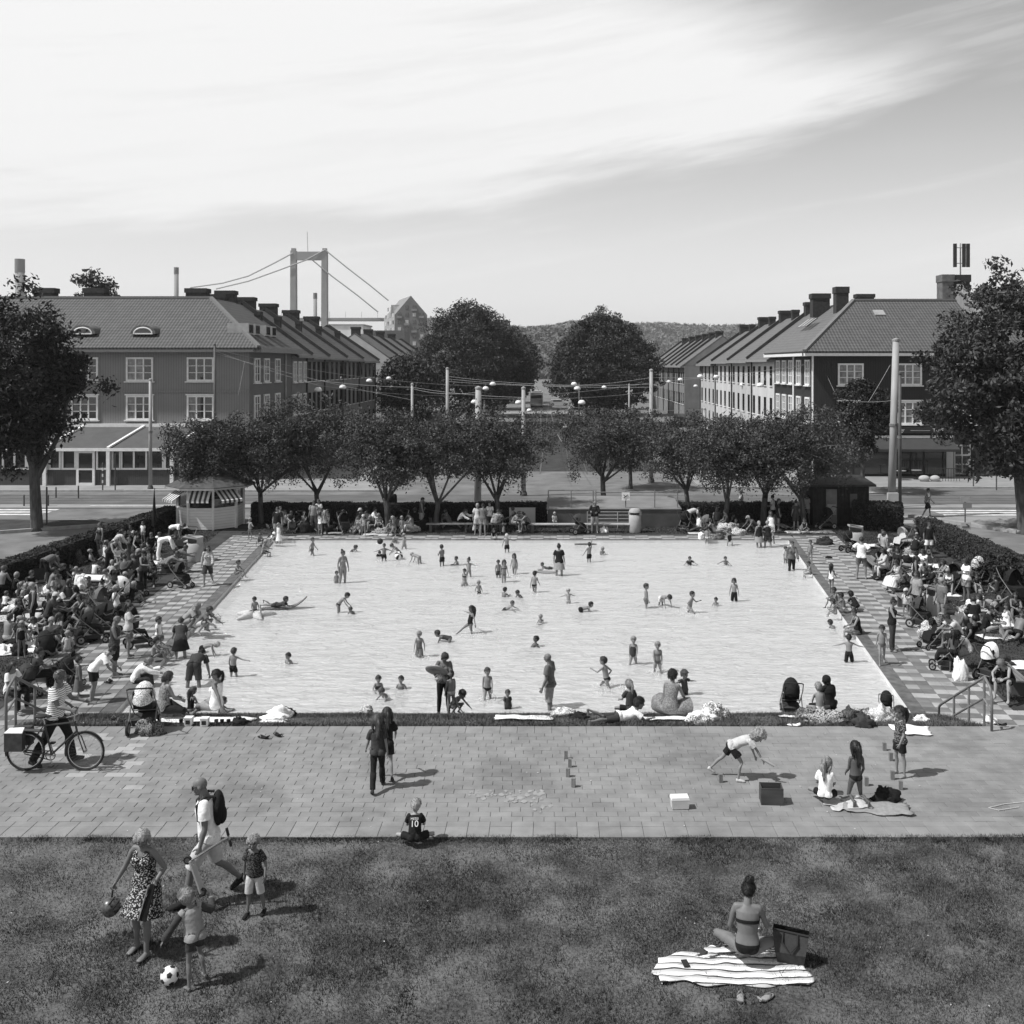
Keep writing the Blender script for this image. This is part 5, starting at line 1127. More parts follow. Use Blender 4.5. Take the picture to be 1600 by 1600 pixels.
        for i in range(6):
            for j in range(n): a0 = i*n+j; a1 = i*n+(j+1) % n; b.f.append((a1, a0, a0+n, a1+n))
        b.f.append(tuple(range(n))); b.f.append(tuple(6*n+j for j in reversed(range(n)))); parts.append(b)
    mb = MB()
    for b in parts:
        n0 = len(mb.v); mb.v += b.v; mb.f += [tuple(i+n0 for i in f) for f in b.f]
    me = mb.data('body_raw', mat('skin_base', .3)); o = bpy.data.objects.new('body_raw', me); col.objects.link(o)
    rm = o.modifiers.new('r', 'REMESH'); rm.mode = 'VOXEL'; rm.voxel_size = .0068; sm = o.modifiers.new('s', 'SMOOTH'); sm.factor = .5; sm.iterations = 3
    dc = o.modifiers.new('d', 'DECIMATE')
    lods = []
    dg = bpy.context.evaluated_depsgraph_get(); H_ = None; base_n = None
    for tgt in (13000, 3600, 1500):
        dc.ratio = 1.0 if base_n is None else min(1, tgt/base_n)
        if base_n is None:
            dc.show_viewport = False; dg.update(); e = o.evaluated_get(dg).to_mesh(); e.calc_loop_triangles(); base_n = len(e.loop_triangles); o.evaluated_get(dg).to_mesh_clear(); dc.show_viewport = True; dc.ratio = tgt/base_n
        dg.update(); ev = o.evaluated_get(dg); e = ev.to_mesh(); e.calc_loop_triangles()
        V = np.empty(len(e.vertices)*3, np.float32); e.vertices.foreach_get('co', V); V = V.reshape(-1, 3).astype(float)
        Fc = np.empty(len(e.loop_triangles)*3, np.int32); e.loop_triangles.foreach_get('vertices', Fc); Fc = Fc.reshape(-1, 3)
        Nn = np.zeros_like(V); fn = np.cross(V[Fc[:, 1]]-V[Fc[:, 0]], V[Fc[:, 2]]-V[Fc[:, 0]])
        for c in range(3): np.add.at(Nn, Fc[:, c], fn)
        Nn /= np.linalg.norm(Nn, axis=1, keepdims=True)+1e-9
        ev.to_mesh_clear(); lods.append((V, Fc, Nn))
    bpy.data.objects.remove(o); bpy.data.meshes.remove(me)
    # bone segments for the weights
    seg = {'pelvis': (J['pelvis']-Vector((0, 0, .06)), J['waist'], .13), 'waist': (J['waist'], J['chest'], .12), 'chest': (J['chest'], J['neck']-Vector((0, 0, .06)), .135), 'neck': (J['neck']-Vector((0, 0, .02)), J['head'], .055), 'head': (J['head']+Vector((0, .01, .04)), hc+Vector((0, 0, .05)), .085*hs)}
    for k in 'RL':
        da = (J['fore'+k]-J['uarm'+k]).normalized()
        seg['uarm'+k] = (J['uarm'+k], J['fore'+k], .05); seg['fore'+k] = (J['fore'+k], J['hand'+k], .04); seg['hand'+k] = (J['hand'+k], J['fing'+k], .035); seg['fing'+k] = (J['fing'+k]+da*.012, J['fing'+k]+da*.08, .03)
        seg['thigh'+k] = (J['thigh'+k]-Vector((0, 0, .03)), J['shin'+k], .085); seg['shin'+k] = (J['shin'+k], J['foot'+k]+Vector((0, 0, .03)), .05); seg['foot'+k] = (J['foot'+k]+Vector((0, -.03, -.03)), J['foot'+k]+Vector((0, .15, -.05)), .038)
    def weights(V):
        D = np.empty((len(V), len(BN)))
        for i, nme in enumerate(BN):
            a, b, r = seg[nme]; a = np.array(a); b = np.array(b); ab = b-a; t = np.clip(((V-a)@ab)/(ab@ab), 0, 1); D[:, i] = np.linalg.norm(V-a-t[:, None]*ab, axis=1)/r
        Wt = 1/np.maximum(D, .05)**7; Wt[:, 3] *= .8
        # hands, feet and head must not pull on far regions
        Wt /= Wt.sum(1, keepdims=True); Wt[Wt < .02] = 0; Wt /= Wt.sum(1, keepdims=True); return Wt
    top = max(float(lods[0][0][:, 2].max()), 1.0)
    return dict(kind=kind, J=J, lods=lods, W=[weights(l[0]) for l in lods], H=top, hc=hc, hs=hs, wf=weights, cache={}, hz=hz, z0=z0, tor=tor, zsh=zsh)
TPL = {}
def tpl(k):
    if k not in TPL: TPL[k] = template(k)
    return TPL[k]

# ---- poses. Limb = (forward swing from hanging down, outward swing) in degrees
P0 = dict(tor=(0, 0, 0), twist=0, tilt=0, head=(0, 0), aR=(4, 9), aL=(4, 9), fR=(14, 5), fL=(14, 5), tR=(1, 4), tL=(1, 4), sR=(-2, 3), sL=(-2, 3), kR=0, kL=0, cR=15, cL=15, hR=None, hL=None)
def P_(**k): d = dict(P0); d.update(k); return d
POSES = {
 'stand': P_(), 'standA': P_(tR=(6, 6), sR=(-6, 4), tL=(-3, 5), aR=(-6, 12), fR=(20, 6), aL=(10, 12), fL=(30, 0), head=(8, 10)),
 'armout': P_(aR=(30, 62), fR=(45, 75), aL=(5, 20), tR=(8, 8), sL=(-6, 5)), 'armsout': P_(aR=(10, 70), fR=(20, 80), aL=(10, 65), fL=(20, 75), tR=(12, 8), sR=(-10, 6), tL=(-6, 8)),
 'armup': P_(aR=(160, 10), fR=(175, 5), aL=(10, 25), fL=(20, 25), tR=(10, 5), sR=(-8, 4)), 'hold': P_(aR=(18, 14), fR=(92, -22), aL=(18, 14), fL=(92, -22), head=(18, 0)), 'fold': P_(aR=(10, 10), fR=(70, -45), aL=(10, 10), fL=(70, -45), head=(8, 10)),
 'walk': P_(tR=(24, 3), sR=(6, 2), tL=(-16, 3), sL=(-38, 3), aR=(-22, 8), fR=(-6, 6), aL=(22, 8), fL=(36, 4), tor=(3, 2, 2), kL=-28), 'walk2': P_(tL=(22, 3), sL=(4, 2), tR=(-12, 3), sR=(-30, 3), aL=(-18, 10), fL=(0, 6), aR=(18, 10), fR=(42, 4), tor=(3, 2, 2), kR=-20),
 'run': P_(tR=(48, 5), sR=(-22, 3), tL=(-24, 5), sL=(-62, 3), aR=(-42, 12), fR=(40, 0), aL=(45, 12), fL=(110, -10), tor=(10, 5, 4), kL=-40, head=(4, 0)), 'kick': P_(tR=(56, 10), sR=(50, 10), tL=(-4, 6), sL=(-6, 4), aR=(20, 78), fR=(25, 85), aL=(-10, 35), fL=(0, 30), tor=(-8, -3, 0)),
 'hips': P_(aR=(-22, 42), fR=(40, -62), aL=(-22, 42), fL=(40, -62), tR=(2, 8), tL=(2, 8)), 'bend': P_(tor=(62, 14, 12), aR=(12, 6), fR=(20, 4), aL=(16, 6), fL=(24, 4), tR=(-8, 7), tL=(-8, 7), sR=(-2, 5), sL=(-2, 5), head=(70, 0)),
 'lean': P_(tor=(30, 12, 10), aR=(24, 10), fR=(40, 0), aL=(28, 10), fL=(48, 0), tR=(2, 6), sR=(-10, 4), tL=(4, 6), sL=(-10, 4), head=(40, 0)), 'squat': P_(tor=(28, 14, 10), tR=(108, 14), sR=(-38, 6), tL=(108, 14), sL=(-38, 6), aR=(38, 12), fR=(50, 0), aL=(40, 12), fL=(55, 0), head=(25, 0), kR=-18, kL=-18),
 'sit': P_(tor=(-6, 14, 12), tR=(118, 10), sR=(26, 4), tL=(118, 12), sL=(26, 4), aR=(44, 10), fR=(88, -24), aL=(44, 10), fL=(88, -24), head=(6, 0)), 'sitx': P_(tor=(-2, 10, 8), tR=(84, 48), sR=(52, -62), tL=(84, 48), sL=(48, -58), aR=(22, 12), fR=(66, -12), aL=(22, 12), fL=(66, -12), head=(14, 0), kR=20, kL=20),
 'sitl': P_(tor=(-12, 6, 6), tR=(86, 7), sR=(85, 5), tL=(86, 9), sL=(80, 6), aR=(-24, 14), fR=(-14, 10), aL=(-24, 14), fL=(-14, 10), kR=55, kL=55), 'sitb': P_(tor=(0, 8, 8), tR=(86, 9), sR=(2, 4), tL=(86, 9), sL=(-4, 4), aR=(26, 8), fR=(78, -10), aL=(26, 8), fL=(78, -10), head=(12, 0)),
 'sitlean': P_(tor=(6, 28, 22), tR=(92, 10), sR=(4, 3), tL=(92, 12), sL=(8, 3), aR=(52, 8), fR=(70, -22), aL=(52, 8), fL=(96, -12), head=(34, 0)), 'sitside': P_(tor=(-8, 4, 4), tR=(84, 30), sR=(40, -60), tL=(84, -10), sL=(20, -72), aR=(10, 20), fR=(30, 0), aL=(-30, 25), fL=(-20, 15), kR=30, kL=30),
 'kneel': P_(tR=(6, 8), sR=(-86, 4), tL=(10, 9), sL=(-86, 5), kR=-80, kL=-80, aR=(8, 10), fR=(30, 0), aL=(8, 10), fL=(40, 0)), 'kneelsit': P_(tor=(8, 8, 6), tR=(62, 14), sR=(-86, 4), tL=(62, 14), sL=(-86, 4), kR=-80, kL=-80, aR=(30, 10), fR=(70, -10), aL=(30, 10), fL=(70, -10), head=(20, 0)),
 'crawl': P_(tor=(72, 10, 4), tR=(10, 10), sR=(-84, 5), tL=(2, 10), sL=(-84, 5), kR=-80, kL=-80, aR=(18, 10), fR=(8, 6), aL=(10, 14), fL=(6, 8), head=(20, 10)), 'prone': P_(tor=(82, 2, -22), tR=(-90, 7), sR=(-90, 5), tL=(-90, 7), sL=(-118, 5), kR=-80, kL=-80, aR=(40, 16), fR=(92, -14), aL=(40, 16), fL=(92, -14), head=(8, 0)),
 'lie': P_(tor=(-86, -2, 0), tR=(100, 8), sR=(68, 5), tL=(92, 8), sL=(88, 5), aR=(70, 30), fR=(80, 20), aL=(80, 30), fL=(84, 20), head=(-62, 10), kR=60, kL=60), 'recl': P_(tor=(-42, 6, 6), tR=(104, 9), sR=(52, 4), tL=(92, 10), sL=(84, 6), aR=(-48, 16), fR=(30, 10), aL=(-48, 16), fL=(30, 10), kR=50, kL=50, head=(-6, 0)),
 'swim': P_(tor=(58, 6, -6), tR=(-60, 10), sR=(-70, 6), tL=(-40, 12), sL=(-76, 6), kR=-60, kL=-60, aR=(60, 40), fR=(70, 30), aL=(50, 45), fL=(66, 30), head=(6, 0)), 'leanback': P_(tor=(-40, -4, 0), tR=(70, 10), sR=(20, 6), tL=(60, 12), sL=(10, 6), aR=(-60, 22), fR=(-40, 16), aL=(-30, 40), fL=(10, 30), head=(-12, 10)),
}
def bdir(a, b, s):
    a, b = R(a), R(b); return Vector((s*math.sin(b), math.cos(b)*math.sin(a), -math.cos(b)*math.cos(a)))
def solve(T_, po):
    """returns rotation (3x3) and joint position for each bone"""
    J = T_['J']; RX = lambda t: Matrix.Rotation(-R(t), 3, 'X'); rot, pos = {}, {}
    tz = Matrix.Rotation(R(po['twist']), 3, 'Z'); ty = Matrix.Rotation(R(po['tilt']), 3, 'Y')
    p0, p1, p2 = po['tor']; rot['pelvis'] = RX(p0); rot['waist'] = tz @ ty @ RX(p0+p1); rot['chest'] = tz @ ty @ RX(p0+p1+p2)
    hp, hy = po['head']; rot['head'] = Matrix.Rotation(R(hy), 3, 'Z') @ RX(hp); rot['neck'] = Matrix((rot['chest'].to_quaternion().slerp(rot['head'].to_quaternion(), .5)).to_matrix())
    pos['pelvis'] = Vector(J['pelvis'])
    for c, p in (('waist', 'pelvis'), ('chest', 'waist'), ('neck', 'chest'), ('head', 'neck')): pos[c] = pos[p]+rot[p] @ (J[c]-J[p])
    for s, k in ((1, 'R'), (-1, 'L')):
        def chain(n, par, tgt, child):
            rest = (J[child]-J[n]).normalized(); cur = rot[par] @ rest; q = cur.rotation_difference(tgt); rot[n] = q.to_matrix() @ rot[par]; pos[n] = pos[par]+rot[par] @ (J[n]-J[par])
        chain('uarm'+k, 'chest', bdir(*po['a'+k], s), 'fore'+k); chain('fore'+k, 'uarm'+k, bdir(*po['f'+k], s), 'hand'+k)
        hd = po['h'+k]; chain('hand'+k, 'fore'+k, bdir(*(hd or po['f'+k]), s), 'fing'+k)
        ax = rot['hand'+k] @ Vector((0, 1, 0)); rot['fing'+k] = Matrix.Rotation(R(po['c'+k])*s, 3, ax) @ rot['hand'+k]; pos['fing'+k] = pos['hand'+k]+rot['hand'+k] @ (J['fing'+k]-J['hand'+k])
        chain('thigh'+k, 'pelvis', bdir(*po['t'+k], s), 'shin'+k); chain('shin'+k, 'thigh'+k, bdir(*po['s'+k], s), 'foot'+k)
        tw = R(po['t'+k][1])*.8; rot['foot'+k] = Matrix.Rotation(-s*tw, 3, 'Z') @ Matrix.Rotation(R(po['k'+k]), 3, 'X'); pos['foot'+k] = pos['shin'+k]+rot['shin'+k] @ (J['foot'+k]-J['shin'+k])
    Rm = np.array([np.array(rot[n]) for n in BN]); tm = np.array([np.array(pos[n])-np.array(rot[n]) @ np.array(J[n]) for n in BN]); return Rm, tm, rot, pos
def skin(V, Wt, Rm, tm):
    out = np.zeros_like(V)
    for i in range(len(BN)):
        w_ = Wt[:, i]; k = w_ > 0
        if k.any(): out[k] += w_[k, None]*(V[k] @ Rm[i].T+tm[i])
    return out

# ---- garments cut from the body surface in the rest pose
def garment(T_, lod, kind):
    key = (lod, kind)
    if key in T_['cache']: return T_['cache'][key]
    V, Fc, Nn = T_['lods'][lod]; Wt = T_['W'][lod]
    if kind in ('bra', 'brief', 'suit') and lod < 2:
        dm = Wt.argmax(1); Fc = Fc[np.isin(dm, [0, 1, 2, 13, 14])[Fc].any(1)]
        for _ in range(2): V, Fc, Nn, Wt = subdiv(V, Fc, Nn, Wt)
    dom = Wt.argmax(1); H = T_['H']; z0, tor, zsh = T_['z0'], T_['tor'], T_['zsh']
    z = V[:, 2]; ax = np.abs(V[:, 0]); J = T_['J']
    arm = np.isin(dom, [5, 6, 7, 8, 9, 10, 11, 12]); legb = np.isin(dom, [13, 14, 15, 16, 17, 18]); torso = np.isin(dom, [0, 1, 2, 3])
    uR = np.array(J['uarmR']); dA = np.array((J['foreR']-J['uarmR']).normalized()); Vm = V.copy(); Vm[:, 0] = ax; ta = ((Vm-uR)@dA)/(J['foreR']-J['uarmR']).length
    zk = J['shinR'].z; zc = z0-.06; neckz = z0+.475*tor
    off = np.full(len(V), .012); kd = T_['kind']; A_ = J['uarmR'].x
    if kind in ('tee', 'long', 'tank', 'vest', 'jacket', 'overvest'):
        lo = z0-.05; sl = {'tee': .62, 'long': 1.86, 'tank': -.30, 'vest': .02, 'jacket': 1.9, 'overvest': .10}[kind]
        s = np.where(arm, (sl-ta)*.28, np.minimum(z-lo, neckz-z)); s[dom == 4] = -1
        if kind in ('tank', 'vest'):
            cut = np.where(z > zsh-.06, A_*(.70 if kind == 'tank' else .80)-ax, 1.0); neck = np.where((z > zsh-.07) & (V[:, 1] > -.02), ax-.05, 1.0); s = np.minimum(s, np.minimum(cut, neck))
        off = (.022 if kind == 'overvest' else .014)+.016*np.clip((zsh-z)/.5, 0, 1)*(~arm)+arm*(.010+.016*np.clip(ta/max(sl, .3), 0, 1))
    elif kind == 'bra':
        back = np.clip(-V[:, 1]*20+.5, 0, 1); s = np.minimum(z-(z0+(.265+.03*back)*tor), z0+(.36-.022*back)*tor-z); s[arm | legb | (dom > 2)] = -.05; off[:] = .008
    elif kind == 'suit':
        s = np.minimum(z-(zc+.55*np.maximum(ax-.03, 0)), z0+.41*tor-z); s = np.minimum(s, np.where(V[:, 1] < -.02, np.maximum(ax-.06, z0+.31*tor-z), 1)); s = np.minimum(s, np.where(z > z0+.34*tor, A_*.66-ax, 1)); s[arm] = -.03; s[dom > 12] = np.minimum(s, z-(zc+.55*np.maximum(ax-.03, 0)))[dom > 12]; off[:] = .008
    elif kind == 'brief': s = np.minimum(z-(zc-.01+.6*np.maximum(ax-.03, 0)), z0+.05-z); s[arm] = -.05; off[:] = .008
    elif kind in ('trunks', 'shorts', 'long_shorts', 'pants', 'leggings'):
        bot = {'trunks': zk+.19, 'shorts': zk+.14, 'long_shorts': zk+.015, 'pants': .075, 'leggings': .10}[kind]
        s = np.minimum(z-bot, z0+.07-z); s[arm] = -.05; fl = {'trunks': .014, 'shorts': .03, 'long_shorts': .034, 'pants': .026, 'leggings': .004}[kind]
        off = .010+fl*np.clip((z0-z)/max(z0-bot, .1), 0, 1)
    elif kind in ('shoeR', 'shoeL'): s = .078-z; s[~np.isin(dom, [15, 16, 17, 18]) | ((V[:, 0] > 0) != (kind == 'shoeR'))] = -.05; off[:] = .011
    elif kind == 'hijab':
        hc = T_['hc']; h_ = T_['hs']; fc_ = np.sqrt((ax/(.056*h_))**2+((z-hc.z+.01*h_)/(.078*h_))**2)-1; s = np.where(V[:, 1] > hc.y+.03*h_, np.where(z > hc.z-.1*h_, fc_*.05, .05), .05); s[(dom < 2) | (dom > 4)] = -.05; s = np.where(torso, np.minimum(s, z-(z0+.33*tor)), s); off[:] = .03
    g = None; wr = np.zeros(len(V))
    if kind in ('tee', 'long', 'jacket', 'shorts', 'long_shorts', 'pants', 'trunks') and lod < 2: wr = (noise2(V[:, 0]*9+V[:, 2]*3, V[:, 2]*9+V[:, 1]*5, 1.0, 3)-.5)*.016
    T_['cache'][key] = clip(V+Nn*(off+wr)[:, None], Fc, Wt, s); return T_['cache'][key]
def subdiv(V, Fc, Nn, Wt):
    e = np.sort(np.concatenate([Fc[:, [0, 1]], Fc[:, [1, 2]], Fc[:, [2, 0]]]), 1); u, inv = np.unique(e, axis=0, return_inverse=True); inv = inv.ravel(); n = len(V); k = len(Fc); a, b, c = inv[:k]+n, inv[k:2*k]+n, inv[2*k:]+n
    m = lambda A: np.concatenate([A, (A[u[:, 0]]+A[u[:, 1]])/2]); F2 = np.concatenate([np.stack([Fc[:, 0], a, c], 1), np.stack([a, Fc[:, 1], b], 1), np.stack([c, b, Fc[:, 2]], 1), np.stack([a, b, c], 1)]); return m(V), F2, m(Nn), m(Wt)
def clip(V, Fc, Wt, s):
    """part of a surface where s > 0, cut exactly along s = 0"""
    ins = s > 0; cnt = ins[Fc].sum(1); full = Fc[cnt == 3]; NV, NW, NF, ed = [], [], [], {}; n0 = len(V)
    def cut(i, j):
        k = (i, j) if i < j else (j, i)
        if k not in ed:
            t = min(.98, max(.02, s[k[0]]/(s[k[0]]-s[k[1]]))); NV.append(V[k[0]]*(1-t)+V[k[1]]*t); NW.append(Wt[k[0]]*(1-t)+Wt[k[1]]*t); ed[k] = n0+len(NV)-1
        return ed[k]
    for f in Fc[(cnt == 1) | (cnt == 2)]:
        p = []
        for q in range(3):
            i, j = int(f[q]), int(f[(q+1) % 3])
            if ins[i]: p.append(i)
            if ins[i] != ins[j]: p.append(cut(i, j))
        NF += [(p[0], p[k], p[k+1]) for k in range(1, len(p)-1)]
    A = np.concatenate([V, np.array(NV)]) if NV else V; B = np.concatenate([Wt, np.array(NW)]) if NW else Wt; F_ = np.concatenate([full, np.array(NF, int).reshape(-1, 3)])
    idx = np.unique(F_); rem = np.full(len(A), -1); rem[idx] = np.arange(len(idx)); return A[idx], rem[F_], B[idx]
def hair(T_, lod, style):
    key = (lod, 'hair', style)
    if key in T_['cache']: return T_['cache'][key]
    V, Fc, Nn = T_['lods'][lod]; Wt = T_['W'][lod]; hc = np.array(T_['hc']); hs = T_['hs']; q = (V-hc)/hs; dom = Wt.argmax(1)
    line = np.interp(q[:, 1], [-.1, -.04, -.01, .02, .05, .09], [-.068, -.058, -.015, .016, .044, .050])
    ear = (np.abs(q[:, 0]) > .068) & (q[:, 2] < .02) & (q[:, 1] > -.03)
    sv = (q[:, 2]-line)*hs; sv[ear] = -.02; sv[~np.isin(dom, [3, 4])] = -.05
    th = {'short': .017, 'curly': .034, 'long': .018, 'pony': .014, 'bun': .014, 'bob': .022, 'cap': .02}.get(style, .012)*hs
    nz = (noise2(q[:, 0]*60, q[:, 2]*60+q[:, 1]*40, 1.0, 5)-.4)*{'curly': .03}.get(style, .008)*hs
    v_, f_, w_ = clip(V+Nn*(th+nz)[:, None], Fc, Wt, sv); Vg = [v_]; Fg = [f_]; Wg = [w_]
    extra = MB(); k = 10 if lod < 2 else 7
    P = lambda x, y, z: tuple(hc+np.array([x, y, z])*hs)
    if style == 'long':
        extra.tube([P(0, -.055, .07), P(0, -.085, .0), P(0, -.092, -.08), P(0, -.088, -.16), P(0, -.10, -.24), P(0, -.105, -.31)], [(.05*hs, .03*hs), (.085*hs, .042*hs), (.088*hs, .04*hs), (.082*hs, .032*hs), (.066*hs, .025*hs), (.03*hs, .012*hs)], k)
        for s in (-1, 1): extra.tube([P(s*.05, .03, .075), P(s*.082, .0, .01), P(s*.082, -.03, -.08), P(s*.072, -.05, -.16)], [.02*hs, .028*hs, .026*hs, .012*hs], 7)
    elif style == 'bob':
        extra.tube([P(0, -.05, .06), P(0, -.075, .0), P(0, -.075, -.07), P(0, -.07, -.105)], [(.05*hs, .03*hs), (.09*hs, .045*hs), (.088*hs, .04*hs), (.07*hs, .03*hs)], k)
        for s in (-1, 1): extra.tube([P(s*.05, .035, .07), P(s*.084, .01, .0), P(s*.082, .0, -.08)], [.02*hs, .028*hs, .018*hs], 7)
    elif style == 'pony': extra.tube([P(0, -.09, .06), P(0, -.135, .05), P(0, -.15, -.03), P(0, -.135, -.13), P(0, -.12, -.19)], [.018*hs, .03*hs, .034*hs, .026*hs, .008*hs], 8)
    elif style == 'bun': extra.ell(P(.01, -.055, .128), (.058*hs, .052*hs, .046*hs), 12, 8); extra.ell(P(.03, -.075, .15), (.035*hs, .03*hs, .03*hs), 8, 6)
    elif style == 'cap':
        n = 9; base = [P(.062*math.cos(a), .08+.075*math.sin(a), .046-.02*math.sin(a)) for a in [math.pi*i/n for i in range(n+1)]]; up = [(x, y, z+.012*hs) for x, y, z in base]
        extra.f += [tuple(range(n+1)), tuple(range(2*n+1, n, -1))]+[(i, i+n+1, i+n+2, i+1) for i in range(n)]; extra.v += base+up
    if extra.v:
        ev = np.array(extra.v); tris = []
        for f in extra.f: tris += [(f[0], f[i], f[i+1]) for i in range(1, len(f)-1)]
        n0 = len(Vg[0]); Vg.append(ev); Fg.append(np.array(tris)+n0); we = np.zeros((len(ev), len(BN))); lo = np.clip((hc[2]-.10*hs-ev[:, 2])/(.18*hs), 0, .85) if style == 'long' else np.zeros(len(ev)); we[:, 4] = 1-lo; we[:, 2] = lo; Wg.append(we)
    VA, FA, WA = np.concatenate(Vg), np.concatenate(Fg), np.concatenate(Wg)
    if lod < 2 and style != 'cap':
        g = np.random.default_rng(len(style)*7+lod); ns = 1500 if lod == 0 else 380; A, B, C = VA[FA[:, 0]], VA[FA[:, 1]], VA[FA[:, 2]]; nn = np.cross(B-A, C-A); ar = np.linalg.norm(nn, axis=1)+1e-9; fi = g.choice(len(FA), ns, p=ar/ar.sum()); u = g.random((ns, 1)); v = g.random((ns, 1)); sw = (u+v) > 1; u = np.where(sw, 1-u, u); v = np.where(sw, 1-v, v)
        P0 = A[fi]*(1-u-v)+B[fi]*u+C[fi]*v; n_ = nn[fi]/ar[fi][:, None]; n_ *= np.sign(((P0-hc)*n_).sum(1, keepdims=True)+1e-6)
        dn = np.array([0, -.25, -1.0])+g.normal(size=(ns, 3))*(.9 if style == 'curly' else .28); dn -= n_*(dn*n_).sum(1, keepdims=True); dn /= np.linalg.norm(dn, axis=1, keepdims=True)+1e-6
        ln = g.uniform(.022, .05, (ns, 1))*hs; sd_ = np.cross(n_, dn)*g.uniform(.003, .0065, (ns, 1))*hs*(1 if lod == 0 else 1.8); tip = P0+dn*ln+n_*g.uniform(.003, .014 if style != 'curly' else .03, (ns, 1))*hs; P0 = P0-n_*.002
        SV = np.stack([P0-sd_, P0+sd_, tip], 1).reshape(-1, 3); n0 = len(VA); WS = np.repeat(WA[FA[fi, 0]], 3, axis=0); VA = np.concatenate([VA, SV]); FA = np.concatenate([FA, np.arange(ns*3).reshape(-1, 3)+n0]); WA = np.concatenate([WA, WS])
    r = (VA, FA, WA); T_['cache'][key] = r; return r
def skirt(T_, length, flare, top='waist'):
    """open cone of cloth from the waist (or chest) to the hem, hanging on the hips and thighs"""
    key = ('skirt', length, flare, top)
    if key in T_['cache']: return T_['cache'][key]
    z0, tor = T_['z0'], T_['tor']; wd = {'m': 1, 'f': 1, 'c': .82, 't': .84}[T_['kind']]; n, m = 28, 14; zt = z0+.10*tor; V = []; 
    for i in range(m):
        t = i/(m-1); z = zt-(zt-(z0-length))*t; hip = min(1, t*length*1.2/.14) if length else 1; hip = min(1.0, (zt-z)/.13)
        rx = (.142+.045*hip+flare*max(0, (z0-z))*.9)*wd; ry = (.112+.032*hip+flare*max(0, (z0-z))*.85)*wd
        for j in range(n):
            a = 2*math.pi*j/n; w_ = 1+.07*flare*2*math.sin(a*7+i*.3)*max(0, t-.3); V.append((rx*w_*math.cos(a), -.006+ry*w_*math.sin(a), z))
    F_ = []
    for i in range(m-1):
        for j in range(n): a0 = i*n+j; a1 = i*n+(j+1) % n; F_ += [(a0, a1+n, a1), (a0, a0+n, a1+n)]
    V = np.array(V); Wt = np.zeros((len(V), len(BN))); dz = np.clip((z0-.02-V[:, 2])/.16, 0, 1); sx = .5+.5*np.tanh(V[:, 0]/.07); zk = T_['J']['shinR'].z
    Wt[:, 0] = 1-dz; lowk = np.clip((zk-V[:, 2])/.15, 0, 1)*.8
    Wt[:, 13] = dz*sx*(1-lowk); Wt[:, 14] = dz*(1-sx)*(1-lowk); Wt[:, 15] = dz*sx*lowk; Wt[:, 16] = dz*(1-sx)*lowk
    T_['cache'][key] = (V, np.array(F_), Wt); return T_['cache'][key]

# ---- tones and materials
TONE = {'k': .014, 'd': .045, 'g': .125, 'm': .26, 'l': .48, 'w': .80}; TWORD = {'k': 'black', 'd': 'dark', 'g': 'grey', 'm': 'mid-grey', 'l': 'pale', 'w': 'white'}
def cloth_mat(code):
    key = 'cloth_'+code
    if key in MATS: return MATS[key]
    if len(code) == 1: return mat(key, TONE[code], .85, scale=14, var=.14, bump=.7, bscale=13, dist=.02, spec=.2)
    a, b, pt = TONE[code[0]], TONE[code[1]], code[2]; m = bpy.data.materials.new(key); m.use_nodes = True; t = m.node_tree; p = t.nodes['Principled BSDF']; p.inputs['Roughness'].default_value = .85; p.inputs['Specular IOR Level'].default_value = .2
    c = N(t, 'ShaderNodeTexCoord'); s = N(t, 'ShaderNodeSeparateXYZ'); L(t, c.outputs['Object'], s.inputs[0])
    if pt in 's|':
        o = s.outputs[2 if pt == 's' else 0]; fac = M_(t, 'GREATER_THAN', M_(t, 'FRACT', M_(t, 'DIVIDE', o, .036 if pt == 's' else .06)), .72 if pt == 's' else .62)
    elif pt == '#':
        fa = M_(t, 'GREATER_THAN', M_(t, 'FRACT', M_(t, 'DIVIDE', s.outputs[2], .08)), .6); fb = M_(t, 'GREATER_THAN', M_(t, 'FRACT', M_(t, 'DIVIDE', s.outputs[0], .08)), .6); fac = M_(t, 'MULTIPLY', M_(t, 'ADD', fa, fb), .5)
    else:
        v = N(t, 'ShaderNodeTexVoronoi' if pt == 'o' else 'ShaderNodeTexNoise'); v.inputs['Scale'].default_value = 62 if pt == 'o' else 52
        L(t, c.outputs['Object'], v.inputs['Vector']); fac = SM(t, v.outputs[0], .36 if pt == 'o' else (.46 if pt == 'x' else .53), .5 if pt == 'o' else (.54 if pt == 'x' else .58))
    mx_ = N(t, 'ShaderNodeMix'); mx_.data_type = 'FLOAT'; L(t, fac, mx_.inputs[0]); mx_.inputs[2].default_value = a; mx_.inputs[3].default_value = b; L(t, mx_.outputs[0], p.inputs['Base Color']); MATS[key] = m; return m
SKIN = {'1': .215, '2': .15, '3': .095, '4': .05, '5': .30}
def skin_mats(c): return [mat('skin_tone_'+c, SKIN[c], .55, scale=9, var=.10, spec=.35), mat('eye_and_brow', .02, .4, var=0), mat('lips_'+c, SKIN[c]*.5, .5, var=0)]
HAIRV = {'k': .010, 'd': .026, 'b': .06, 'l': .28, 'w': .46, 'g': .15}; HWORD = {'k': 'black', 'd': 'dark', 'b': 'brown', 'l': 'fair', 'w': 'white-blond', 'g': 'grey'}
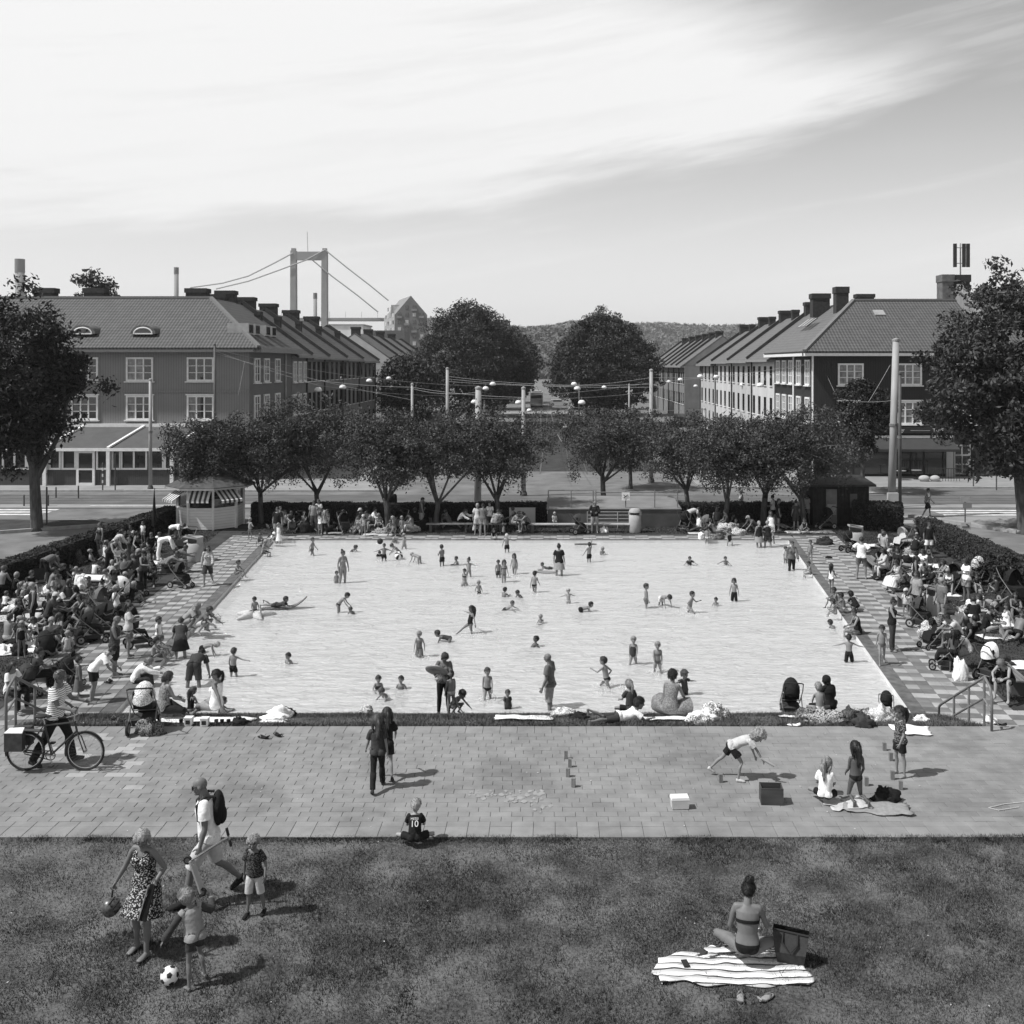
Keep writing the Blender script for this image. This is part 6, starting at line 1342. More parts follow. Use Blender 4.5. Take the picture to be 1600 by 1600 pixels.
def face_idx(T_, lod):
    key = (lod, 'face')
    if key not in T_['cache']:
        V, Fc, _ = T_['lods'][lod]; q = (V[Fc].mean(1)-np.array(T_['hc']))/T_['hs']; fr = q[:, 1] > .05; ax = np.abs(q[:, 0]); mi = np.zeros(len(Fc), int)
        mi[fr & (((ax-.033)/.016)**2+((q[:, 2]-.008)/.0085)**2 < 1)] = 1; mi[fr & (((ax-.034)/.018)**2+((q[:, 2]-.034)/.004)**2 < 1)] = 1; mi[fr & ((q[:, 0]/.024)**2+((q[:, 2]+.062)/.008)**2 < 1)] = 2; T_['cache'][key] = mi
    return T_['cache'][key]
GARM = {'tee': 't_shirt', 'long': 'long_sleeved_top', 'tank': 'tank_top', 'vest': 'sleeveless_top', 'jacket': 'jacket', 'overvest': 'sleeveless_top', 'bra': 'bikini_top', 'suit': 'swimsuit', 'brief': 'swim_briefs', 'trunks': 'swim_trunks', 'shorts': 'shorts', 'long_shorts': 'knee_shorts', 'pants': 'trousers', 'leggings': 'leggings', 'shoeR': 'shoe', 'shoeL': 'shoe', 'socks': 'socks', 'hijab': 'headscarf', 'skirt': 'skirt', 'lskirt': 'long_skirt', 'dress': 'dress'}
def person(pos, h, kind, pose, heading, clothes, hr='short', hv='d', sk='1', lod=1, label='', group=None, over=None, anchor='min', zoff=0.0, ret=False, bald=False):
    """clothes: list of (garment, tone code); heading 0 looks away from the camera, 90 to the right, 180 at the camera"""
    T_ = tpl(kind); po = dict(POSES[pose]); po.update(over or {}); Rm, tm, rot, ps = solve(T_, po); sc_ = h/T_['H']
    V, Fc, _ = T_['lods'][lod]; B = skin(V, T_['W'][lod], Rm, tm)
    zmin = B[:, 2].min() if anchor == 'min' else ps['pelvis'].z-.125
    org = np.array([ps['pelvis'].x, ps['pelvis'].y if anchor != 'feet' else 0, zmin]); 
    if anchor == 'min' and pose in ('stand', 'standA', 'walk', 'walk2', 'run', 'kick', 'hips', 'bend', 'lean', 'hold', 'fold', 'armout', 'armsout', 'armup', 'squat'):
        low = B[B[:, 2] < zmin+.1]; org[:2] = (low[:, :2].min(0)+low[:, :2].max(0))/2
    t = thing('person', label, 'person', (pos[0], pos[1], pos[2]+zoff), -R(heading), group)
    t_sh = lambda A: (A-org)*sc_
    link('body', mesh_np('body', t_sh(B), Fc, skin_mats(sk), True, face_idx(T_, lod)), t)
    if hr and hr != 'none':
        v, f, w_ = hair(T_, lod, hr); link('hair' if hr != 'cap' else 'cap', mesh_np('hair', t_sh(skin(v, w_, Rm, tm)), f, mat('hair_'+hv, HAIRV[hv]*.45, .55, scale=55, v2=HAIRV[hv]*1.3, stretch=(1, 1, .25), spec=.4) if hr != 'cap' else cloth_mat(hv if hv in TONE else 'l'), True), t)
    cl_ = []
    for gk, code in clothes: cl_ += [('shoeR', code), ('shoeL', code)] if gk == 'shoes' else [(gk, code)]
    for gk, code in cl_:
        m = cloth_mat(code)
        if gk in ('skirt', 'lskirt', 'dress', 'mdress'):
            ln, fl = {'skirt': (.34, .28), 'lskirt': (.78, .18), 'dress': (.40, .34), 'mdress': (.62, .22)}[gk]
            v, f, w_ = skirt(T_, ln, fl); parts_ = [(skin(v, w_, Rm, tm), f)]
            if gk in ('dress', 'mdress'):
                v2, f2, w2 = garment(T_, lod, 'vest'); parts_.append((skin(v2, w2, Rm, tm), f2))
            n0 = 0; VV = []; FF = []
            for a, b in parts_: VV.append(a); FF.append(b+n0); n0 += len(a)
            link('dress' if 'dress' in gk else 'skirt', mesh_np(gk, t_sh(np.concatenate(VV)), np.concatenate(FF), m, True), t); continue
        v, f, w_ = garment(T_, lod, gk)
        if len(f): link(GARM[gk], mesh_np(gk, t_sh(skin(v, w_, Rm, tm)), f, m, True), t)
    if ret:
        jl = {n: Vector(t_sh(np.array(ps[n]))) for n in BN}
        for k in 'RL': jl['palm'+k] = (jl['hand'+k]+jl['fing'+k])/2
        return t, jl, rot
    return t
# ------------------------------------------------------------------ the crowd. zone x y height kind pose heading clothes hair skin [lod] | where
GL = dict(T='tee', L='long', K='tank', V='vest', W='overvest', J='jacket', B='bra', S='suit', R='brief', N='trunks', O='shorts', G='long_shorts', P='pants', E='leggings', H='shoes', I='hijab', Q='skirt', Y='lskirt', D='dress', M='mdress')
HS = dict(s='short', c='curly', l='long', p='pony', b='bob', u='bun', a='cap', n='none')
PW = dict(stand='standing', standA='standing', armout='standing arm out', armsout='standing arms out', armup='standing arm raised', hold='standing hands together', fold='standing arms folded', walk='walking', walk2='walking', run='running', kick='kicking', hips='standing hands on hips', bend='bending over', lean='leaning forward', squat='crouching', sit='sitting knees up', sitx='sitting cross-legged', sitl='sitting legs out', sitb='sitting', sitlean='sitting hunched', sitside='sitting sideways', kneel='kneeling', kneelsit='kneeling', crawl='on hands and knees', prone='lying propped on elbows', lie='lying', recl='reclining', swim='swimming', leanback='leaning back')
CW = dict(tee='t-shirt', long='long-sleeved top', tank='vest', vest='sleeveless top', jacket='jacket', bra='bikini', suit='swimsuit', brief='swim briefs', trunks='swim trunks', shorts='shorts', long_shorts='knee shorts', pants='trousers', leggings='leggings', hijab='headscarf', skirt='skirt', lskirt='long skirt', dress='dress', mdress='long dress')
def bank_pt(px, py):
    lo, hi = PF, 26.0
    for _ in range(40):
        d = (lo+hi)/2; y = VY+F*(ZC-bank_z(d))/d
        if y > py: lo = d
        else: hi = d
    d = (lo+hi)/2; return Vector(((px-VX)*d/F, d, bank_z(d)+.005))
def zone_pt(z, px, py):
    if z == 'w': p = G(px, py, zw); p.z = zb+.004; return p
    if z == 'b': return bank_pt(px, py)
    return G(px, py, {'d': .003, 'g': .015, 'p': ZP+.004, 'l': ZP-.025, 's': zs+.01, 'e': .0, 'f': .0, 'v': .06}[z])
GRP = dict(w='bathers in the wading pool', b='people on the grass bank', d='people on the pool deck', g='people resting on the side lawns', p='people on the paved path', l='people on the upper lawn', s='people crossing the street', e='people sitting on the pool rim', f='people on the far side of the pool', v='people on the far pavement')
PEOPLE = '''
w 487 868 1.22 c walk 100 Ng sd 1|near the far pool corner below the kiosk
w 551 862 1.15 c squat 120 Sd bd 1|splashing low below the second thorn tree
w 536 911 1.70 f standA 140 Bm,Rm ud 1|with a toddler in the west half of the pool
w 526 911 .82 t stand 150 Rm sd 1|close beside the wading bikini wearer
w 600 877 1.15 c armsout 160 Nk sd 2|reaching for the striped ball
w 593 869 1.05 c squat 180 Tk sk 1|low in the water holding a black ball
w 623 872 1.2 c lean 250 Ng sb 1|just behind the striped ball
w 632 858 1.15 c walk 200 Nm sl 1|behind the striped ball group
w 616 848 1.1 c squat 170 Sm bl 1|by the far rim behind the ball group
w 655 881 1.2 c bend 300 Rm sl 1|beside the striped ball group
w 690 884 1.3 c hold 320 Nk sd 2|between the ball group and the bun-haired pair
w 715 882 1.1 c sit 250 Nd sd 2|sunk to the waist near the bun-haired pair
w 732 902 1.15 c armsout 190 Sm ud 1|behind the smaller skirted bather
w 726 915 1.05 c walk 200 Bk,Qm sd 1|skirt swinging in front of the bun-haired bather
w 748 928 .88 t walk 160 Rk sl 1|alone in front of the skirted bather
w 737 991 1.28 c kick 235 Sk lk 2|kicking water in the middle of the pool
w 702 1003 1.2 c crawl 280 Sd sd 2|in front of the kicking bather
w 655 1026 1.15 c walk2 190 Sg,Qg sl 1|in front of the crawling bather
w 398 962 1.1 c sitx 170 Nd sd 1|riding the pale star-shaped float
w 432 952 1.2 c prone 90 Td,Nd sd 2|lying across the striped surf board
w 529 957 1.2 c lean 100 Rk sd 1|bent beside a swimmer near the striped board
w 551 958 1.0 c squat 200 Nd sb 2|only head and shoulders out, near the striped board
w 366 1057 1.18 c armout 20 Nk sb 1|alone at the west side of the pool
w 450 1038 1.12 c sitl 200 Nl sd 1|sunk to the chest near the west side
w 591 1077 1.15 c sit 180 Sd sd 1|of the trio near the bank, dark-topped
w 603 1092 1.15 c squat 210 Kw,Nk sb 1|of the trio near the bank, white-backed
w 626 1077 1.15 c sitl 180 Sg sd 1|of the trio near the bank, grey-suited
w 762 1092 1.22 c walk 190 Rk sb 1|walking towards the bank
w 794 1108 .82 t stand 170 Td,Nd sb 1|at the bank edge near the towel
w 856 1106 1.80 m standA 285 Tg,Gm nn 2 0|bare-headed, looking down beside the white towel
w 953 1075 1.32 c run 290 Rk sd 1|splashing along in front of the sunbathers
w 990 1038 1.22 c walk 200 Sd sl 1|in the dark suit behind the runner
w 1027 1050 1.25 c walk2 170 Bg,Rg sl 1|walking behind the dark-haired toddler
w 1070 1086 1.0 t armsout 150 Td,Pd cb 2|by the bags on the bank
w 828 1010 1.15 c recl 265 Nd sk 3|leaning back on the arms in mid pool
w 846 973 1.0 c sit 200 Rl sl 1|pale, sunk to the waist in mid pool
w 908 956 1.15 c crawl 80 Nk sd 1|crawling in mid pool
w 888 943 .9 t armsout 180 Rl sw 5|white-blond in mid pool
w 835 926 1.2 c walk2 20 Rk sd 1|seen from behind in mid pool
w 787 909 1.3 c walk 170 Bk,Rg ld 1|in the black bikini walking with a friend
w 804 897 1.25 c walk2 200 Sm ld 1|next to the black bikini walker
w 779 903 1.1 c stand 180 Nd sd 2|half hidden behind the bikini walker
w 858 893 1.0 c prone 270 Nd sd 2|on a small board near the black-topped wader
w 874 899 1.70 f stand 10 Tk,Qm ud 1|wading with back turned in the far half
w 920 878 1.25 c armup 330 Nk sd 1|holding a long float near the far rim
w 941 866 1.1 c sit 180 Rl bl 1|splashing with both arms near the far rim
w 792 863 1.25 c armout 350 Nk sw 1|fair-haired, seen from behind near the far rim
w 787 933 1.1 c sit 40 Nd sd 2|sunk to the shoulders, nearer the bikini walker
w 813 933 1.05 c squat 220 Nd sk 2|sunk to the chin beside another swimmer
w 790 953 1.0 c swim 100 Nd sb 1|only a wet head showing in mid pool
w 1011 950 1.25 c stand 80 Ng sd 1|facing the bent-over bather
w 1033 946 1.2 c bend 150 Nkwo sd 1|hands in the water in spotted trunks
w 1074 957 1.25 c run 120 Nkws sk 1|in striped trunks in the east half
w 1119 946 1.0 c sit 220 Nw sd 1|pale, sunk to the waist in the east half
w 1147 940 1.22 c stand 200 Gk bd 1|long-haired in the east half
w 1077 882 1.1 c swim 180 Td sd 1|of two far swimmers, nearer the runner
w 1134 882 1.1 c swim 190 Rl sd 1|of two far swimmers, nearer the rim
w 1105 849 1.2 c stand 20 Rl sd 1|by the far rim in front of the bags
w 1185 855 1.66 f stand 340 Kk,Qm bl 1|wading in a black top with a friend
w 1200 855 1.68 f hips 20 Kk,Od sl 1|wading beside the other black-topped wader
w 1237 891 1.66 f walk 190 Lg,Ek sd 1|in the long tunic at the east rim
w 1228 880 1.1 c stand 150 Tl sd 1|behind the tunic wearer
w 1327 1035 1.2 c armsout 10 Gk sd 1|wading at the east rim seen from behind
w 1303 982 .95 t squat 350 Rk sd 2|in the water below the rim sitters
w 282 1028 1.66 f lean 340 Td,Qk sb 1|wading in the dark skirt at the west rim
w 315 1026 1.15 c bend 80 Nk sw 1|hands in the water by the dark skirt
w 303 1073 1.75 m bend 350 Td,Gd sd 2|bent double near the west rim
w 322 985 .9 t stand 200 Rd sl 1|between the two crouching grown-ups at the west rim
w 335 976 .85 t squat 260 Rk sd 1|playing with a bucket at the west rim
w 345 1112 1.1 c sit 60 Sd sd 2|low by the white blanket
e 1205 849 1.62 f walk2 10 Kw,Ow bb 1|in white on the far rim seen from behind
e 1140 847 1.35 c sitb 180 Sk ld 1|on the far rim with feet in the water
e 1318 958 1.2 c sit 300 Rl sk 2|bare back of the three by the east rim
e 1306 950 1.25 c sit 250 Nd sd 2|knees drawn up by the east rim
e 1340 990 1.64 f sitb 260 Kk,Om ud 1|in the dark vest on the east rim
e 1266 898 1.1 c sitb 270 Rg sd 1|legs hanging over the far end of the east rim
e 212 1066 1.64 f sitlean 70 Lw,Pd bg 1|in the loose white shirt on the west rim
e 240 1034 1.2 c sit 80 Rk sd 1|on the west rim in front of a smaller one
e 248 1027 1.1 c sit 85 Swko sb 1|on the west rim behind the dark-haired one
e 318 990 1.70 f squat 100 Tg,Ol bd 1|crouching on the west rim over a toddler
e 297 986 1.74 m squat 95 Tm,Om sl 1|fair curly, crouching on the west rim
e 370 902 1.2 c sit 110 Rd sd 1|with feet in the water at the far west rim
e 412 865 1.3 c sitb 110 Tm,Od sl 1|at the far west corner of the rim
e 405 853 1.2 c squat 150 Rl sb 1|behind the corner sitter
e 1305 963 .95 t sit 280 Rm sd 1|climbing out at the east rim
d 183 1057 1.80 m hold 80 Kd,Gk nn 2|bald, in long black shorts on the west deck
d 204 1027 1.70 f hold 60 Tl,Og pd 1|pushing a pram on the west deck
d 147 1097 1.68 f lean 80 Tw,Ok ud 1|leaning over a wrapped child on the west deck
d 125 1088 1.1 c stand 60 Mg sd 1|wrapped in a grey towel on the west deck
d 249 1012 1.0 t stand 100 Tw sd 1|in the white shirt on the west deck
d 325 914 1.70 f walk 175 Llm#,Gd ld 1|in the checked shirt walking past the picnic table
d 1266 881 1.1 c stand 190 Rl sd 1|at the far end of the east rim
d 1299 927 1.2 c walk2 30 Sw ld 2|with long dark hair in the white swimsuit
d 1378 1038 1.25 c walk 190 Rg sd 1|bare-chested on the east deck
d 1397 1017 1.68 f hold 110 Kk,Pd ud 1|in wide dark trousers on the east deck
d 1335 955 1.2 c squat 330 Tk,Ok ck 2|with a toy beside the east rim trio
d 1346 904 1.80 m hips 20 Tw,Og sd 1|in the white shirt on the east deck
d 1490 1050 1.25 c stand 20 Gk lk 3|with long black hair beside the three-wheeled pram
d 1575 1094 1.70 f sitlean 230 Kk,Od bg 5|on the bench by the east steps
d 1512 1045 1.68 f sitlean 270 Kl,Ym lk 2|with long black hair on the east bench
d 1497 1018 1.72 m sitlean 250 Tl,Ol sk 1|in pale clothes on the east bench
d 1404 925 1.66 f sitb 250 Kl,Ylw| ld 1|in the long pale skirt on the deck bench
d 1384 905 1.66 f sitb 270 Ll,Pl ld 2|between the long skirt and the dark-clad sitter
d 1376 893 1.70 f sitlean 200 Tk,Pk lk 2|dark-clad on the deck bench
d 1398 892 1.72 m sitlean 220 Tl,Ok sk 2|in the pale shirt behind the deck bench
d 1430 968 1.75 m stand 250 Tm,Pk bd 2|leaning on a pram by the wide litter bin
d 1415 962 1.0 t stand 200 Tl al 1|in a white cap beside the pram by the bin
d 275 895 1.74 m sitlean 60 Tg,Om sd 2|on the bench by the picnic table
d 262 905 1.7 m sitlean 80 Ok sd 2|bare-backed next to the bench end
d 225 925 1.68 f hold 120 Kd,Ek ak 1|in a cap beside the pram on the west lawn edge
d 217 922 .9 t stand 140 Tl,Ol sl 1|in pale clothes at the cap wearer's side
d 16 1112 1.66 f sitb 100 Tw,Pk ld 1|on the bench by the west handrail
d 55 1085 1.6 f sitb 60 Td,Pk sd 2|half hidden behind the cyclist
g 70 912 1.75 m bend 20 Tg,Gk sd 2|over a pram by the west hedge
g 92 915 1.7 f squat 120 Tk,Pk ld 1|in black beside the stooping one by the west hedge
g 118 912 1.15 c sit 130 Tl,Od sl 1|at the head of the long white air bed
g 176 905 1.3 c sit 330 Tl,Om sl 1|in pale t-shirt behind the long white air bed
g 194 907 1.76 m sitx 350 Tg,Od sd 2|in grey t-shirt behind the long white air bed
g 160 862 1.76 m sitlean 150 Tm,Og sd 2|against the west hedge below the crossing
g 184 868 1.1 c armout 300 Sw sd 2|arms spread before the hedge sitter
g 203 880 1.2 c armup 80 Md sb 1|in the dark dress waving beside the hedge
g 206 850 1.6 f sit 200 Tl,Pk ld 1|deep among the hedge group
g 223 848 1.1 c stand 200 Tw,Om sd 1|in white by the slim dark parasol
g 214 858 1.7 f sitlean 160 Kk,Pd ld 1|right below the standing white-shirted one
g 250 876 1.72 f bend 80 Lw,Pw ld 1|all in white over the blankets near the kiosk
g 268 852 1.65 f bend 100 Tw,Pd sd 1|in a white top beside the kiosk corner
g 88 937 1.66 f sitx 140 Tm,Om bd 1|on the west lawn beside a folded pram
g 103 935 1.66 m recl 110 Od sd 1|legs stretched out on the west lawn
g 137 930 1.2 c sit 110 Rg sd 2|beside the white basket on the west lawn
g 30 978 1.68 f sitl 100 Kk,Om bb 1|in black top on the west edge of the blankets
g 95 958 1.66 f sitside 40 Tw,Ok pd 1|white-topped with back turned on the west lawn
g 108 964 1.7 m sitlean 200 Jk,Pk sk 2|dark-clad in the tight west lawn circle
g 122 958 1.7 f sit 250 Kk,Ek lk 1|dark-clad beside the white sandals
g 88 985 1.2 c sit 160 Tm,Om sb 2|in the thick of the west lawn circle
g 103 990 1.68 f recl 260 Kk,Pk ld 1|reclining in the west lawn circle
g 140 985 1.72 m sitx 340 Og sd 3|bare-backed in the west lawn circle
g 128 972 1.66 f sit 210 Kd,Ek bd 1|before the parked prams on the west lawn
g 155 978 1.66 f sitlean 300 Td,Pk lk 1|beside the grey pram row
g 112 1012 .9 t sit 200 Tl,Ol sd 1|small one between the prams and the deck
g 80 1010 1.7 m sitlean 120 Tk,Pk sk 2|in black below the white clothes heap
g 85 1030 1.66 f sit 60 Kk,Pk ld 2|in black beside the hooded pram
g 105 1042 1.1 c stand 150 Tl,Om sl 1|behind the cyclist's helmet
g 48 930 1.66 f sit 140 Tk,Om bd 1|beside the folding chair on the west lawn
g 60 955 1.66 f recl 90 Tw,Om ld 1|lying among white blankets
g 232 890 1.68 f kneelsit 140 Tk,Pk ld 1|over the blankets behind the prams
g 1380 858 1.66 f sitx 200 Tl,Og ld 1|by the white blanket near the square hedge
g 1452 872 1.7 m stand 180 Tk,Ow sd 2|seen against the hedge with an armful of things
g 1444 893 1.68 f sit 240 Tw,Ow ld 2|in white below the tall black pram
g 1432 915 1.66 f kneelsit 40 Lw,Ow pd 1|in white with back turned on the east lawn
g 1460 916 1.7 m sitlean 300 Tw,Om sd 1|white-backed beside the kneeling one
g 1478 912 1.66 f sit 260 Km,Om bd 1|facing the white-backed one
g 1470 905 1.1 c sit 220 Sm sd 2|small one in the east lawn circle
g 1486 917 1.66 f sitlean 200 Kk,Pk lk 2|dark-clad in the east lawn circle
g 1508 941 1.70 f hold 250 Tw,Om bd 2|in the long white shirt on the east lawn
g 1532 945 .9 t sit 200 Tl,Ol sl 1|beside the long white shirt
g 1496 962 1.66 f lie 280 Kl,Rm ld 1|stretched out behind the white sack
g 1572 985 1.68 f sitl 270 Kw,Ow ld 1|in white by the feathery shrub
g 1545 950 1.66 f prone 250 Km,Rk bd 2|on a towel near the feathery shrub
g 1590 1000 1.7 m recl 230 Ok sd 2|half out of sight past the feathery shrub
g 1470 1002 1.62 f sit 200 Tl,Ol sl 1|between the wide bin and the baby things
g 1585 968 1.66 f sit 200 Kd,Ok lk 2|in dark clothes under the feathery shrub
g 1425 890 1.66 m lie 100 Od sd 1|asleep on a towel on the east lawn
f 433 845 1.76 m stand 180 Tk,Om sd 1|in the black shirt behind the kiosk-side trunk
f 426 849 1.05 c squat 150 Tw,Ok aw 1|in a white cap by the towel child
f 435 850 1.1 c stand 190 Mw nn 1|wrapped in a long white towel
f 390 843 1.15 c armsout 230 Tm,Og sl 1|arms out beside the kiosk
f 438 838 1.6 f stand 150 Kg,Om pb 1|next to the black shirt
f 501 836 1.25 c armup 20 Sw sd 1|in white, back turned under the forked tree
f 508 836 1.35 c hips 15 Km,Pk ll 1|long-haired in black leggings under the forked tree
f 497 828 1.7 f stand 200 Tl,Om sb 1|against the forked tree trunk
f 490 830 1.68 m stand 170 Tm,Gg sd 2|in the shade of the forked tree
f 568 838 1.2 c walk2 170 Sl al 1|in a white hat on the far deck
f 560 832 1.65 f sitl 180 Km,Og ld 1|on the grass behind the white hat
f 578 831 1.65 m sitlean 200 Tm,Od sd 1|under the third thorn tree
f 590 829 1.6 f sit 150 Kl,Og bl 1|by the thin upright tree
f 613 812 1.78 m stand 190 Jk,Pk nn 2|bald, in dark clothes by the thin upright tree
f 612 838 1.65 f squat 200 Kl,Ol bb 1|on the far deck over a small child
f 628 835 1.0 t stand 180 Rl sl 1|on the far rim beside the crouching one
f 672 822 1.75 m lean 250 Tk,Gk sd 2|behind the broad tree trunk
f 695 822 1.7 f sitl 190 Kd,Od ld 1|under the broad thorn tree
f 704 824 1.65 f recl 120 Tg,Og sd 1|reclining behind the long dark bench
f 719 828 1.66 f sitlean 110 Lw,Pk pb 1|in white on the long dark bench
f 746 836 1.72 f stand 350 Tl,Ol bl 1|in pale shirt before the tram mast
f 755 837 1.74 f hold 20 Tg,Om pd 1|with a backpack before the tram mast
f 765 830 1.6 f stand 200 Tl,Od sd 1|looking up beside the tram mast
f 772 832 1.7 m sitlean 20 Tl,Om sb 1|in pale shirt on the bench end
f 779 830 1.1 c stand 30 Tl,Om sl 1|beside the pale-shirted sitter
f 771 843 1.1 c squat 170 Tk sd 1|crouching at the far rim before the bench
f 803 832 1.68 f sitlean 120 Tgmo,Om bd 1|in the patterned top on the pale bench
f 818 832 1.1 c sitb 140 Sl sd 1|between two grown-ups on the pale bench
f 825 833 1.68 f sitlean 250 Kg,Ok ld 1|long-haired on the pale bench end
f 866 829 .95 t sitb 170 Tl,Ol sl 1|alone on the pale bench
f 929 833 1.76 m hold 185 Jk,Gm sg 1|white-haired in a dark jacket by the bench
f 1076 826 1.7 m bend 60 Tl,Gg sd 2|over a pram at the wall end
f 1157 812 1.74 f fold 300 Tl,Om ud 1|in pale shirt against the hedge
f 1176 832 1.7 m squat 250 Tg,Gd al 1|in a hat among the bags
f 1206 820 1.72 f fold 290 Tl,Pk uk 1|in pale shirt by the dark hut trees
f 1263 818 1.7 m stand 60 Tl,Om sd 2|in the shade by the dark hut
f 1250 822 1.65 f stand 30 Tm,Og bd 2|behind the large spreading tree
f 1118 836 1.66 f recl 110 Kg,Om bd 1|reclining among the bags by the slim tree
f 1150 832 1.2 c sit 200 Tm,Od sd 2|between the bags and the slim tree
f 476 826 1.6 f sit 190 Kg,Od ld 2|in the dark between the kiosk trees
f 455 830 1.66 f sitlean 160 Tg,Od bd 1|beside the pram under the kiosk trees
f 540 828 1.65 f sitlean 200 Td,Pk ld 1|by the white sun hat under the trees
s 1449 808 1.76 m walk2 95 Tlko,Gk sd 2|crossing the pavement beyond the square hedge
s 876 670 1.7 m walk 120 Tw,Pk sd 2|far off beside the rails, white-shirted
s 884 671 1.7 f walk2 150 Ml bd 1|far off beside the rails, pale-dressed
b 256 1124 1.66 f sitx 40 Vkmo,Pk bb 1 0|in the patterned black top behind the white blanket
b 298 1118 1.0 c sitx 20 Sk lb 1|just the dark head above the white blanket
b 337 1121 1.70 f sitside 275 Kw,Om pk 2 0|in white vest and sunglasses beside the blanket
b 693 1114 1.66 f hold 185 Lg,Ek,Hd bd 2 0|holding a straw hat and ball at the pool edge
b 712 1116 1.25 c squat 120 Sm sd 2|crouching at the feet of the hat holder
b 704 1113 1.2 c stand 330 Rl sd 1|hidden behind the hat holder
b 968 1130 1.40 c prone 72 Tw,Gd sd 2 0|white t-shirt, lying on the bank
b 985 1118 1.25 c sitx 330 Td,Ok pl 1 0|back turned beside the lying one
b 1048 1121 1.66 f sitx 20 Dgmx cd 1 0|in the grey dress on a white towel
b 1296 1114 1.66 f sitx 345 Lk,Pk,Ik nn 2 0|in the long black headscarf
b 1281 1118 1.15 c sitx 10 Rl sl 1|bare-backed in front of the headscarf wearer
p 590 1233 1.33 c walk 355 Td,Pk,Hd lb 1 0|seen from behind, all in dark clothes
p 604 1216 1.28 c walk2 350 Tk,Ok,Hd ld 1 0|half hidden beyond the other dark walker
p 1404 1212 1.28 c standA 265 Tmko,Ok pd 1 0|in the patterned t-shirt by the wooden blocks
p 1289 1256 1.22 c sitx 20 Tw,Nk ll 1 0|long-haired in white t-shirt on a towel
p 1337 1254 1.25 c kneel 350 Rk lk 3 0|bare-backed with wet dark hair on a towel
'''
PEEPS = {}
def clothes_of(s):
    out_ = []
    if s and s != '-':
        for c in s.split(','): out_.append((GL[c[0]], c[1:]))
    return out_
def plabel(kind, pose, cl, where):
    ws = []
    for g_, c in cl[:2]:
        if g_ in CW: ws.append((TWORD[c[0]] if len(c) == 1 else 'patterned')+' '+CW[g_])
    w_ = ('small ' if kind in 'ct' else '')+'person'+(' in '+' and '.join(ws[:1]) if ws else '')+' '+PW[pose]+' '+where
    w_ = w_.split(); return ' '.join(w_[:16])
for ln in PEOPLE.strip().split('\n'):
    a, wh = ln.rsplit('|', 1); q = a.split(); z, px, py, h, kind, pose, hd, cl, hr, sk = q[:10]; lod = int(q[10]) if len(q) > 10 else None
    px, py, h = float(px), float(py), float(h); p = zone_pt(z, px, py); cl = clothes_of(cl)
    if lod is None: lod = 1 if (p.y < 42) else 2
    an, zo, ov = 'min', 0.0, None
    if z == 'e' and pose in ('sitb', 'sitlean'): an = 'butt'
    if pose in ('sitb', 'sitlean') and z in 'fdg':
        an = 'butt'; zo = .475 if not (z == 'g') else .0
        if z == 'g': pose_ = pose; ov = dict(tR=(116, 12), sR=(30, 4), tL=(112, 14), sL=(34, 4))
    if px in (398.0,): zo = .33; 
    if px in (432.0, 858.0): zo = .36
    ov = ov or {}
    ov = dict(ov); jr = random.Random(int(px*7+py)); 
    base_ = POSES[pose]; 
    for k in ('aR', 'aL', 'fR', 'fL'):
        if k not in ov: ov[k] = (base_[k][0]+jr.uniform(-9, 9), base_[k][1]+jr.uniform(-5, 7))
    ov['head'] = (base_['head'][0]+jr.uniform(-8, 8), base_['head'][1]+jr.uniform(-25, 25))
    ov['tilt'] = jr.uniform(-4, 4); ov['twist'] = jr.uniform(-6, 6)
    st, hv = HS[hr[0]], hr[1]
    t_, jl, rt = person(p, h, kind, pose, float(hd)+jr.uniform(-8, 8), cl, st, hv if hv in HAIRV or st == 'cap' else 'd', sk, lod, plabel(kind, pose, cl, wh), GRP[z], ov, an, zo, ret=True)
    PEEPS[(int(px), int(py))] = (t_, jl, rt)

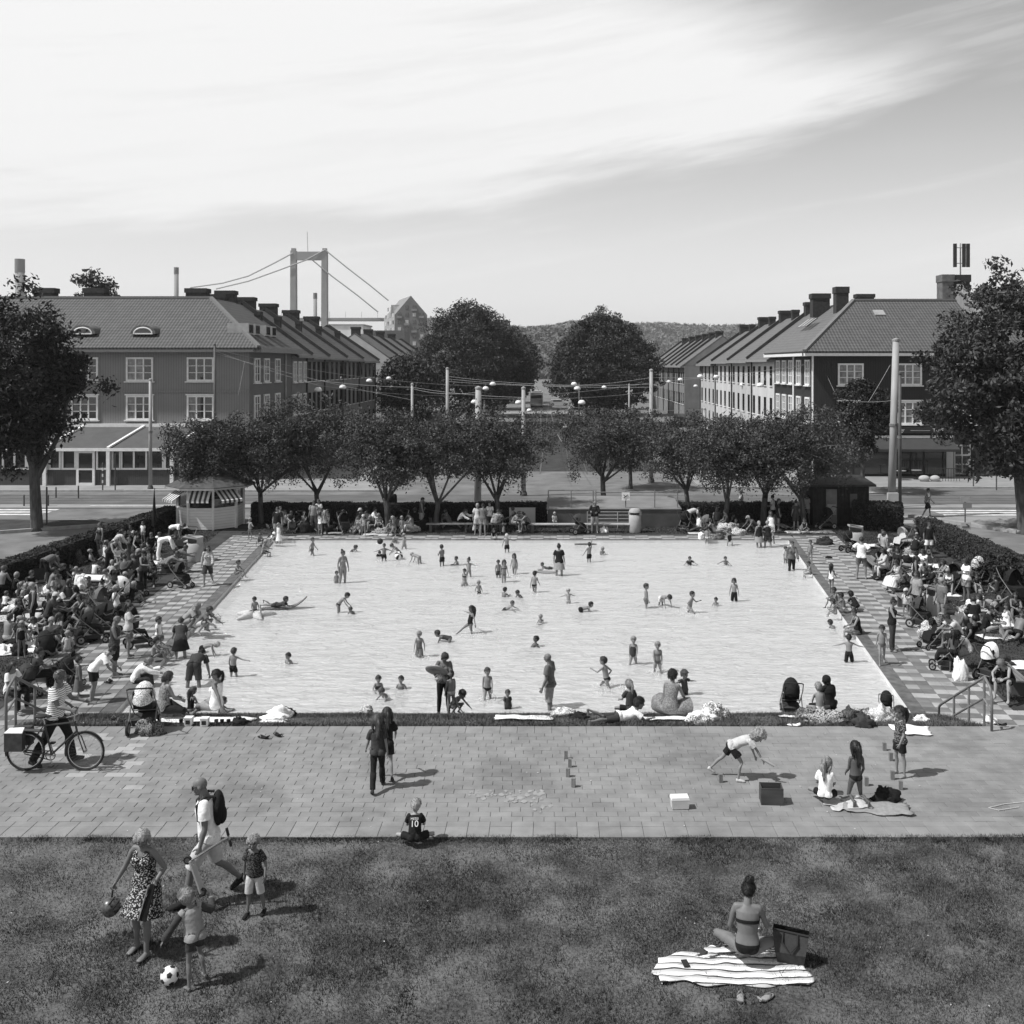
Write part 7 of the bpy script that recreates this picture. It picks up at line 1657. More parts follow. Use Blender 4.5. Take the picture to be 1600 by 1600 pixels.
# ---- the thick of the crowd on both lawns
cg = random.Random(5); used_lab = {}
ORD = ['plain', 'baggy', 'loose', 'tight', 'thin']
def crowd(n, xr, yr, ok, side):
    k = 0; tries = 0
    while k < n and tries < n*40:
        tries += 1; px, py = cg.uniform(*xr), cg.uniform(*yr); p = G(px, py, .015)
        if not ok(p) or any((p.x-q.x)**2+(p.y-q.y)**2 < .38 for q in spots): continue
        spots.append(p); kind = cg.choices('mfct', (3, 4, 4, 1))[0]; pose = cg.choices(('sit', 'sitx', 'sitl', 'sitside', 'kneelsit', 'recl', 'stand', 'lean', 'squat'), (5, 5, 4, 3, 2, 2, 3, 1, 2))[0]; h = {'m': 1.76, 'f': 1.66, 'c': cg.uniform(1.0, 1.4), 't': .85}[kind]
        top = cg.choices('TKLVBS-', (6, 4, 2, 2, 2, 1, 2))[0]; bot = cg.choice('OGPNER'); c1, c2 = cg.choices('kdgmlw', (7, 4, 3, 2, 1, 3))[0], cg.choices('kdgml', (5, 3, 2, 2, 1))[0]
        cl = clothes_of(('S'+c1) if top == 'S' else ((top+c1+',' if top != '-' else '')+bot+c2)); hr = cg.choice('slpbucs' if kind != 'm' else 'sssac'); hv = cg.choices('kdblg', (3, 4, 4, 3, 1))[0]
        hw_ = HWORD[hv]+'-haired ' if hr not in 'a' else 'capped '; cw = ' and '.join(TWORD[c]+' '+CW[g_] for g_, c in cl[:2]); lab = ('small ' if kind in 'ct' else '')+hw_+'person in '+cw+' '+PW[pose]+' in the '+side+' lawn crowd'
        person(p, h, kind, pose, cg.uniform(0, 360), cl, HS[hr], hv, cg.choice('11225'), 2, ' '.join(lab.split()[:16]), GRP['g'], dict(head=(cg.uniform(-5, 30), cg.uniform(-35, 35)), twist=cg.uniform(-10, 10)))
        k += 1
spots = [v[0].location.copy() for v in PEEPS.values()]
crowd(46, (0, 250), (850, 1065), lambda p: -22.2 < p.x < edgeL(p.y)-3.1 and p.y > 29.5, 'west')
crowd(24, (1360, 1600), (850, 1010), lambda p: edgeR(p.y)+3.0 < p.x < 18.5, 'east')
crowd(16, (440, 860), (822, 836), lambda p: 53.9 < p.y < 57.2 and p.x < -1.0, 'far')
crowd(9, (1070, 1260), (822, 836), lambda p: 53.9 < p.y < 57.2 and p.x > 7.6, 'far east')
# ------------------------------------------------------------------ foreground people and the things around them
def wpt(k, j):
    """world position of a joint of a placed person"""
    t, jl, _ = k; return Matrix.Translation(t.location) @ (Matrix.Rotation(t.rotation_euler.z, 4, 'Z') @ Vector((*jl[j], 1)).to_3d())
def wvec(t, v): return Matrix.Rotation(t.rotation_euler.z, 3, 'Z') @ Vector(v)
def hero(z, px, py, h, kind, pose, hd, cl, hr, sk, label, ov=None, an='min', zo=0.0):
    p = zone_pt(z, px, py); r = person(p, h, kind, pose, hd, clothes_of(cl), HS[hr[0]], hr[1] if hr[1] in HAIRV else 'd', sk, 0, label, GRP[z], ov, an, zo, ret=True); return r
wom = hero('l', 216, 1494, 1.63, 'f', 'walk', 196, 'Dkly', 'bl', '2', 'person in a patterned knee dress and flip-flops walking on the lawn with a cycle helmet', dict(aR=(6, 26), fR=(6, 30), aL=(-18, 26), fL=(52, -8), head=(22, 28), tR=(10, 4), sR=(-10, 3), tL=(14, 2), sL=(4, 2), kL=10, cR=60, cL=60))
man = hero('l', 322, 1404, 1.80, 'm', 'walk2', 252, 'Tw,Gl,Hk', 'nn', '2', 'bald person in white t-shirt and pale shorts carrying a kick scooter across the lawn', dict(tL=(30, 4), sL=(14, 3), tR=(-16, 4), sR=(-46, 4), kR=-32, aL=(-2, 10), fL=(14, 6), aR=(2, 8), fR=(12, 4), head=(14, -8), cL=75, tor=(4, 2, 2)))
boy = hero('l', 398, 1431, 1.13, 'c', 'walk', 192, 'Tgko,Gl,Hk', 'sl', '2', 'small person in a printed t-shirt and pale knee shorts walking behind the scooter carrier', dict(tR=(10, 4), sR=(0, 3), tL=(-4, 5), sL=(-14, 4), kL=-8, aL=(-10, 20), fL=(30, 10), aR=(4, 12), head=(6, 16)))
kick = hero('l', 306, 1537, 1.18, 'c', 'stand', 318, 'Ld,Wm,Nd', 'sl', '2', 'small person in a long-sleeved top about to kick the football, back turned', dict(aL=(10, 38), fL=(16, 30), aR=(-20, 58), fR=(105, 20), tR=(22, 10), sR=(-18, 6), tL=(-2, 6), sL=(-14, 4), head=(24, 20), tor=(8, 6, 4), tilt=-8))
ten = hero('l', 648, 1323, 1.12, 'c', 'sitx', 356, 'Tk,Ok', 'sw', '5', 'small fair-haired person in a black number 10 shirt sitting on the lawn edge', dict(tor=(4, 14, 10), head=(16, -14), tR=(84, 60), tL=(84, 60)))
bik = hero('l', 1168, 1510, 1.68, 'f', 'sitx', 12, 'Bk,Rk', 'uk', '2', 'person in a black bikini with hair in a bun sitting cross-legged on the striped blanket', dict(tor=(-4, 8, 6), aR=(18, 18), fR=(74, 4), aL=(8, 14), fL=(48, -16), head=(26, -12)))
bent = hero('p', 1137, 1216, 1.28, 'c', 'bend', 96, 'Tl,Ok,Hl', 'cw', '1', 'small curly-haired person bending forward on the path to set up a wooden block', dict(tor=(54, 12, 8), tR=(34, 8), sR=(-12, 5), tL=(-34, 8), sL=(-46, 5), kL=-30, aR=(38, 6), fR=(30, 4), aL=(14, 8), fL=(20, 4), head=(58, 0)))
cyc = hero('p', 88, 1194, 1.80, 'm', 'walk', 92, 'Twks,Pk,Hd', 'nn', '2', 'person in a striped t-shirt and cycle helmet walking the bicycle along the path', dict(aR=(28, 12), fR=(76, 2), aL=(26, 14), fL=(74, 6), tR=(-18, 3), sR=(-30, 3), kR=-18, tL=(26, 3), sL=(8, 3), kL=12, head=(10, -28), cR=70, cL=70))
m_chrome = mat('bare_metal', 0.5, 0.25, var=.05, metal=.9); m_rub = mat('rubber', 0.02, 0.8, var=.2, scale=8); m_frame = mat('cycle_paint', 0.02, 0.35, var=.1, spec=.6); m_strap = mat('black_webbing', 0.02, .8, var=.1)
# number on the shirt
c10, j10, r10 = ten
def on_back(k, z, txt, size):
    t, jl, rt = k; sc_ = jl['chest']; n = rt['chest'] @ Vector((0, -1, 0)); up = rt['chest'] @ Vector((0, 0, 1)); hs_ = (jl['neck']-jl['chest']).length
    p = jl['chest']+up*z*hs_+n*.112; o = text_on(t, txt, p, size, m_white, name='shirt_print'); x = up.cross(n); o.rotation_euler = Matrix((x, up, n)).transposed().to_euler(); return o
on_back(ten, -.38, '10', .13); on_back(ten, .34, 'MESSI', .05)
# helmets: one worn, one carried
def helmet(parent, p, r, worn=True, rot=None):
    h = link('helmet', None, parent, p)
    MB().lathe([(r*1.12, -.1*r), (r*1.1, .25*r), (r*.95, .7*r), (r*.55, 1.05*r), (.01, 1.15*r)], k=16, cap=False).build('shell', mat('helmet_shell', .016, .35, scale=26, v2=.12, spec=.6), h, smooth=True)
    for a in range(5): MB().box(((a-2)*r*.36, 0, r*(1.08-.09*abs(a-2))), (r*.12, r*1.3, r*.1)).build('vent', m_strap, h)
    for s in (-1, 1): MB().tube([(s*r*.95, .2*r, -.1*r), (s*r*.75, .3*r, -.9*r), (0, .45*r, -1.35*r)], .008, 5).build('strap', m_strap, h)
    if rot: h.rotation_euler = rot
    return h
t_, jl, rt = cyc; hp_ = jl['head']+rt['head'] @ Vector((0, .012, .125)); h = helmet(t_, hp_, .102); h.rotation_euler = rt['head'].to_euler()
t_, jl, rt = wom; p = wpt(wom, 'fingR'); hl = thing('bicycle_helmet', 'dark cycle helmet dangling from the hand of the dress wearer', 'helmet', p+Vector((-.04, -.03, -.26))); hh = helmet(hl, (0, 0, 0), .108); hh.rotation_euler = (R(35), R(60), R(20)); MB().tube([(0, 0, 0), (.02, .02, .14), (.04, .03, .27)], .012, 6).build('strap', m_strap, hl)
p = wpt(wom, 'fingL'); bagp = thing('clutch_bag', 'long slim dark bag tucked in the hand of the dress wearer', 'bag', p+Vector((0, -.05, 0))); MB().box((0, 0, -.12), (.085, .04, .44), ry=R(14), rx=R(-8), taper=.7).build('bag_body', cloth_mat('k'), bagp); MB().tube([(.05, 0, .12), (.08, 0, .2), (.1, 0, .1)], .012, 6).build('strap', cloth_mat('m'), bagp); MB().box((-.05, -.014, -.12), (.012, .042, .42), ry=R(14), rx=R(-8)).build('zip', cloth_mat('m'), bagp)
def flops(k, m=None):
    t, jl, rt = k
    for s, q in ((1, 'R'), (-1, 'L')):
        f = rt['foot'+q]; o = MB().ell((0, .055, -.012), (.042, .125, .012), 12, 6).build('flip_flop', m_strap, t, jl['foot'+q]+f @ Vector((0, 0, -.064)), smooth=True); o.rotation_euler = f.to_euler()
flops(wom)
# shades and beard details
def shades(k):
    t, jl, rt = k; T0 = rt['head']; o = link('sunglasses', None, t, jl['head']+T0 @ Vector((0, .10, .112))); o.rotation_euler = T0.to_euler(); b = MB()
    for s in (-1, 1): b.box((s*.034, .004, 0), (.056, .014, .036)); b.box((s*.072, -.05, .006), (.006, .11, .008))
    b.box((0, .006, .006), (.02, .008, .008)).build('frame', m_strap, o)
shades(man); shades(PEEPS[(337, 1121)])
t_, jl, rt = man; o = MB().ell((0, 0, 0), (.058, .05, .035), 12, 8).build('beard', mat('hair_g', HAIRV['g'], .6, scale=30, var=.35), t_, jl['head']+rt['head'] @ Vector((0, .062, .018)), smooth=True); o.rotation_euler = rt['head'].to_euler()
# backpack of the scooter carrier
bp0 = wpt(man, 'chest')+wvec(t_, (0, -.165, .06)); bk_ = thing('backpack', 'black backpack on the back of the scooter carrier', 'backpack', bp0, t_.rotation_euler.z)
MB().ell((0, 0, 0), (.155, .095, .25), 16, 12).ell((0, -.05, -.1), (.12, .07, .13), 14, 10).build('pack', cloth_mat('k'), bk_, smooth=True)
for s in (-1, 1): MB().tube([(s*.09, .05, .2), (s*.1, .17, .22), (s*.11, .29, .1), (s*.12, .27, -.1), (s*.12, .1, -.2)], .018, 6).build('strap', m_strap, bk_)
# kick scooter
hn = wpt(man, 'fingL'); ks = thing('kick_scooter', 'silver folding kick scooter carried by the steering tube', 'scooter', hn)
dgrip = W(357, 1308, hn.y+.02); dlow = W(299, 1344, hn.y-.02); dwh = W(316, 1394, hn.y-.06); L0 = lambda v: v-hn
MB().tube([L0(dgrip), L0(dlow)], .018, 8).build('steering_tube', m_chrome, ks); up_ = (dgrip-dlow).normalized(); sdv = Vector((.08, .03, -.2)).normalized(); hb1, hb2 = L0(W(354, 1294, hn.y)), L0(W(361, 1322, hn.y)); MB().tube([hb1, hb2], .014, 8).build('handlebar', m_chrome, ks)
for a, b in ((hb1, hb1.lerp(hb2, .4)), (hb2, hb2.lerp(hb1, .35))): MB().tube([a, b], .021, 8).build('grip', m_rub, ks)
MB().beam(L0(dlow)+Vector((0.0, 0, 0)), L0(dwh), .1, .025).build('deck', mat('scooter_deck', .4, .5, metal=.4), ks)
MB().tube([L0(dlow), L0(dlow)+Vector((-.03, 0, -.02)), L0(dlow)+Vector((.03, 0, -.06))], .022, 8).build('hinge', m_chrome, ks)
for q, r_ in ((L0(dwh), .055), (L0(dlow)+Vector((-.05, 0, .0)), .055)):
    w_ = MB().tube([q+Vector((0, -.018, 0)), q+Vector((0, .018, 0))], r_, 16).build('wheel', m_rub, ks); MB().tube([q+Vector((0, -.02, 0)), q+Vector((0, .02, 0))], r_*.6, 12).build('hub', m_chrome, w_)
# football
fb = G(265, 1538, ZP-.02); ball = thing('football', 'white football with black patches lying on the lawn', 'football', (fb.x, fb.y, ZP-.02+.108))
bs = MB().ell((0, 0, 0), (.108, .108, .108), 24, 16).build('ball_shell', mat('ball_white', .78, .4, var=.05), ball, smooth=True); ph = (1+5**.5)/2
for v in ((0, 1, ph), (0, -1, ph), (0, 1, -ph), (0, -1, -ph), (1, ph, 0), (-1, ph, 0), (1, -ph, 0), (-1, -ph, 0), (ph, 0, 1), (-ph, 0, 1), (ph, 0, -1), (-ph, 0, -1)):
    n = (Matrix.Rotation(.45, 3, 'X') @ Matrix.Rotation(.35, 3, 'Y') @ Vector(v)).normalized(); u = n.orthogonal().normalized(); w_ = n.cross(u); cpt = lambda r, k: (n*math.cos(r)+(u*math.cos(k)+w_*math.sin(k))*math.sin(r))*.1112
    pt = MB(); pt.v = [tuple(n*.1135)]+[tuple(cpt(.33, 2*math.pi*i/5)) for i in range(5)]; pt.f = [(0, i+1, (i+1) % 5+1) for i in range(5)]; pt.build('black_patch', m_strap, ball)
# bicycle
bo = G(86.5, 1204, ZP+.002); bi = thing('bicycle', 'dark city bicycle with rear pannier bags wheeled along the path', 'bicycle', bo); rw, fw, wr = Vector((-.553, 0, .362)), Vector((.553, 0, .362)), .345
def ring(c, r, rr, k=36, m=6): return [(c.x+r*math.cos(2*math.pi*i/k), c.y, c.z+r*math.sin(2*math.pi*i/k)) for i in range(k)]
for c in (rw, fw):
    w_ = link('wheel', None, bi, c); MB().tube(ring(Vector((0, 0, 0)), wr, 0), .020, 8, closed=True).build('tyre', m_rub, w_); MB().tube(ring(Vector((0, 0, 0)), wr-.03, 0), .009, 6, closed=True).build('rim', m_chrome, w_); sp_ = MB()
    for i in range(28): a = 2*math.pi*i/28; sp_.tube([(0, .02*(-1)**i, 0), ((wr-.03)*math.cos(a), 0, (wr-.03)*math.sin(a))], .0012, 3)
    sp_.build('spokes', m_chrome, w_, kind='stuff'); MB().tube([(0, -.05, 0), (0, .05, 0)], .022, 8).build('hub', m_chrome, w_)
    mg = [(.375*math.cos(a), 0, .375*math.sin(a)) for a in [R(30)+R(165)*i/16 for i in range(17)]]; MB().tube(mg, [(.024, .005)]*17, 6).build('mudguard', m_frame, w_)
bb, st_, hd_t, hd_b = Vector((-.07, 0, .30)), Vector((-.20, 0, .86)), Vector((.36, 0, .92)), Vector((.40, 0, .74))
MB().tube([bb, hd_b], .019, 8).tube([bb, st_], .018, 8).tube([st_+(bb-st_)*.04, hd_t+Vector((0, 0, -.02))], .017, 8).tube([hd_t, hd_b], .02, 8).tube([bb, rw+Vector((0, .05, 0))], .012, 6).tube([st_, rw+Vector((0, .05, 0))], .010, 6).tube([bb, rw+Vector((0, -.05, 0))], .012, 6).tube([st_, rw+Vector((0, -.05, 0))], .010, 6).build('frame', m_frame, bi)
MB().tube([hd_b, hd_b+Vector((.06, .05, -.12)), fw+Vector((0, .055, 0))], .012, 6).tube([hd_b, hd_b+Vector((.06, -.05, -.12)), fw+Vector((0, -.055, 0))], .012, 6).build('fork', m_frame, bi)
MB().tube([hd_t, hd_t+Vector((-.01, 0, .12))], .014, 8).tube([hd_t+Vector((-.16, -.29, .16)), hd_t+Vector((-.02, -.22, .15)), hd_t+Vector((.04, 0, .12)), hd_t+Vector((-.02, .22, .15)), hd_t+Vector((-.16, .29, .16))], .011, 8).build('handlebar', m_chrome, bi)
for s in (-1, 1): MB().tube([hd_t+Vector((-.04, s*.235, .155)), hd_t+Vector((-.17, s*.295, .16))], .017, 8).build('grip', m_rub, bi)
MB().tube([st_, st_+Vector((-.03, 0, .12))], .013, 8).build('seat_post', m_chrome, bi); MB().ell(st_+Vector((-.06, 0, .15)), (.13, .085, .035), 14, 8).ell(st_+Vector((.06, 0, .145)), (.09, .035, .025), 12, 8).build('saddle', m_rub, bi, smooth=True)
MB().tube(ring(bb+Vector((0, -.045, 0)), .088, 0, 24), .009, 5, closed=True).tube([bb+Vector((-.088, -.045, 0)), bb+Vector((.088, -.045, 0))], .008, 5).tube([bb+Vector((0, -.045, -.088)), bb+Vector((0, -.045, .088))], .008, 5).build('chainring', m_frame, bi)
MB().tube([bb+Vector((0, -.07, 0)), bb+Vector((.05, -.07, -.16))], .011, 6).build('crank', m_chrome, bi); MB().box(bb+Vector((.05, -.13, -.165)), (.09, .08, .025)).build('pedal', m_rub, bi); MB().tube([bb+Vector((0, .07, 0)), bb+Vector((-.05, .07, .16))], .011, 6).build('crank', m_chrome, bi); MB().box(bb+Vector((-.05, .13, .165)), (.09, .08, .025)).build('pedal', m_rub, bi)
MB().beam(bb+Vector((0, -.05, .085)), rw+Vector((0, -.05, .03)), .01, .015).beam(bb+Vector((0, -.05, -.085)), rw+Vector((0, -.05, -.03)), .01, .015).build('chain', m_rub, bi)
MB().beam(st_+Vector((-.02, 0, -.12)), rw+Vector((-.2, 0, .40)), .12, .012).tube([rw+Vector((0, .07, 0)), rw+Vector((-.1, .07, .40))], .007, 5).tube([rw+Vector((0, -.07, 0)), rw+Vector((-.1, -.07, .40))], .007, 5).build('rack', m_frame, bi)
for s in (-1, 1): MB().box(rw+Vector((-.12, s*.15, .24)), (.33, .13, .34)).build('pannier', mat('pannier_canvas', .022, .8, scale=9, v2=.06), bi)
MB().slab([rw+Vector((-.28, -.22, .415)), rw+Vector((.05, -.22, .415)), rw+Vector((.02, -.08, .47)), rw+Vector((-.25, -.08, .46))], .02).build('pannier_flap', cloth_mat('w'), bi); MB().ell(fw+Vector((-.02, 0, .50)), (.05, .04, .045), 10, 8).build('headlamp', m_frame, bi)
# striped blanket, bag, phone, sandals on the lawn
def cloth_sheet(name, pts, label, cat, m, seed, amp=.02, nx_=26, ny_=16, thick=.008, group=None):
    """cloth laid on four ground corners (near-left, near-right, far-right, far-left) with folds"""
    A, B, C, D = [np.array(p) for p in pts]; u, v = np.meshgrid(np.linspace(0, 1, nx_), np.linspace(0, 1, ny_)); P = (A*(1-u[..., None])+B*u[..., None])*(1-v[..., None])+(D*(1-u[..., None])+C*u[..., None])*v[..., None]; o = P.mean((0, 1)); o[2] = min(p[2] for p in pts)
    g = np.random.default_rng(seed); ph_ = g.random(4)*6; f = np.abs(np.sin(v*9+u*3*g.normal()+ph_[0]))*np.sin(u*5+ph_[1])*.5+.5*(noise2(P[..., 0]*4, P[..., 1]*6, 1.5, seed))
    P[..., 2] += thick+np.clip(f, 0, 1)*amp; P[..., 0] += (noise2(v*6, u*3, 1, seed+1)-.5)*amp*3; P[..., 1] += (noise2(u*6, v*3, 1, seed+2)-.5)*amp*3
    top = (P-o).reshape(-1, 3); bot = top.copy(); bot[:, 2] -= thick; idx = np.arange(nx_*ny_).reshape(ny_, nx_); n = nx_*ny_
    q = np.stack([idx[:-1, :-1], idx[:-1, 1:], idx[1:, 1:], idx[1:, :-1]], -1).reshape(-1, 4); ring_ = np.concatenate([idx[0, :], idx[1:, -1], idx[-1, -2::-1], idx[-2:0:-1, 0]]); side = np.stack([np.roll(ring_, -1), ring_, ring_+n, np.roll(ring_, -1)+n], -1)
    return link(name, mesh_np(name, np.concatenate([top, bot]), np.concatenate([q, q[:, ::-1]+n, side]), m, True), None, tuple(o), label=label, category=cat, group=group)
sm_ = bpy.data.materials.new('striped_blanket'); sm_.use_nodes = True; t = sm_.node_tree; p_ = t.nodes['Principled BSDF']; p_.inputs['Roughness'].default_value = .85; c_ = N(t, 'ShaderNodeTexCoord'); s_ = N(t, 'ShaderNodeSeparateXYZ'); L(t, c_.outputs['Object'], s_.inputs[0]); nb_ = N(t, 'ShaderNodeTexNoise'); nb_.inputs['Scale'].default_value = 3.0; L(t, c_.outputs['Object'], nb_.inputs['Vector']); ff = M_(t, 'FRACT', M_(t, 'DIVIDE', M_(t, 'ADD', s_.outputs[1], M_(t, 'MULTIPLY_ADD', nb_.outputs['Fac'], .09, 5)), .135)); k1 = M_(t, 'GREATER_THAN', ff, .80); k2 = M_(t, 'MULTIPLY', SM(t, ff, .3, .62), .45); L(t, M_(t, 'SUBTRACT', .82, M_(t, 'MULTIPLY', M_(t, 'MAXIMUM', k1, k2), .78)), p_.inputs['Base Color'])
zl = ZP-.02
cloth_sheet('blanket', [G(1026, 1536, zl), G(1266, 1545, zl), G(1251, 1482, zl), G(1030, 1494, zl)], 'black and white striped blanket under the bikini wearer', 'blanket', sm_, 3, .05, 60, 36)
cloth_sheet('blanket', [G(1102, 1494, zl+.03), G(1180, 1492, zl+.03), G(1165, 1478, zl+.03), G(1104, 1481, zl+.03)], 'folded corner of striped cloth behind the bikini wearer', 'blanket', sm_, 5, .03)
cloth_sheet('blanket', [G(1048, 1495, zl+.01), G(1104, 1494, zl+.01), G(1102, 1484, zl+.01), G(1062, 1489, zl+.01)], 'dark underside of the blanket turned over at one edge', 'blanket', cloth_mat('d'), 6, .02)
def tote(label, p, s, rz, code='m', dark=True):
    t = thing('tote_bag', label, 'bag', p, rz); b = MB(); w_, d_, h_ = .40*s, .16*s, .36*s
    b.v = [(-w_*.36, -d_/2, 0), (w_*.36, -d_/2, 0), (w_*.36, d_/2, 0), (-w_*.36, d_/2, 0), (-w_*.42, -d_*.8, h_*.4), (w_*.42, -d_*.8, h_*.4), (w_*.42, d_*.8, h_*.4), (-w_*.42, d_*.8, h_*.4), (-w_/2, -d_*.35, h_), (w_/2, -d_*.35, h_*.94), (w_/2, d_*.35, h_*.94), (-w_/2, d_*.35, h_)]
    b.f = [(3, 2, 1, 0)]+[(i, (i+1) % 4, 4+(i+1) % 4, 4+i) for i in range(4)]+[(4+i, 4+(i+1) % 4, 8+(i+1) % 4, 8+i) for i in range(4)]
    b.build('bag_body', cloth_mat(code), t); MB().tube([(-w_/2, -d_*.36, h_), (w_/2, -d_*.36, h_*.94)], .012*s, 6).build('rim', m_strap if dark else cloth_mat('m'), t)
    for y in (-1, 1): MB().tube([(-w_*.2, y*d_*.4, h_*.95), (-w_*.22, y*d_*.7, h_*.7), (0, y*d_*.95, h_*.45), (w_*.2, y*d_*.7, h_*.7), (w_*.2, y*d_*.4, h_*.95)], .011*s, 6).build('handle', m_strap, t)
    return t
tote('tall woven tote bag with dark handles beside the bikini wearer', G(1236, 1501, zl), 1.12, R(-18), 'd'); 
ph_ = thing('phone', 'small black phone lying on the striped blanket', 'phone', G(1071, 1506, zl+.035), R(10)); MB().box((0, 0, .006), (.075, .15, .012)).build('case', m_strap, ph_); MB().box((0, 0, .0135), (.066, .138, .002)).build('screen', m_glass, ph_)
def sandal(label, z, px, py, rz, code='m', grp=None, s=1.0):
    p = zone_pt(z, px, py); t = thing('sandal', label, 'shoe', p, rz, grp); MB().ell((0, 0, .018), (.045*s, .125*s, .018), 14, 6).build('sole', cloth_mat(code), t, smooth=True)
    MB().tube([(-.04*s, .02, .02), (0, .06*s, .055), (.04*s, .02, .02)], .014*s, 6).build('strap', cloth_mat('g'), t); MB().tube([(-.038*s, -.06*s, .02), (-.03*s, -.12*s, .05), (.03*s, -.12*s, .05), (.038*s, -.06*s, .02)], .012*s, 6).build('heel_band', cloth_mat(code), t); return t
sandal('pale sandal on the lawn before the blanket, toe pointing away', 'l', 1157, 1560, R(-10), 'm'); sandal('pale sandal on the lawn before the blanket, turned sideways', 'l', 1198, 1561, R(-55), 'm')
# crumpled cloth, packs and bags made from a lumpy blob
def heap(label, z, px, py, sx, sy, sz, code, seed, cat='clothes', name='clothes_heap', grp=None):
    g = np.random.default_rng(seed); b = MB().ell((0, 0, 0), (1, 1, 1), 34, 20); V = np.array(b.v); rg = lambda f, s_: np.abs(noise2(V[:, 0]*f+V[:, 2]*f*.7+seed, V[:, 1]*f-V[:, 2]*f*.5, 1.0, s_)-.5)*2; k = .50+.62*noise2(V[:, 0]*2.3+seed, V[:, 1]*2.3+V[:, 2]*1.6, 1.2, seed % 50)+.42*rg(3.1, seed % 37)+.22*rg(7.3, seed % 29)
    V = V*k[:, None]; V[:, 2] = np.maximum(V[:, 2], -.10); V[:, 0] += .25*(noise2(V[:, 2]*4+seed, V[:, 1]*3, 1.2, 7)-.5); V = V*np.array([sx/2, sy/2, sz]); V[:, 2] -= V[:, 2].min(); p = zone_pt(z, px, py); fs = [f for f in b.f]
    return link(name, mesh_np(name, V, np.array(fs), cloth_mat(code), True), None, tuple(p), label=label, category=cat, group=grp)
# stroller
def stroller():
    t = thing('pram', '', 'pram', (0, 0, 0)); fr_ = m_chrome
    f = MB()
    for s in (-1, 1): f.tube([(s*.26, -.46, 1.02), (s*.27, -.30, .78), (s*.27, .18, .34), (s*.25, .40, .16)], .014, 6).tube([(s*.27, -.32, .17), (s*.27, -.05, .55)], .013, 6)
    f.tube([(-.27, -.32, .17), (.27, -.32, .17)], .012, 6).tube([(-.26, .14, .38), (.26, .14, .38)], .012, 6).build('chassis', m_steel, t)
    MB().tube([(-.26, -.46, 1.02), (-.2, -.5, 1.05), (.2, -.5, 1.05), (.26, -.46, 1.02)], .019, 6).build('handle', m_rub, t)
    b = MB(); pr = [(-.24, .86), (-.16, .50), (.18, .46), (.30, .28), (.34, .30), (.24, .54), (-.10, .58), (-.18, .90)]; n = len(pr); b.v = [(-.2, y, z) for y, z in pr]+[(.2, y, z) for y, z in pr]; b.f = [tuple(range(n)), tuple(range(2*n-1, n-1, -1))]+[((i+1) % n, i, n+i, n+(i+1) % n) for i in range(n)]; b.build('seat', cloth_mat('k'), t)
    h = MB(); m, k = 7, 9
    for i in range(m):
        a = R(-12)+R(112)*i/(m-1)
        for j in range(k): e = math.pi*j/(k-1); h.v.append((.235*math.cos(e), -.12-.02+.36*math.sin(e)*math.cos(a)*-1+.12, .70+.36*math.sin(e)*math.sin(a)))
    for i in range(m-1):
        for j in range(k-1): a0 = i*k+j; h.f.append((a0, a0+1, a0+1+k, a0+k))
    h.build('hood', cloth_mat('k'), t, smooth=True)
    bs_ = MB().box((0, .02, .22), (.40, .46, .14), taper=1.15).build('basket', cloth_mat('d'), t)
    for x, y, r_ in ((-.27, -.32, .15), (.27, -.32, .15), (-.22, .40, .105), (.22, .40, .105)):
        w_ = MB().tube([(x-.022, y, r_), (x+.022, y, r_)], r_, 16).build('wheel', m_rub, t); MB().tube([(x-.025, y, r_), (x+.025, y, r_)], r_*.62, 12).build('rim', m_zinc, w_); MB().tube([(x-.028, y, r_), (x+.028, y, r_)], r_*.2, 8).build('hub', m_rub, w_)
    return t
sp0 = stroller(); first = [True]; sp_data = {c.name.split('.')[0]: c.data for c in sp0.children if c.name.startswith(('seat', 'hood'))}
def put_pram(label, z, px, py, hd, code='k', s=1.0, lie=False):
    t = sp0 if first[0] else copy_tree(sp0); first[0] = False; p = zone_pt(z, px, py); t.location = p; t.rotation_euler = (0, 0, -R(hd)); t.scale = (s, s, s); t['label'] = label; t['group'] = 'prams parked round the pool'
    if lie: t.rotation_euler = (R(75), 0, -R(hd)); t.location.z += .25
    for c in t.children:
        b_ = c.name.split('.')[0]
        if b_ in sp_data:
            c.data = sp_data[b_]
            if code != 'k' and (b_ == 'hood' or code in 'gl'): c.data = c.data.copy(); c.data.materials[0] = cloth_mat(code)
    return t
'''prams'''
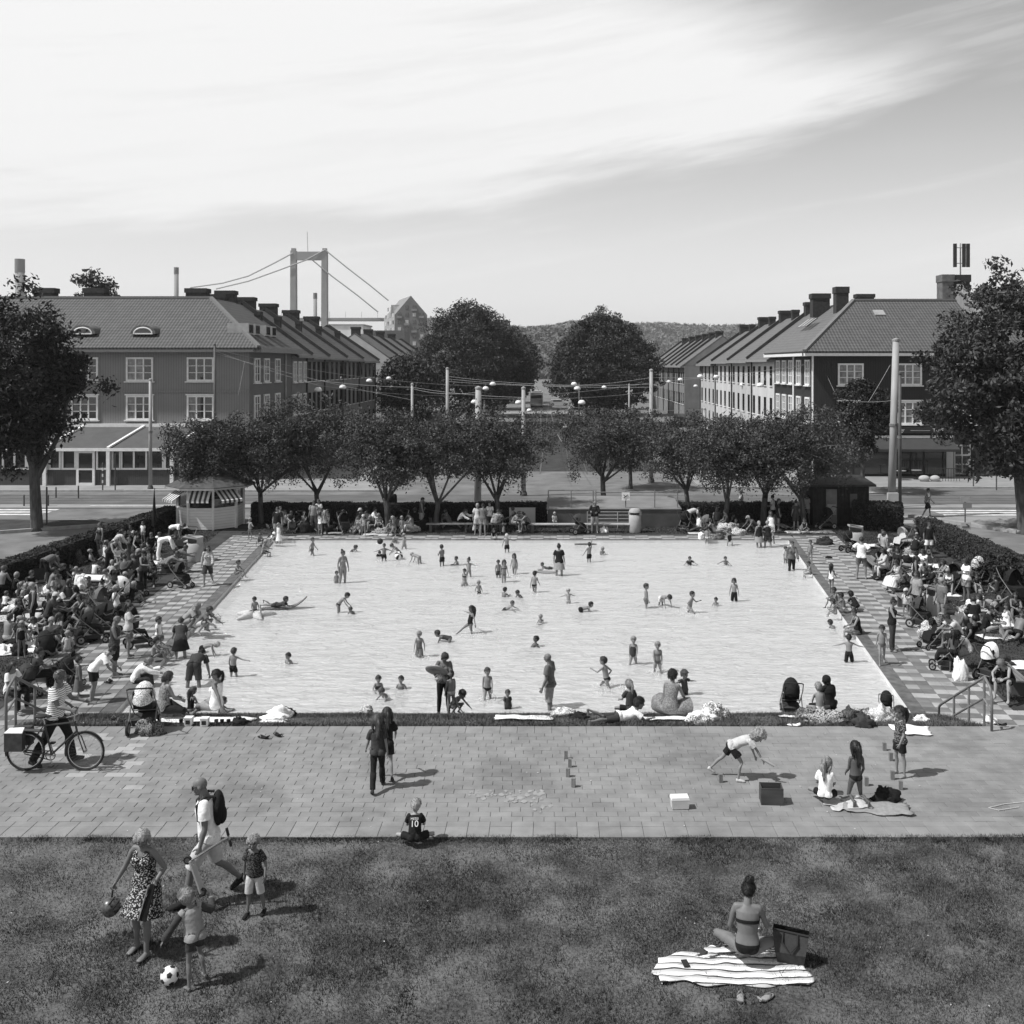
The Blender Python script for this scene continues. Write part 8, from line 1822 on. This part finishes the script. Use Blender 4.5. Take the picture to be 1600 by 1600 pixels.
for a in (('pram with a spotted white sunshade parked at the path edge by the patterned top', 'p', 226, 1140, 350, 'kwo', .95), ('pram with raised handle standing behind the bank near the headscarf wearer', 'b', 1236, 1116, 5, 'k', .95), ('low black pram half behind the bank near the white towel', 'b', 1385, 1122, 20, 'k', .58),
          ('pram with white cloth over its hood on the west lawn edge', 'd', 186, 945, 250, 'w', 1.05), ('slim pram with white papers in its basket near the picnic table', 'd', 283, 918, 110, 'd', 1.0), ('dark pram beside the cap wearer on the west lawn edge', 'd', 210, 932, 100, 'k', 1.0), ('pram in front of the standing pram-pusher on the west deck', 'd', 216, 1010, 60, 'k', .95),
          ('black pram against the dark-clad west circle', 'g', 165, 990, 80, 'k', 1.0), ('second black pram of the dark row on the west lawn', 'g', 145, 1003, 70, 'k', 1.0), ('grey pram at the back of the west circle', 'g', 160, 965, 110, 'g', 1.05), ('black hooded pram by the west lawn tip', 'g', 70, 1048, 320, 'k', 1.15), ('dark pram beside the kiosk bin', 'd', 290, 862, 200, 'k', 1.1), ('pram by the west hedge near the stooping one', 'g', 58, 900, 60, 'k', 1.0), ('folded-looking dark pram deep by the west hedge', 'g', 178, 880, 120, 'd', 1.0), ('small pram below the west handrail', 'd', 40, 1090, 300, 'd', .9), ('toy-loaded pram behind the cyclist', 'd', 108, 1075, 20, 'k', .85),
          ('tall black pram by the east hedge end', 'g', 1436, 865, 280, 'k', 1.2), ('pale pram beside the tall black one', 'g', 1408, 858, 240, 'l', 1.05), ('upright striped pram against the east hedge', 'g', 1530, 912, 60, 'kwx', 1.1), ('black pram in front of the long white shirt', 'g', 1490, 925, 230, 'k', 1.1), ('pram by the wide litter bin', 'd', 1440, 980, 130, 'd', 1.0), ('three-wheeled dark pram beside the long black hair', 'd', 1480, 1046, 290, 'k', 1.05), ('baby things pram with toys hanging, by the deck edge', 'd', 1458, 1012, 250, 'lkx', .95), ('pram tipped back beside the east bench', 'd', 1550, 1062, 60, 'w', 1.05), ('black round-hooded pram under the feathery shrub', 'g', 1586, 945, 160, 'k', 1.3), ('small pram by the corner litter bin', 'd', 1328, 862, 70, 'k', 1.0),
          ('dark pram next to the white-haired jacket wearer', 'f', 905, 834, 70, 'd', 1.05), ('pram at the end of the concrete wall', 'f', 1072, 830, 40, 'k', 1.1), ('pram beside the dark hut door', 'f', 1290, 826, 260, 'k', 1.15), ('pram under the kiosk-side trees', 'f', 462, 832, 200, 'k', 1.05), ('black pram behind the white sun hat', 'f', 538, 832, 150, 'k', 1.05), ('pram beside the bald dark-clad stander', 'f', 624, 830, 210, 'k', 1.1), ('grey pram among the bags by the slim tree', 'f', 1106, 834, 90, 'g', 1.0)): put_pram(*a)
# towels and blankets
def towel(label, z, px, py, w_, l_, rz, code, seed, amp=.05):
    p = zone_pt(z, px, py); c, s = math.cos(rz), math.sin(rz); q = []
    for a, b in ((-1, -1), (1, -1), (1, 1), (-1, 1)):
        x, y = a*w_/2*c-b*l_/2*s, a*w_/2*s+b*l_/2*c; q.append((p.x+x, p.y+y, (bank_z(p.y+y) if z == 'b' else p.z)+.012))
    return cloth_sheet('towel', q, label, 'towel', cloth_mat(code), seed, amp, 14, 10, group='towels and blankets spread on the grass')
tw_ = [('b', 818, 1122, 1.3, .75, 0, 'w', 'bright white towel spread flat on the bank by the pool man'), ('b', 318, 1126, 2.1, .9, 0, 'w', 'large white blanket with tubs along its edge'), ('b', 1038, 1123, 1.0, .6, 0, 'w', 'white towel under the grey dress'), ('p', 1425, 1142, .75, .55, -.1, 'w', 'thick white towel on the path by the patterned t-shirt'), ('b', 1246, 1120, .8, .4, 0, 'w', 'narrow white towel before the raised pram handle'),
       ('p', 1370, 1264, 1.1, .45, -.12, 'm', 'crumpled pale towel under the kneeling one on the path'), ('p', 1323, 1258, .7, .4, .1, 'l', 'small crumpled towel under the long-haired sitter'), ('g', 40, 1015, 1.6, 1.1, .3, 'w', 'white blanket with folded clothes at the west lawn tip'), ('g', 55, 1000, 1.5, 1.0, .3, 'lkx', 'rumpled patterned blanket beside the white one'), ('g', 50, 940, 1.7, 1.1, .2, 'lmx', 'patterned pale blanket in the west lawn middle'), ('g', 78, 948, 1.4, .9, .2, 'w', 'white blanket beside the white-topped sitter'), ('g', 30, 965, 1.4, 1.0, .3, 'l', 'pale blanket under the black top'), ('g', 225, 880, 1.6, .9, .1, 'w', 'white blanket with bags near the kiosk'), ('g', 240, 890, 1.3, .8, .1, 'm', 'grey blanket next to the kiosk-side white one'),
       ('g', 1378, 852, 1.7, .7, .1, 'w', 'white sheet near the square hedge'), ('g', 1408, 870, 1.6, .8, .2, 'w', 'round white cloth before the tall black pram'), ('g', 1448, 885, 2.0, .9, .1, 'w', 'white beach towel on the east lawn, darker stripe beneath'), ('g', 1425, 898, 1.6, .6, .05, 'l', 'pale towel below the white beach towel'), ('g', 1468, 930, 1.6, .7, .1, 'w', 'white towel behind the wide litter bin'), ('g', 1535, 975, 2.4, 1.1, .15, 'w', 'big white cloth with small things scattered on it'), ('g', 1540, 953, 1.6, .7, .1, 'l', 'pale towel under the prone sunbather'), ('g', 1565, 995, 1.6, .6, .2, 'w', 'white towel by the feathery shrub'), ('g', 1450, 960, 1.2, .7, .2, 'l', 'pale towel behind the deck bin'), ('g', 1596, 1040, 1.2, .9, .1, 'w', 'white cloth hung by the east bench'),
       ('f', 590, 836, 1.6, .7, 0, 'l', 'pale blanket under the third thorn tree'), ('f', 1265, 832, 2.6, .8, 0, 'l', 'long pale blanket at the foot of the large spreading tree'), ('f', 1100, 834, 1.8, .6, 0, 'l', 'pale blanket by the end of the wall'), ('f', 520, 834, 1.3, .6, 0, 'm', 'grey blanket in the shade of the forked tree'), ('f', 700, 830, 1.4, .6, 0, 'g', 'dark blanket behind the long bench')]
for i, (z, px, py, w_, l_, rz, code, lb) in enumerate(tw_): towel(lb, z, px, py, w_, l_, rz, code, 60+i, .04 if code != 'w' else .03)
# long white air bed on the west lawn
ab = thing('air_bed', 'long white inflated air bed on the west lawn', 'air bed', G(158, 908, .02), R(-8)); abm = MB()
for i in range(5): abm.tube([(-1.1, -.28+.14*i, .1), (-.95, -.28+.14*i, .11), (.95, -.28+.14*i, .11), (1.1, -.28+.14*i, .1)], [.05, .085, .085, .05], 10)
abm.build('mattress', cloth_mat('w'), ab, smooth=True, kind='stuff'); MB().ell((-1.0, 0, .2), (.18, .33, .08), 12, 8).build('pillow', cloth_mat('w'), ab, smooth=True)
# clothes heaps, bags, packs
hp_l = [('b', 1098, 1124, .6, .45, .17, 'w', 'white clothes heap beside the grey dress'), ('b', 1118, 1122, .55, .4, .28, 'kwx', 'dark patterned swim bag by the white clothes heap'), ('b', 1092, 1128, .5, .3, .12, 'kwx', 'spotted cloth in front of the white heap'), ('b', 435, 1120, .55, .4, .18, 'w', 'white laundry heap alone on the bank'), ('b', 430, 1127, .6, .3, .1, 'w', 'flat white cloth below the laundry heap'), ('b', 452, 1118, .3, .25, .15, 'k', 'small black bag by the laundry heap'), ('b', 572, 1114, .4, .3, .2, 'kwx', 'black and white pack at the pool edge by the path walkers'),
        ('b', 1262, 1122, .5, .35, .2, 'kmx', 'dark shoes and bag before the raised pram handle'), ('b', 1290, 1128, .9, .4, .2, 'lkx', 'rumpled pale clothes before the headscarf wearer'), ('b', 1328, 1126, .5, .4, .24, 'kgx', 'dark rucksack past the headscarf wearer'), ('b', 1345, 1122, .7, .35, .16, 'klx', 'striped clothes heap between rucksack and low pram'), ('b', 1378, 1126, .6, .4, .26, 'wmx', 'white plastic bags by the low black pram'), ('b', 1352, 1134, .4, .25, .18, 'd', 'dark bag near the path behind the patterned t-shirt'), ('b', 880, 1118, .5, .25, .14, 'wmx', 'pale shoes and cloth at the white towel end'), ('b', 905, 1122, .4, .2, .08, 'k', 'black clothes past the white towel'), ('p', 1385, 1250, .42, .25, .16, 'k', 'black swimwear heap by the kneeling one'), ('p', 233, 1146, .5, .35, .22, 'mkx', 'stuffed bag at the foot of the spotted pram'), ('b', 375, 1132, .35, .2, .12, 'k', 'dark pouch at the corner of the white blanket'), ('b', 1440, 1126, .3, .2, .1, 'w', 'small white crumpled cloth by the east handrail'), ('b', 1548, 1130, .3, .2, .12, 'w', 'small white bag at the foot of the east handrail'),
        ('g', 35, 1000, .6, .5, .25, 'w', 'white clothes heap at the west lawn tip'), ('g', 62, 1010, .7, .5, .22, 'w', 'second white clothes heap at the west lawn tip'), ('g', 30, 1022, .5, .4, .3, 'k', 'black cool bag on the white blanket'), ('g', 68, 1022, .6, .4, .2, 'l', 'pale clothes spilling off the white blanket'), ('g', 8, 1020, .6, .5, .25, 'w', 'white sack at the lawn edge'), ('g', 15, 955, .5, .4, .2, 'w', 'white pack by the west hedge'), ('g', 45, 925, .8, .6, .35, 'kwx', 'mixed bags by the folding chair'), ('g', 70, 930, .6, .5, .3, 'w', 'pale bag beside the folded pram'), ('g', 128, 920, .45, .4, .4, 'w', 'white basket on the west lawn'), ('g', 115, 962, .6, .4, .2, 'kwx', 'white sandals and dark clothes in the west circle'), ('g', 150, 950, .8, .6, .4, 'd', 'dark bags before the grey pram'), ('g', 130, 1000, .9, .7, .4, 'k', 'black bag heap between the prams'), ('g', 105, 1000, .8, .6, .35, 'kmx', 'mixed dark bags in the west circle'), ('g', 195, 878, .9, .7, .45, 'kmx', 'packs heaped by the hedge sitters'), ('g', 238, 862, .8, .5, .4, 'k', 'black bag heap near the kiosk'), ('g', 170, 872, .8, .6, .4, 'd', 'dark bags by the hedge'), ('g', 120, 880, .8, .6, .5, 'kgx', 'bags tucked under the west hedge'), ('g', 255, 885, .5, .4, .3, 'lkx', 'pale bag below the person in white'), ('g', 210, 890, .6, .4, .25, 'w', 'white clothes behind the pram row'), ('d', 200, 960, .5, .4, .3, 'k', 'black bag hanging low by the cloth-covered pram'),
        ('g', 1380, 905, .8, .5, .3, 'k', 'dark bags by the deck bench'), ('g', 1420, 880, .7, .5, .3, 'k', 'dark cloth beneath the white beach towel'), ('g', 1500, 960, .9, .5, .3, 'lkx', 'rumpled blanket behind the white sack'), ('g', 1505, 978, .8, .6, .45, 'w', 'big white sack on the east lawn'), ('g', 1558, 962, .7, .5, .4, 'k', 'black bag beside the big white cloth'), ('g', 1520, 952, .6, .4, .3, 'w', 'white bundle behind the long white shirt'), ('g', 1470, 990, .6, .5, .3, 'wkx', 'baby clothes bundle by the deck edge'), ('d', 1453, 998, .7, .5, .45, 'wkx', 'white spotted baby bag by the toy-hung pram'), ('d', 1500, 1062, .35, .3, .5, 'w', 'white plastic bag hanging by the east bench'), ('g', 1560, 1040, .8, .5, .3, 'd', 'dark bags under the east bench'), ('g', 1425, 866, .7, .5, .35, 'lkx', 'mixed bags by the pale pram'), ('g', 1510, 925, .5, .4, .3, 'k', 'dark bag at the feet of the long white shirt'), ('g', 1446, 900, .6, .4, .25, 'k', 'dark pile in the east lawn circle'), ('d', 1290, 850, .9, .5, .3, 'dkx', 'dark rucksack lying on the east deck'), ('d', 1295, 872, .3, .2, .08, 'k', 'dark shoes on the east deck'),
        ('f', 1152, 836, .9, .5, .3, 'wkx', 'pale bags heaped by the slim tree'), ('f', 1096, 842, .35, .3, .28, 'w', 'white ball-like bundle at the far rim'), ('f', 1122, 842, .6, .4, .25, 'kmx', 'dark bags at the far rim'), ('f', 1135, 830, 1.0, .6, .35, 'kwx', 'mixed packs under the thorn trees'), ('f', 945, 832, .45, .35, .3, 'w', 'white bag on the pale bench end'), ('f', 520, 830, 1.0, .6, .4, 'k', 'dark bags in tree shade'), ('f', 552, 832, .8, .5, .3, 'mkx', 'bags by the white sun hat'), ('f', 640, 830, .9, .5, .35, 'kwx', 'black and white bags by the dark bench'), ('f', 660, 828, .7, .5, .5, 'k', 'dark pack leaning by the broad tree'), ('f', 596, 834, .9, .5, .25, 'lkx', 'pale clothes by the third thorn tree'), ('f', 740, 832, .6, .4, .4, 'k', 'dark bag at the tram mast'), ('f', 476, 832, .9, .5, .45, 'k', 'dark pack heap in kiosk tree shade'), ('f', 1255, 828, .6, .4, .2, 'w', 'white bag on the long pale blanket')]
for i, (z, px, py, sx, sy, sz, code, lb) in enumerate(hp_l): heap(lb, z, px, py, sx, sy, sz, code, 200+i, 'bag' if any(k in lb for k in ('bag', 'pack', 'sack', 'rucksack', 'basket', 'pouch')) else 'clothes', 'bag' if any(k in lb for k in ('bag', 'pack', 'sack', 'basket', 'pouch')) else 'clothes_heap', 'bags and clothes left on the grass')
# wooden throwing-game blocks, boxes
gk = 'wooden blocks of the throwing game'
for px, py, lb in ((884.5, 1185, 'game block farthest along the row of four nearest the bank'), (890.5, 1198, 'second game block of the row of four'), (887.5, 1213, 'slightly tilted third game block of the row of four'), (896, 1229, 'last game block of the row of four, towards the lawn'), (1126, 1222, 'pale game block at the feet of the bending one'), (1382, 1172, 'game block nearest the white towel'), (1392, 1188, 'game block behind the patterned t-shirt legs'), (1394.5, 1217, 'game block before the bare feet'), (1354, 1227, 'game block beside the kneeling one'), (1407.5, 1233, 'game block set apart towards the lawn')):
    p = zone_pt('p', px, py); t = MB().box((0, 0, .075), (.065, .065, .15)).build('wooden_block', mat('game_wood', .17, .7, scale=20, var=.2, stretch=(1, 1, .2)), None, p, rnd.uniform(-.3, .3), label=lb, category='block', group=gk)
p = zone_pt('p', 1062, 1262); t = thing('storage_box', 'small white plastic box with rounded lid on the path', 'box', p, R(4)); MB().box((0, 0, .085), (.28, .17, .15), taper=1.1).build('box_body', mat('plastic_translucent', .55, .4, var=.08), t); MB().box((0, 0, .18), (.31, .19, .04), taper=.94).build('lid', m_white, t)
p = zone_pt('p', 1205, 1253); t = thing('wooden_box', 'dark wooden crate standing on the path', 'crate', p, R(-4)); mwb = mat('crate_wood', .055, .7, scale=9, var=.35, stretch=(.2, 1, 1)); 
MB().box((0, -.12, .14), (.38, .018, .28)).build('side_board', mwb, t); MB().box((0, .12, .14), (.38, .018, .29)).build('side_board', mwb, t)
for s in (-1, 1): MB().box((s*.18, 0, .14), (.018, .222, .27)).build('end_board', mwb, t)
MB().box((0, 0, .03), (.34, .22, .02)).build('bottom', m_black, t)
kn = wpt(bent, 'palmR'); single('throwing_stick', MB().tube([(-.04, 0, .05), (.2, -.03, -.08)], .022, 8), mat('game_stick', .35, .7, scale=10), 'short pale wooden stick in the hand of the bending one', 'stick', kn)
# hat and ball held at the pool edge
q = PEEPS[(693, 1114)]; kp_ = wpt(q, 'palmR')+Vector((-.02, -.1, .16)); ht = thing('straw_hat', 'wide pale straw hat held in front of the dark-legged stander', 'hat', kp_); ht.rotation_euler = (R(-38), R(10), 0); MB().lathe([(.30, .03), (.28, .0), (.12, .01), (.11, .10), (.06, .135), (.005, .14)], k=24, cap=False).build('hat_body', mat('straw', .36, .8, scale=30, var=.15), ht, smooth=True); MB().lathe([(.123, .015), (.118, .05)], k=20, cap=False).build('hat_band', cloth_mat('m'), ht)
bl2 = thing('small_ball', 'black and white ball under the straw hat', 'ball', kp_+Vector((.06, -.02, -.16))); MB().ell((0, 0, 0), (.1, .1, .1), 16, 12).build('ball_shell', cloth_mat('wkx'), bl2, smooth=True)
# floats and toys in the pool
def zpool(px, py): p = G(px, py, zw); return p
p = zpool(398, 963); fl_ = thing('star_float', 'pale star-shaped inflatable float in the west of the pool', 'float', p); sf = MB()
for i in range(5):
    a = 2*math.pi*i/5+.3; sf.tube([(0, 0, .05), (.35*math.cos(a), .35*math.sin(a), .07), (.78*math.cos(a), .78*math.sin(a), .05)], [.16, .15, .03], 10)
sf.build('float_body', cloth_mat('l'), fl_, smooth=True, kind='stuff')
def board(label, px, py, ln, w_, rz, code, tip=.16):
    p = zpool(px, py); t = thing('surf_board', label, 'board', p, rz); n = 12; b = MB(); top = []
    for i in range(n+1):
        u = i/n; x = (u-.5)*ln; hw = w_/2*math.sin(math.pi*min(1, max(0, u*.93+.05)))**.6; zt_ = .05+tip*max(0, u-.55)**2*4; b.v += [(x, -hw, zt_), (x, hw, zt_), (x, hw*.8, zt_-.05), (x, -hw*.8, zt_-.05)]
    for i in range(n):
        for j in range(4): a0 = i*4+j; a1 = i*4+(j+1) % 4; b.f.append((a1, a0, a0+4, a1+4))
    b.f += [(0, 1, 2, 3), (n*4+3, n*4+2, n*4+1, n*4)]; b.build('deck', cloth_mat(code), t, smooth=False); MB().box((-ln*.42, 0, -.04), (.12, .012, .1)).build('fin', m_strap, t)
board('dark striped surf board floating in the west of the pool', 443, 951, 1.75, .5, R(8), 'kmx', .5); board('small pale board with a rider near the black-topped wader', 853, 895, .95, .45, R(175), 'm', .05); board('long dark float held up near the far rim', 915, 851, 1.15, .22, R(0), 'd', .0)
p = zpool(623, 874); t = thing('striped_ball', 'black and white striped beach ball in the far half of the pool', 'ball', (p.x, p.y, zw+.18)); MB().ell((0, 0, 0), (.2, .2, .2), 16, 12).build('ball_shell', cloth_mat('wks') if False else mat('stripe_ball_w', .75, .4, var=.05), t, smooth=True)
for i in range(4): a = math.pi*i/2; b = MB(); b.v = []; pts = [[(.203*math.sin(th)*math.cos(a+dv), .203*math.sin(th)*math.sin(a+dv), .203*math.cos(th)) for th in [math.pi*k/10 for k in range(11)]] for dv in (-.35, 0, .35)]; b.v = sum(pts, []); b.f = [(r_*11+k, r_*11+k+1, (r_+1)*11+k+1, (r_+1)*11+k) for r_ in range(2) for k in range(10)]; o = b.build('dark_panel', m_strap, t, smooth=True); o.rotation_euler = (R(50), R(30), 0)
p = zpool(597, 860); single('black_ball', MB().ell((0, 0, .16), (.15, .15, .15), 16, 12), m_rub, 'black ball held up beside the striped ball group', 'ball', p+Vector((-.1, 0, .3)), smooth=True)
p = zpool(340, 973); t = thing('bucket', 'small pale sand bucket at the west rim in the water', 'bucket', p); MB().lathe([(.09, 0), (.13, .2), (.12, .2), (.085, .02)], k=14).build('pail', cloth_mat('l'), t); MB().tube([(-.125, 0, .2), (0, 0, .33), (.125, 0, .2)], .008, 5).build('handle', m_strap, t)
# tubs on the white blanket, shoes on the path, slim parasol
for px, py, lb in ((295, 1133, 'white picture-printed tub at the blanket edge, by the child head'), (320, 1134, 'white picture-printed tub at the blanket edge, by the white vest')):
    p = bank_pt(px, py); t = thing('food_tub', lb, 'tub', p); MB().box((0, 0, .075), (.15, .12, .15), taper=1.08).build('tub_body', m_white, t); MB().box((0, -.067, .075), (.095, .004, .085)).build('label_print', cloth_mat('dkx'), t); MB().box((0, 0, .16), (.17, .14, .02)).build('lid', m_white, t)
for px, lb in ((338, 'dark cup at the end of the blanket, first of three'), (347, 'black cup at the end of the blanket, middle of three'), (357, 'black cup at the end of the blanket, last of three'), (283, 'low dark dish on the white blanket behind the tub')):
    p = bank_pt(px, 1131); single('cup', MB().lathe([(.035, 0), (.045, .085), (.04, .085), (.03, .01)], k=12), cloth_mat('k' if px != 338 else 'd'), lb, 'cup', p)
for i, (z, px, py, rz, lb) in enumerate((('p', 411, 1153, 1.2, 'dark trainer on the path, toe to the pool'), ('p', 433, 1149, .8, 'dark trainer on the path beside another, nearer the bank'), ('b', 178, 1124, .5, 'dark sandal on the bank by the west handrail'), ('b', 188, 1127, 1.1, 'dark sandal on the bank beside the spotted pram'), ('p', 1240, 1134, 1.4, 'white trainer on the path edge before the narrow towel'), ('b', 1562, 1134, 1.3, 'dark shoe by the foot of the east handrail'), ('d', 172, 1064, .7, 'dark sandal near the white-shirted rim sitter'), ('d', 168, 1067, 1.2, 'dark sandal, pair of the one by the rim sitter'))): sandal(lb, z, px, py, rz, 'k' if 'dark' in lb else 'w', s=1.1)
pp = thing('folded_parasol', 'slim furled dark parasol standing near the kiosk', 'parasol', G(241, 838, .01)); MB().tube([(0, 0, 0), (.02, 0, 2.6)], .02, 6).build('pole', m_pole_d, pp); MB().lathe([(.14, .55), (.10, 1.2), (.05, 2.0), (.015, 2.45)], k=9).build('canopy', cloth_mat('k'), pp)
fch = thing('folding_chair', 'dark folding chair among bags by the west hedge', 'chair', G(60, 925, .01), R(30)); MB().slab([(-.25, -.22, .42), (.25, -.22, .42), (.25, .22, .44), (-.25, .22, .44)], .03).build('seat', cloth_mat('k'), fch); MB().slab([(-.25, .22, .45), (.25, .22, .45), (.25, .34, .9), (-.25, .34, .9)], .03).build('backrest', cloth_mat('k'), fch)
for x in (-.24, .24):
    MB().tube([(x, -.25, 0), (x, .24, .6)], .014, 6).build('leg', m_chrome, fch); MB().tube([(x, .28, 0), (x, -.2, .44)], .014, 6).build('leg', m_chrome, fch)
# water thrown up by running and splashing bathers
spl = mat('spray', .85, .2, var=0, spec=.6)
for i, (px, py, n, r_) in enumerate(((950, 1077, 150, .55), (737, 993, 110, .45), (1076, 959, 120, .5), (748, 929, 70, .3), (640, 880, 140, .9), (655, 1028, 120, .4), (804, 900, 80, .4), (726, 917, 60, .35), (762, 1094, 60, .35), (551, 863, 70, .35), (941, 867, 80, .4), (1027, 1052, 70, .35), (835, 928, 50, .3), (600, 878, 70, .4), (450, 1040, 40, .3), (1077, 884, 60, .35), (1134, 884, 60, .35))):
    g = np.random.default_rng(900+i); p = zpool(px, py); a = g.random(n)*6.28; rr = np.sqrt(g.random(n))*r_; C = np.stack([rr*np.cos(a), rr*np.sin(a), np.abs(g.normal(size=n))*.10*(1.2-rr/r_)], -1); s = g.uniform(.008, .026, (n, 1, 1)); base = np.array([(1, 0, -.5), (-.5, .87, -.5), (-.5, -.87, -.5), (0, 0, .9)]); V = (C[:, None, :]+base*s).reshape(-1, 3); k = np.arange(n)*4; Fa = np.stack([np.stack([k, k+1, k+3], -1), np.stack([k+1, k+2, k+3], -1), np.stack([k+2, k, k+3], -1), np.stack([k, k+2, k+1], -1)], 1).reshape(-1, 3)
    link('water_splash', mesh_np('water_splash', V, Fa, spl, True), None, p, kind='stuff', label='white drops of splashing water round a bather', category='splash')
# chalk on the paving, scraps on the lawn
ch = mat('chalk', .32, .95, scale=8, v2=.23, detail=8)
def chalk(pts, seed, n, sx, sy, smin, smax):
    g = np.random.default_rng(seed); mb = MB()
    for px, py in pts:
        c = G(px, py, ZP+.0062)
        for i in range(n):
            x, y = c.x+g.normal()*sx, c.y+g.normal()*sy; k = 7; r_ = g.uniform(smin, smax); mb.poly([(x+r_*(1+.5*g.normal())*math.cos(2*math.pi*j/k), y+r_*(1+.3*g.normal())*1.5*math.sin(2*math.pi*j/k), ZP+.0062+.0003*g.random()) for j in range(k)])
    mb.build('chalk_mark', ch, kind='stuff', label='scuffed pale chalk marks on the paving', category='chalk')
chalk([(742, 1238), (752, 1244), (775, 1240), (800, 1238), (812, 1246), (828, 1252), (835, 1240), (845, 1262)], 5, 7, .12, .08, .012, .045)
lit = MB(); g = np.random.default_rng(17)
for i in range(22):
    x, y = g.uniform(-8, 7), g.uniform(10.9, 15.7); s = g.uniform(.006, .013); a = g.random()*3; lit.box((x, y, ZP+.012), (s*2, s, .004), rz=a, rx=g.normal()*.3)
for i in range(40):
    x, y = g.uniform(-10, 8), g.uniform(16, 20.5); s = g.uniform(.006, .016); lit.box((x, y, ZP+.008), (s*2, s, .004), rz=g.random()*3)
lit.build('scraps', mat('paper_scrap', .6, .9), kind='stuff', label='tiny pale paper scraps and petals on lawn and path', category='scraps')
cord = [G(1600, 1253, ZP+.012), G(1570, 1256, ZP+.012), G(1545, 1262, ZP+.012), G(1560, 1266, ZP+.012), G(1592, 1261, ZP+.012)]; single('skipping_rope', MB().tube([p-cord[0] for p in cord], .007, 6), cloth_mat('l'), 'pale skipping rope lying on the path near its edge', 'rope', cord[0])
# ------------------------------------------------------------------ thin summer haze over the far city
hm = bpy.data.materials.new('haze_air'); hm.use_nodes = True; t = hm.node_tree; t.nodes.clear(); o_ = N(t, 'ShaderNodeOutputMaterial'); pv = N(t, 'ShaderNodeVolumePrincipled')
pv.inputs['Color'].default_value = (.95, .95, .95, 1); pv.inputs['Density'].default_value = 0.00018; pv.inputs['Anisotropy'].default_value = 0.3; L(t, pv.outputs[0], o_.inputs['Volume'])
MB().box((0, 1440, 74), (3000, 3000, 151)).build('haze', hm, kind='stuff')
sc.cycles.volume_bounces = 0
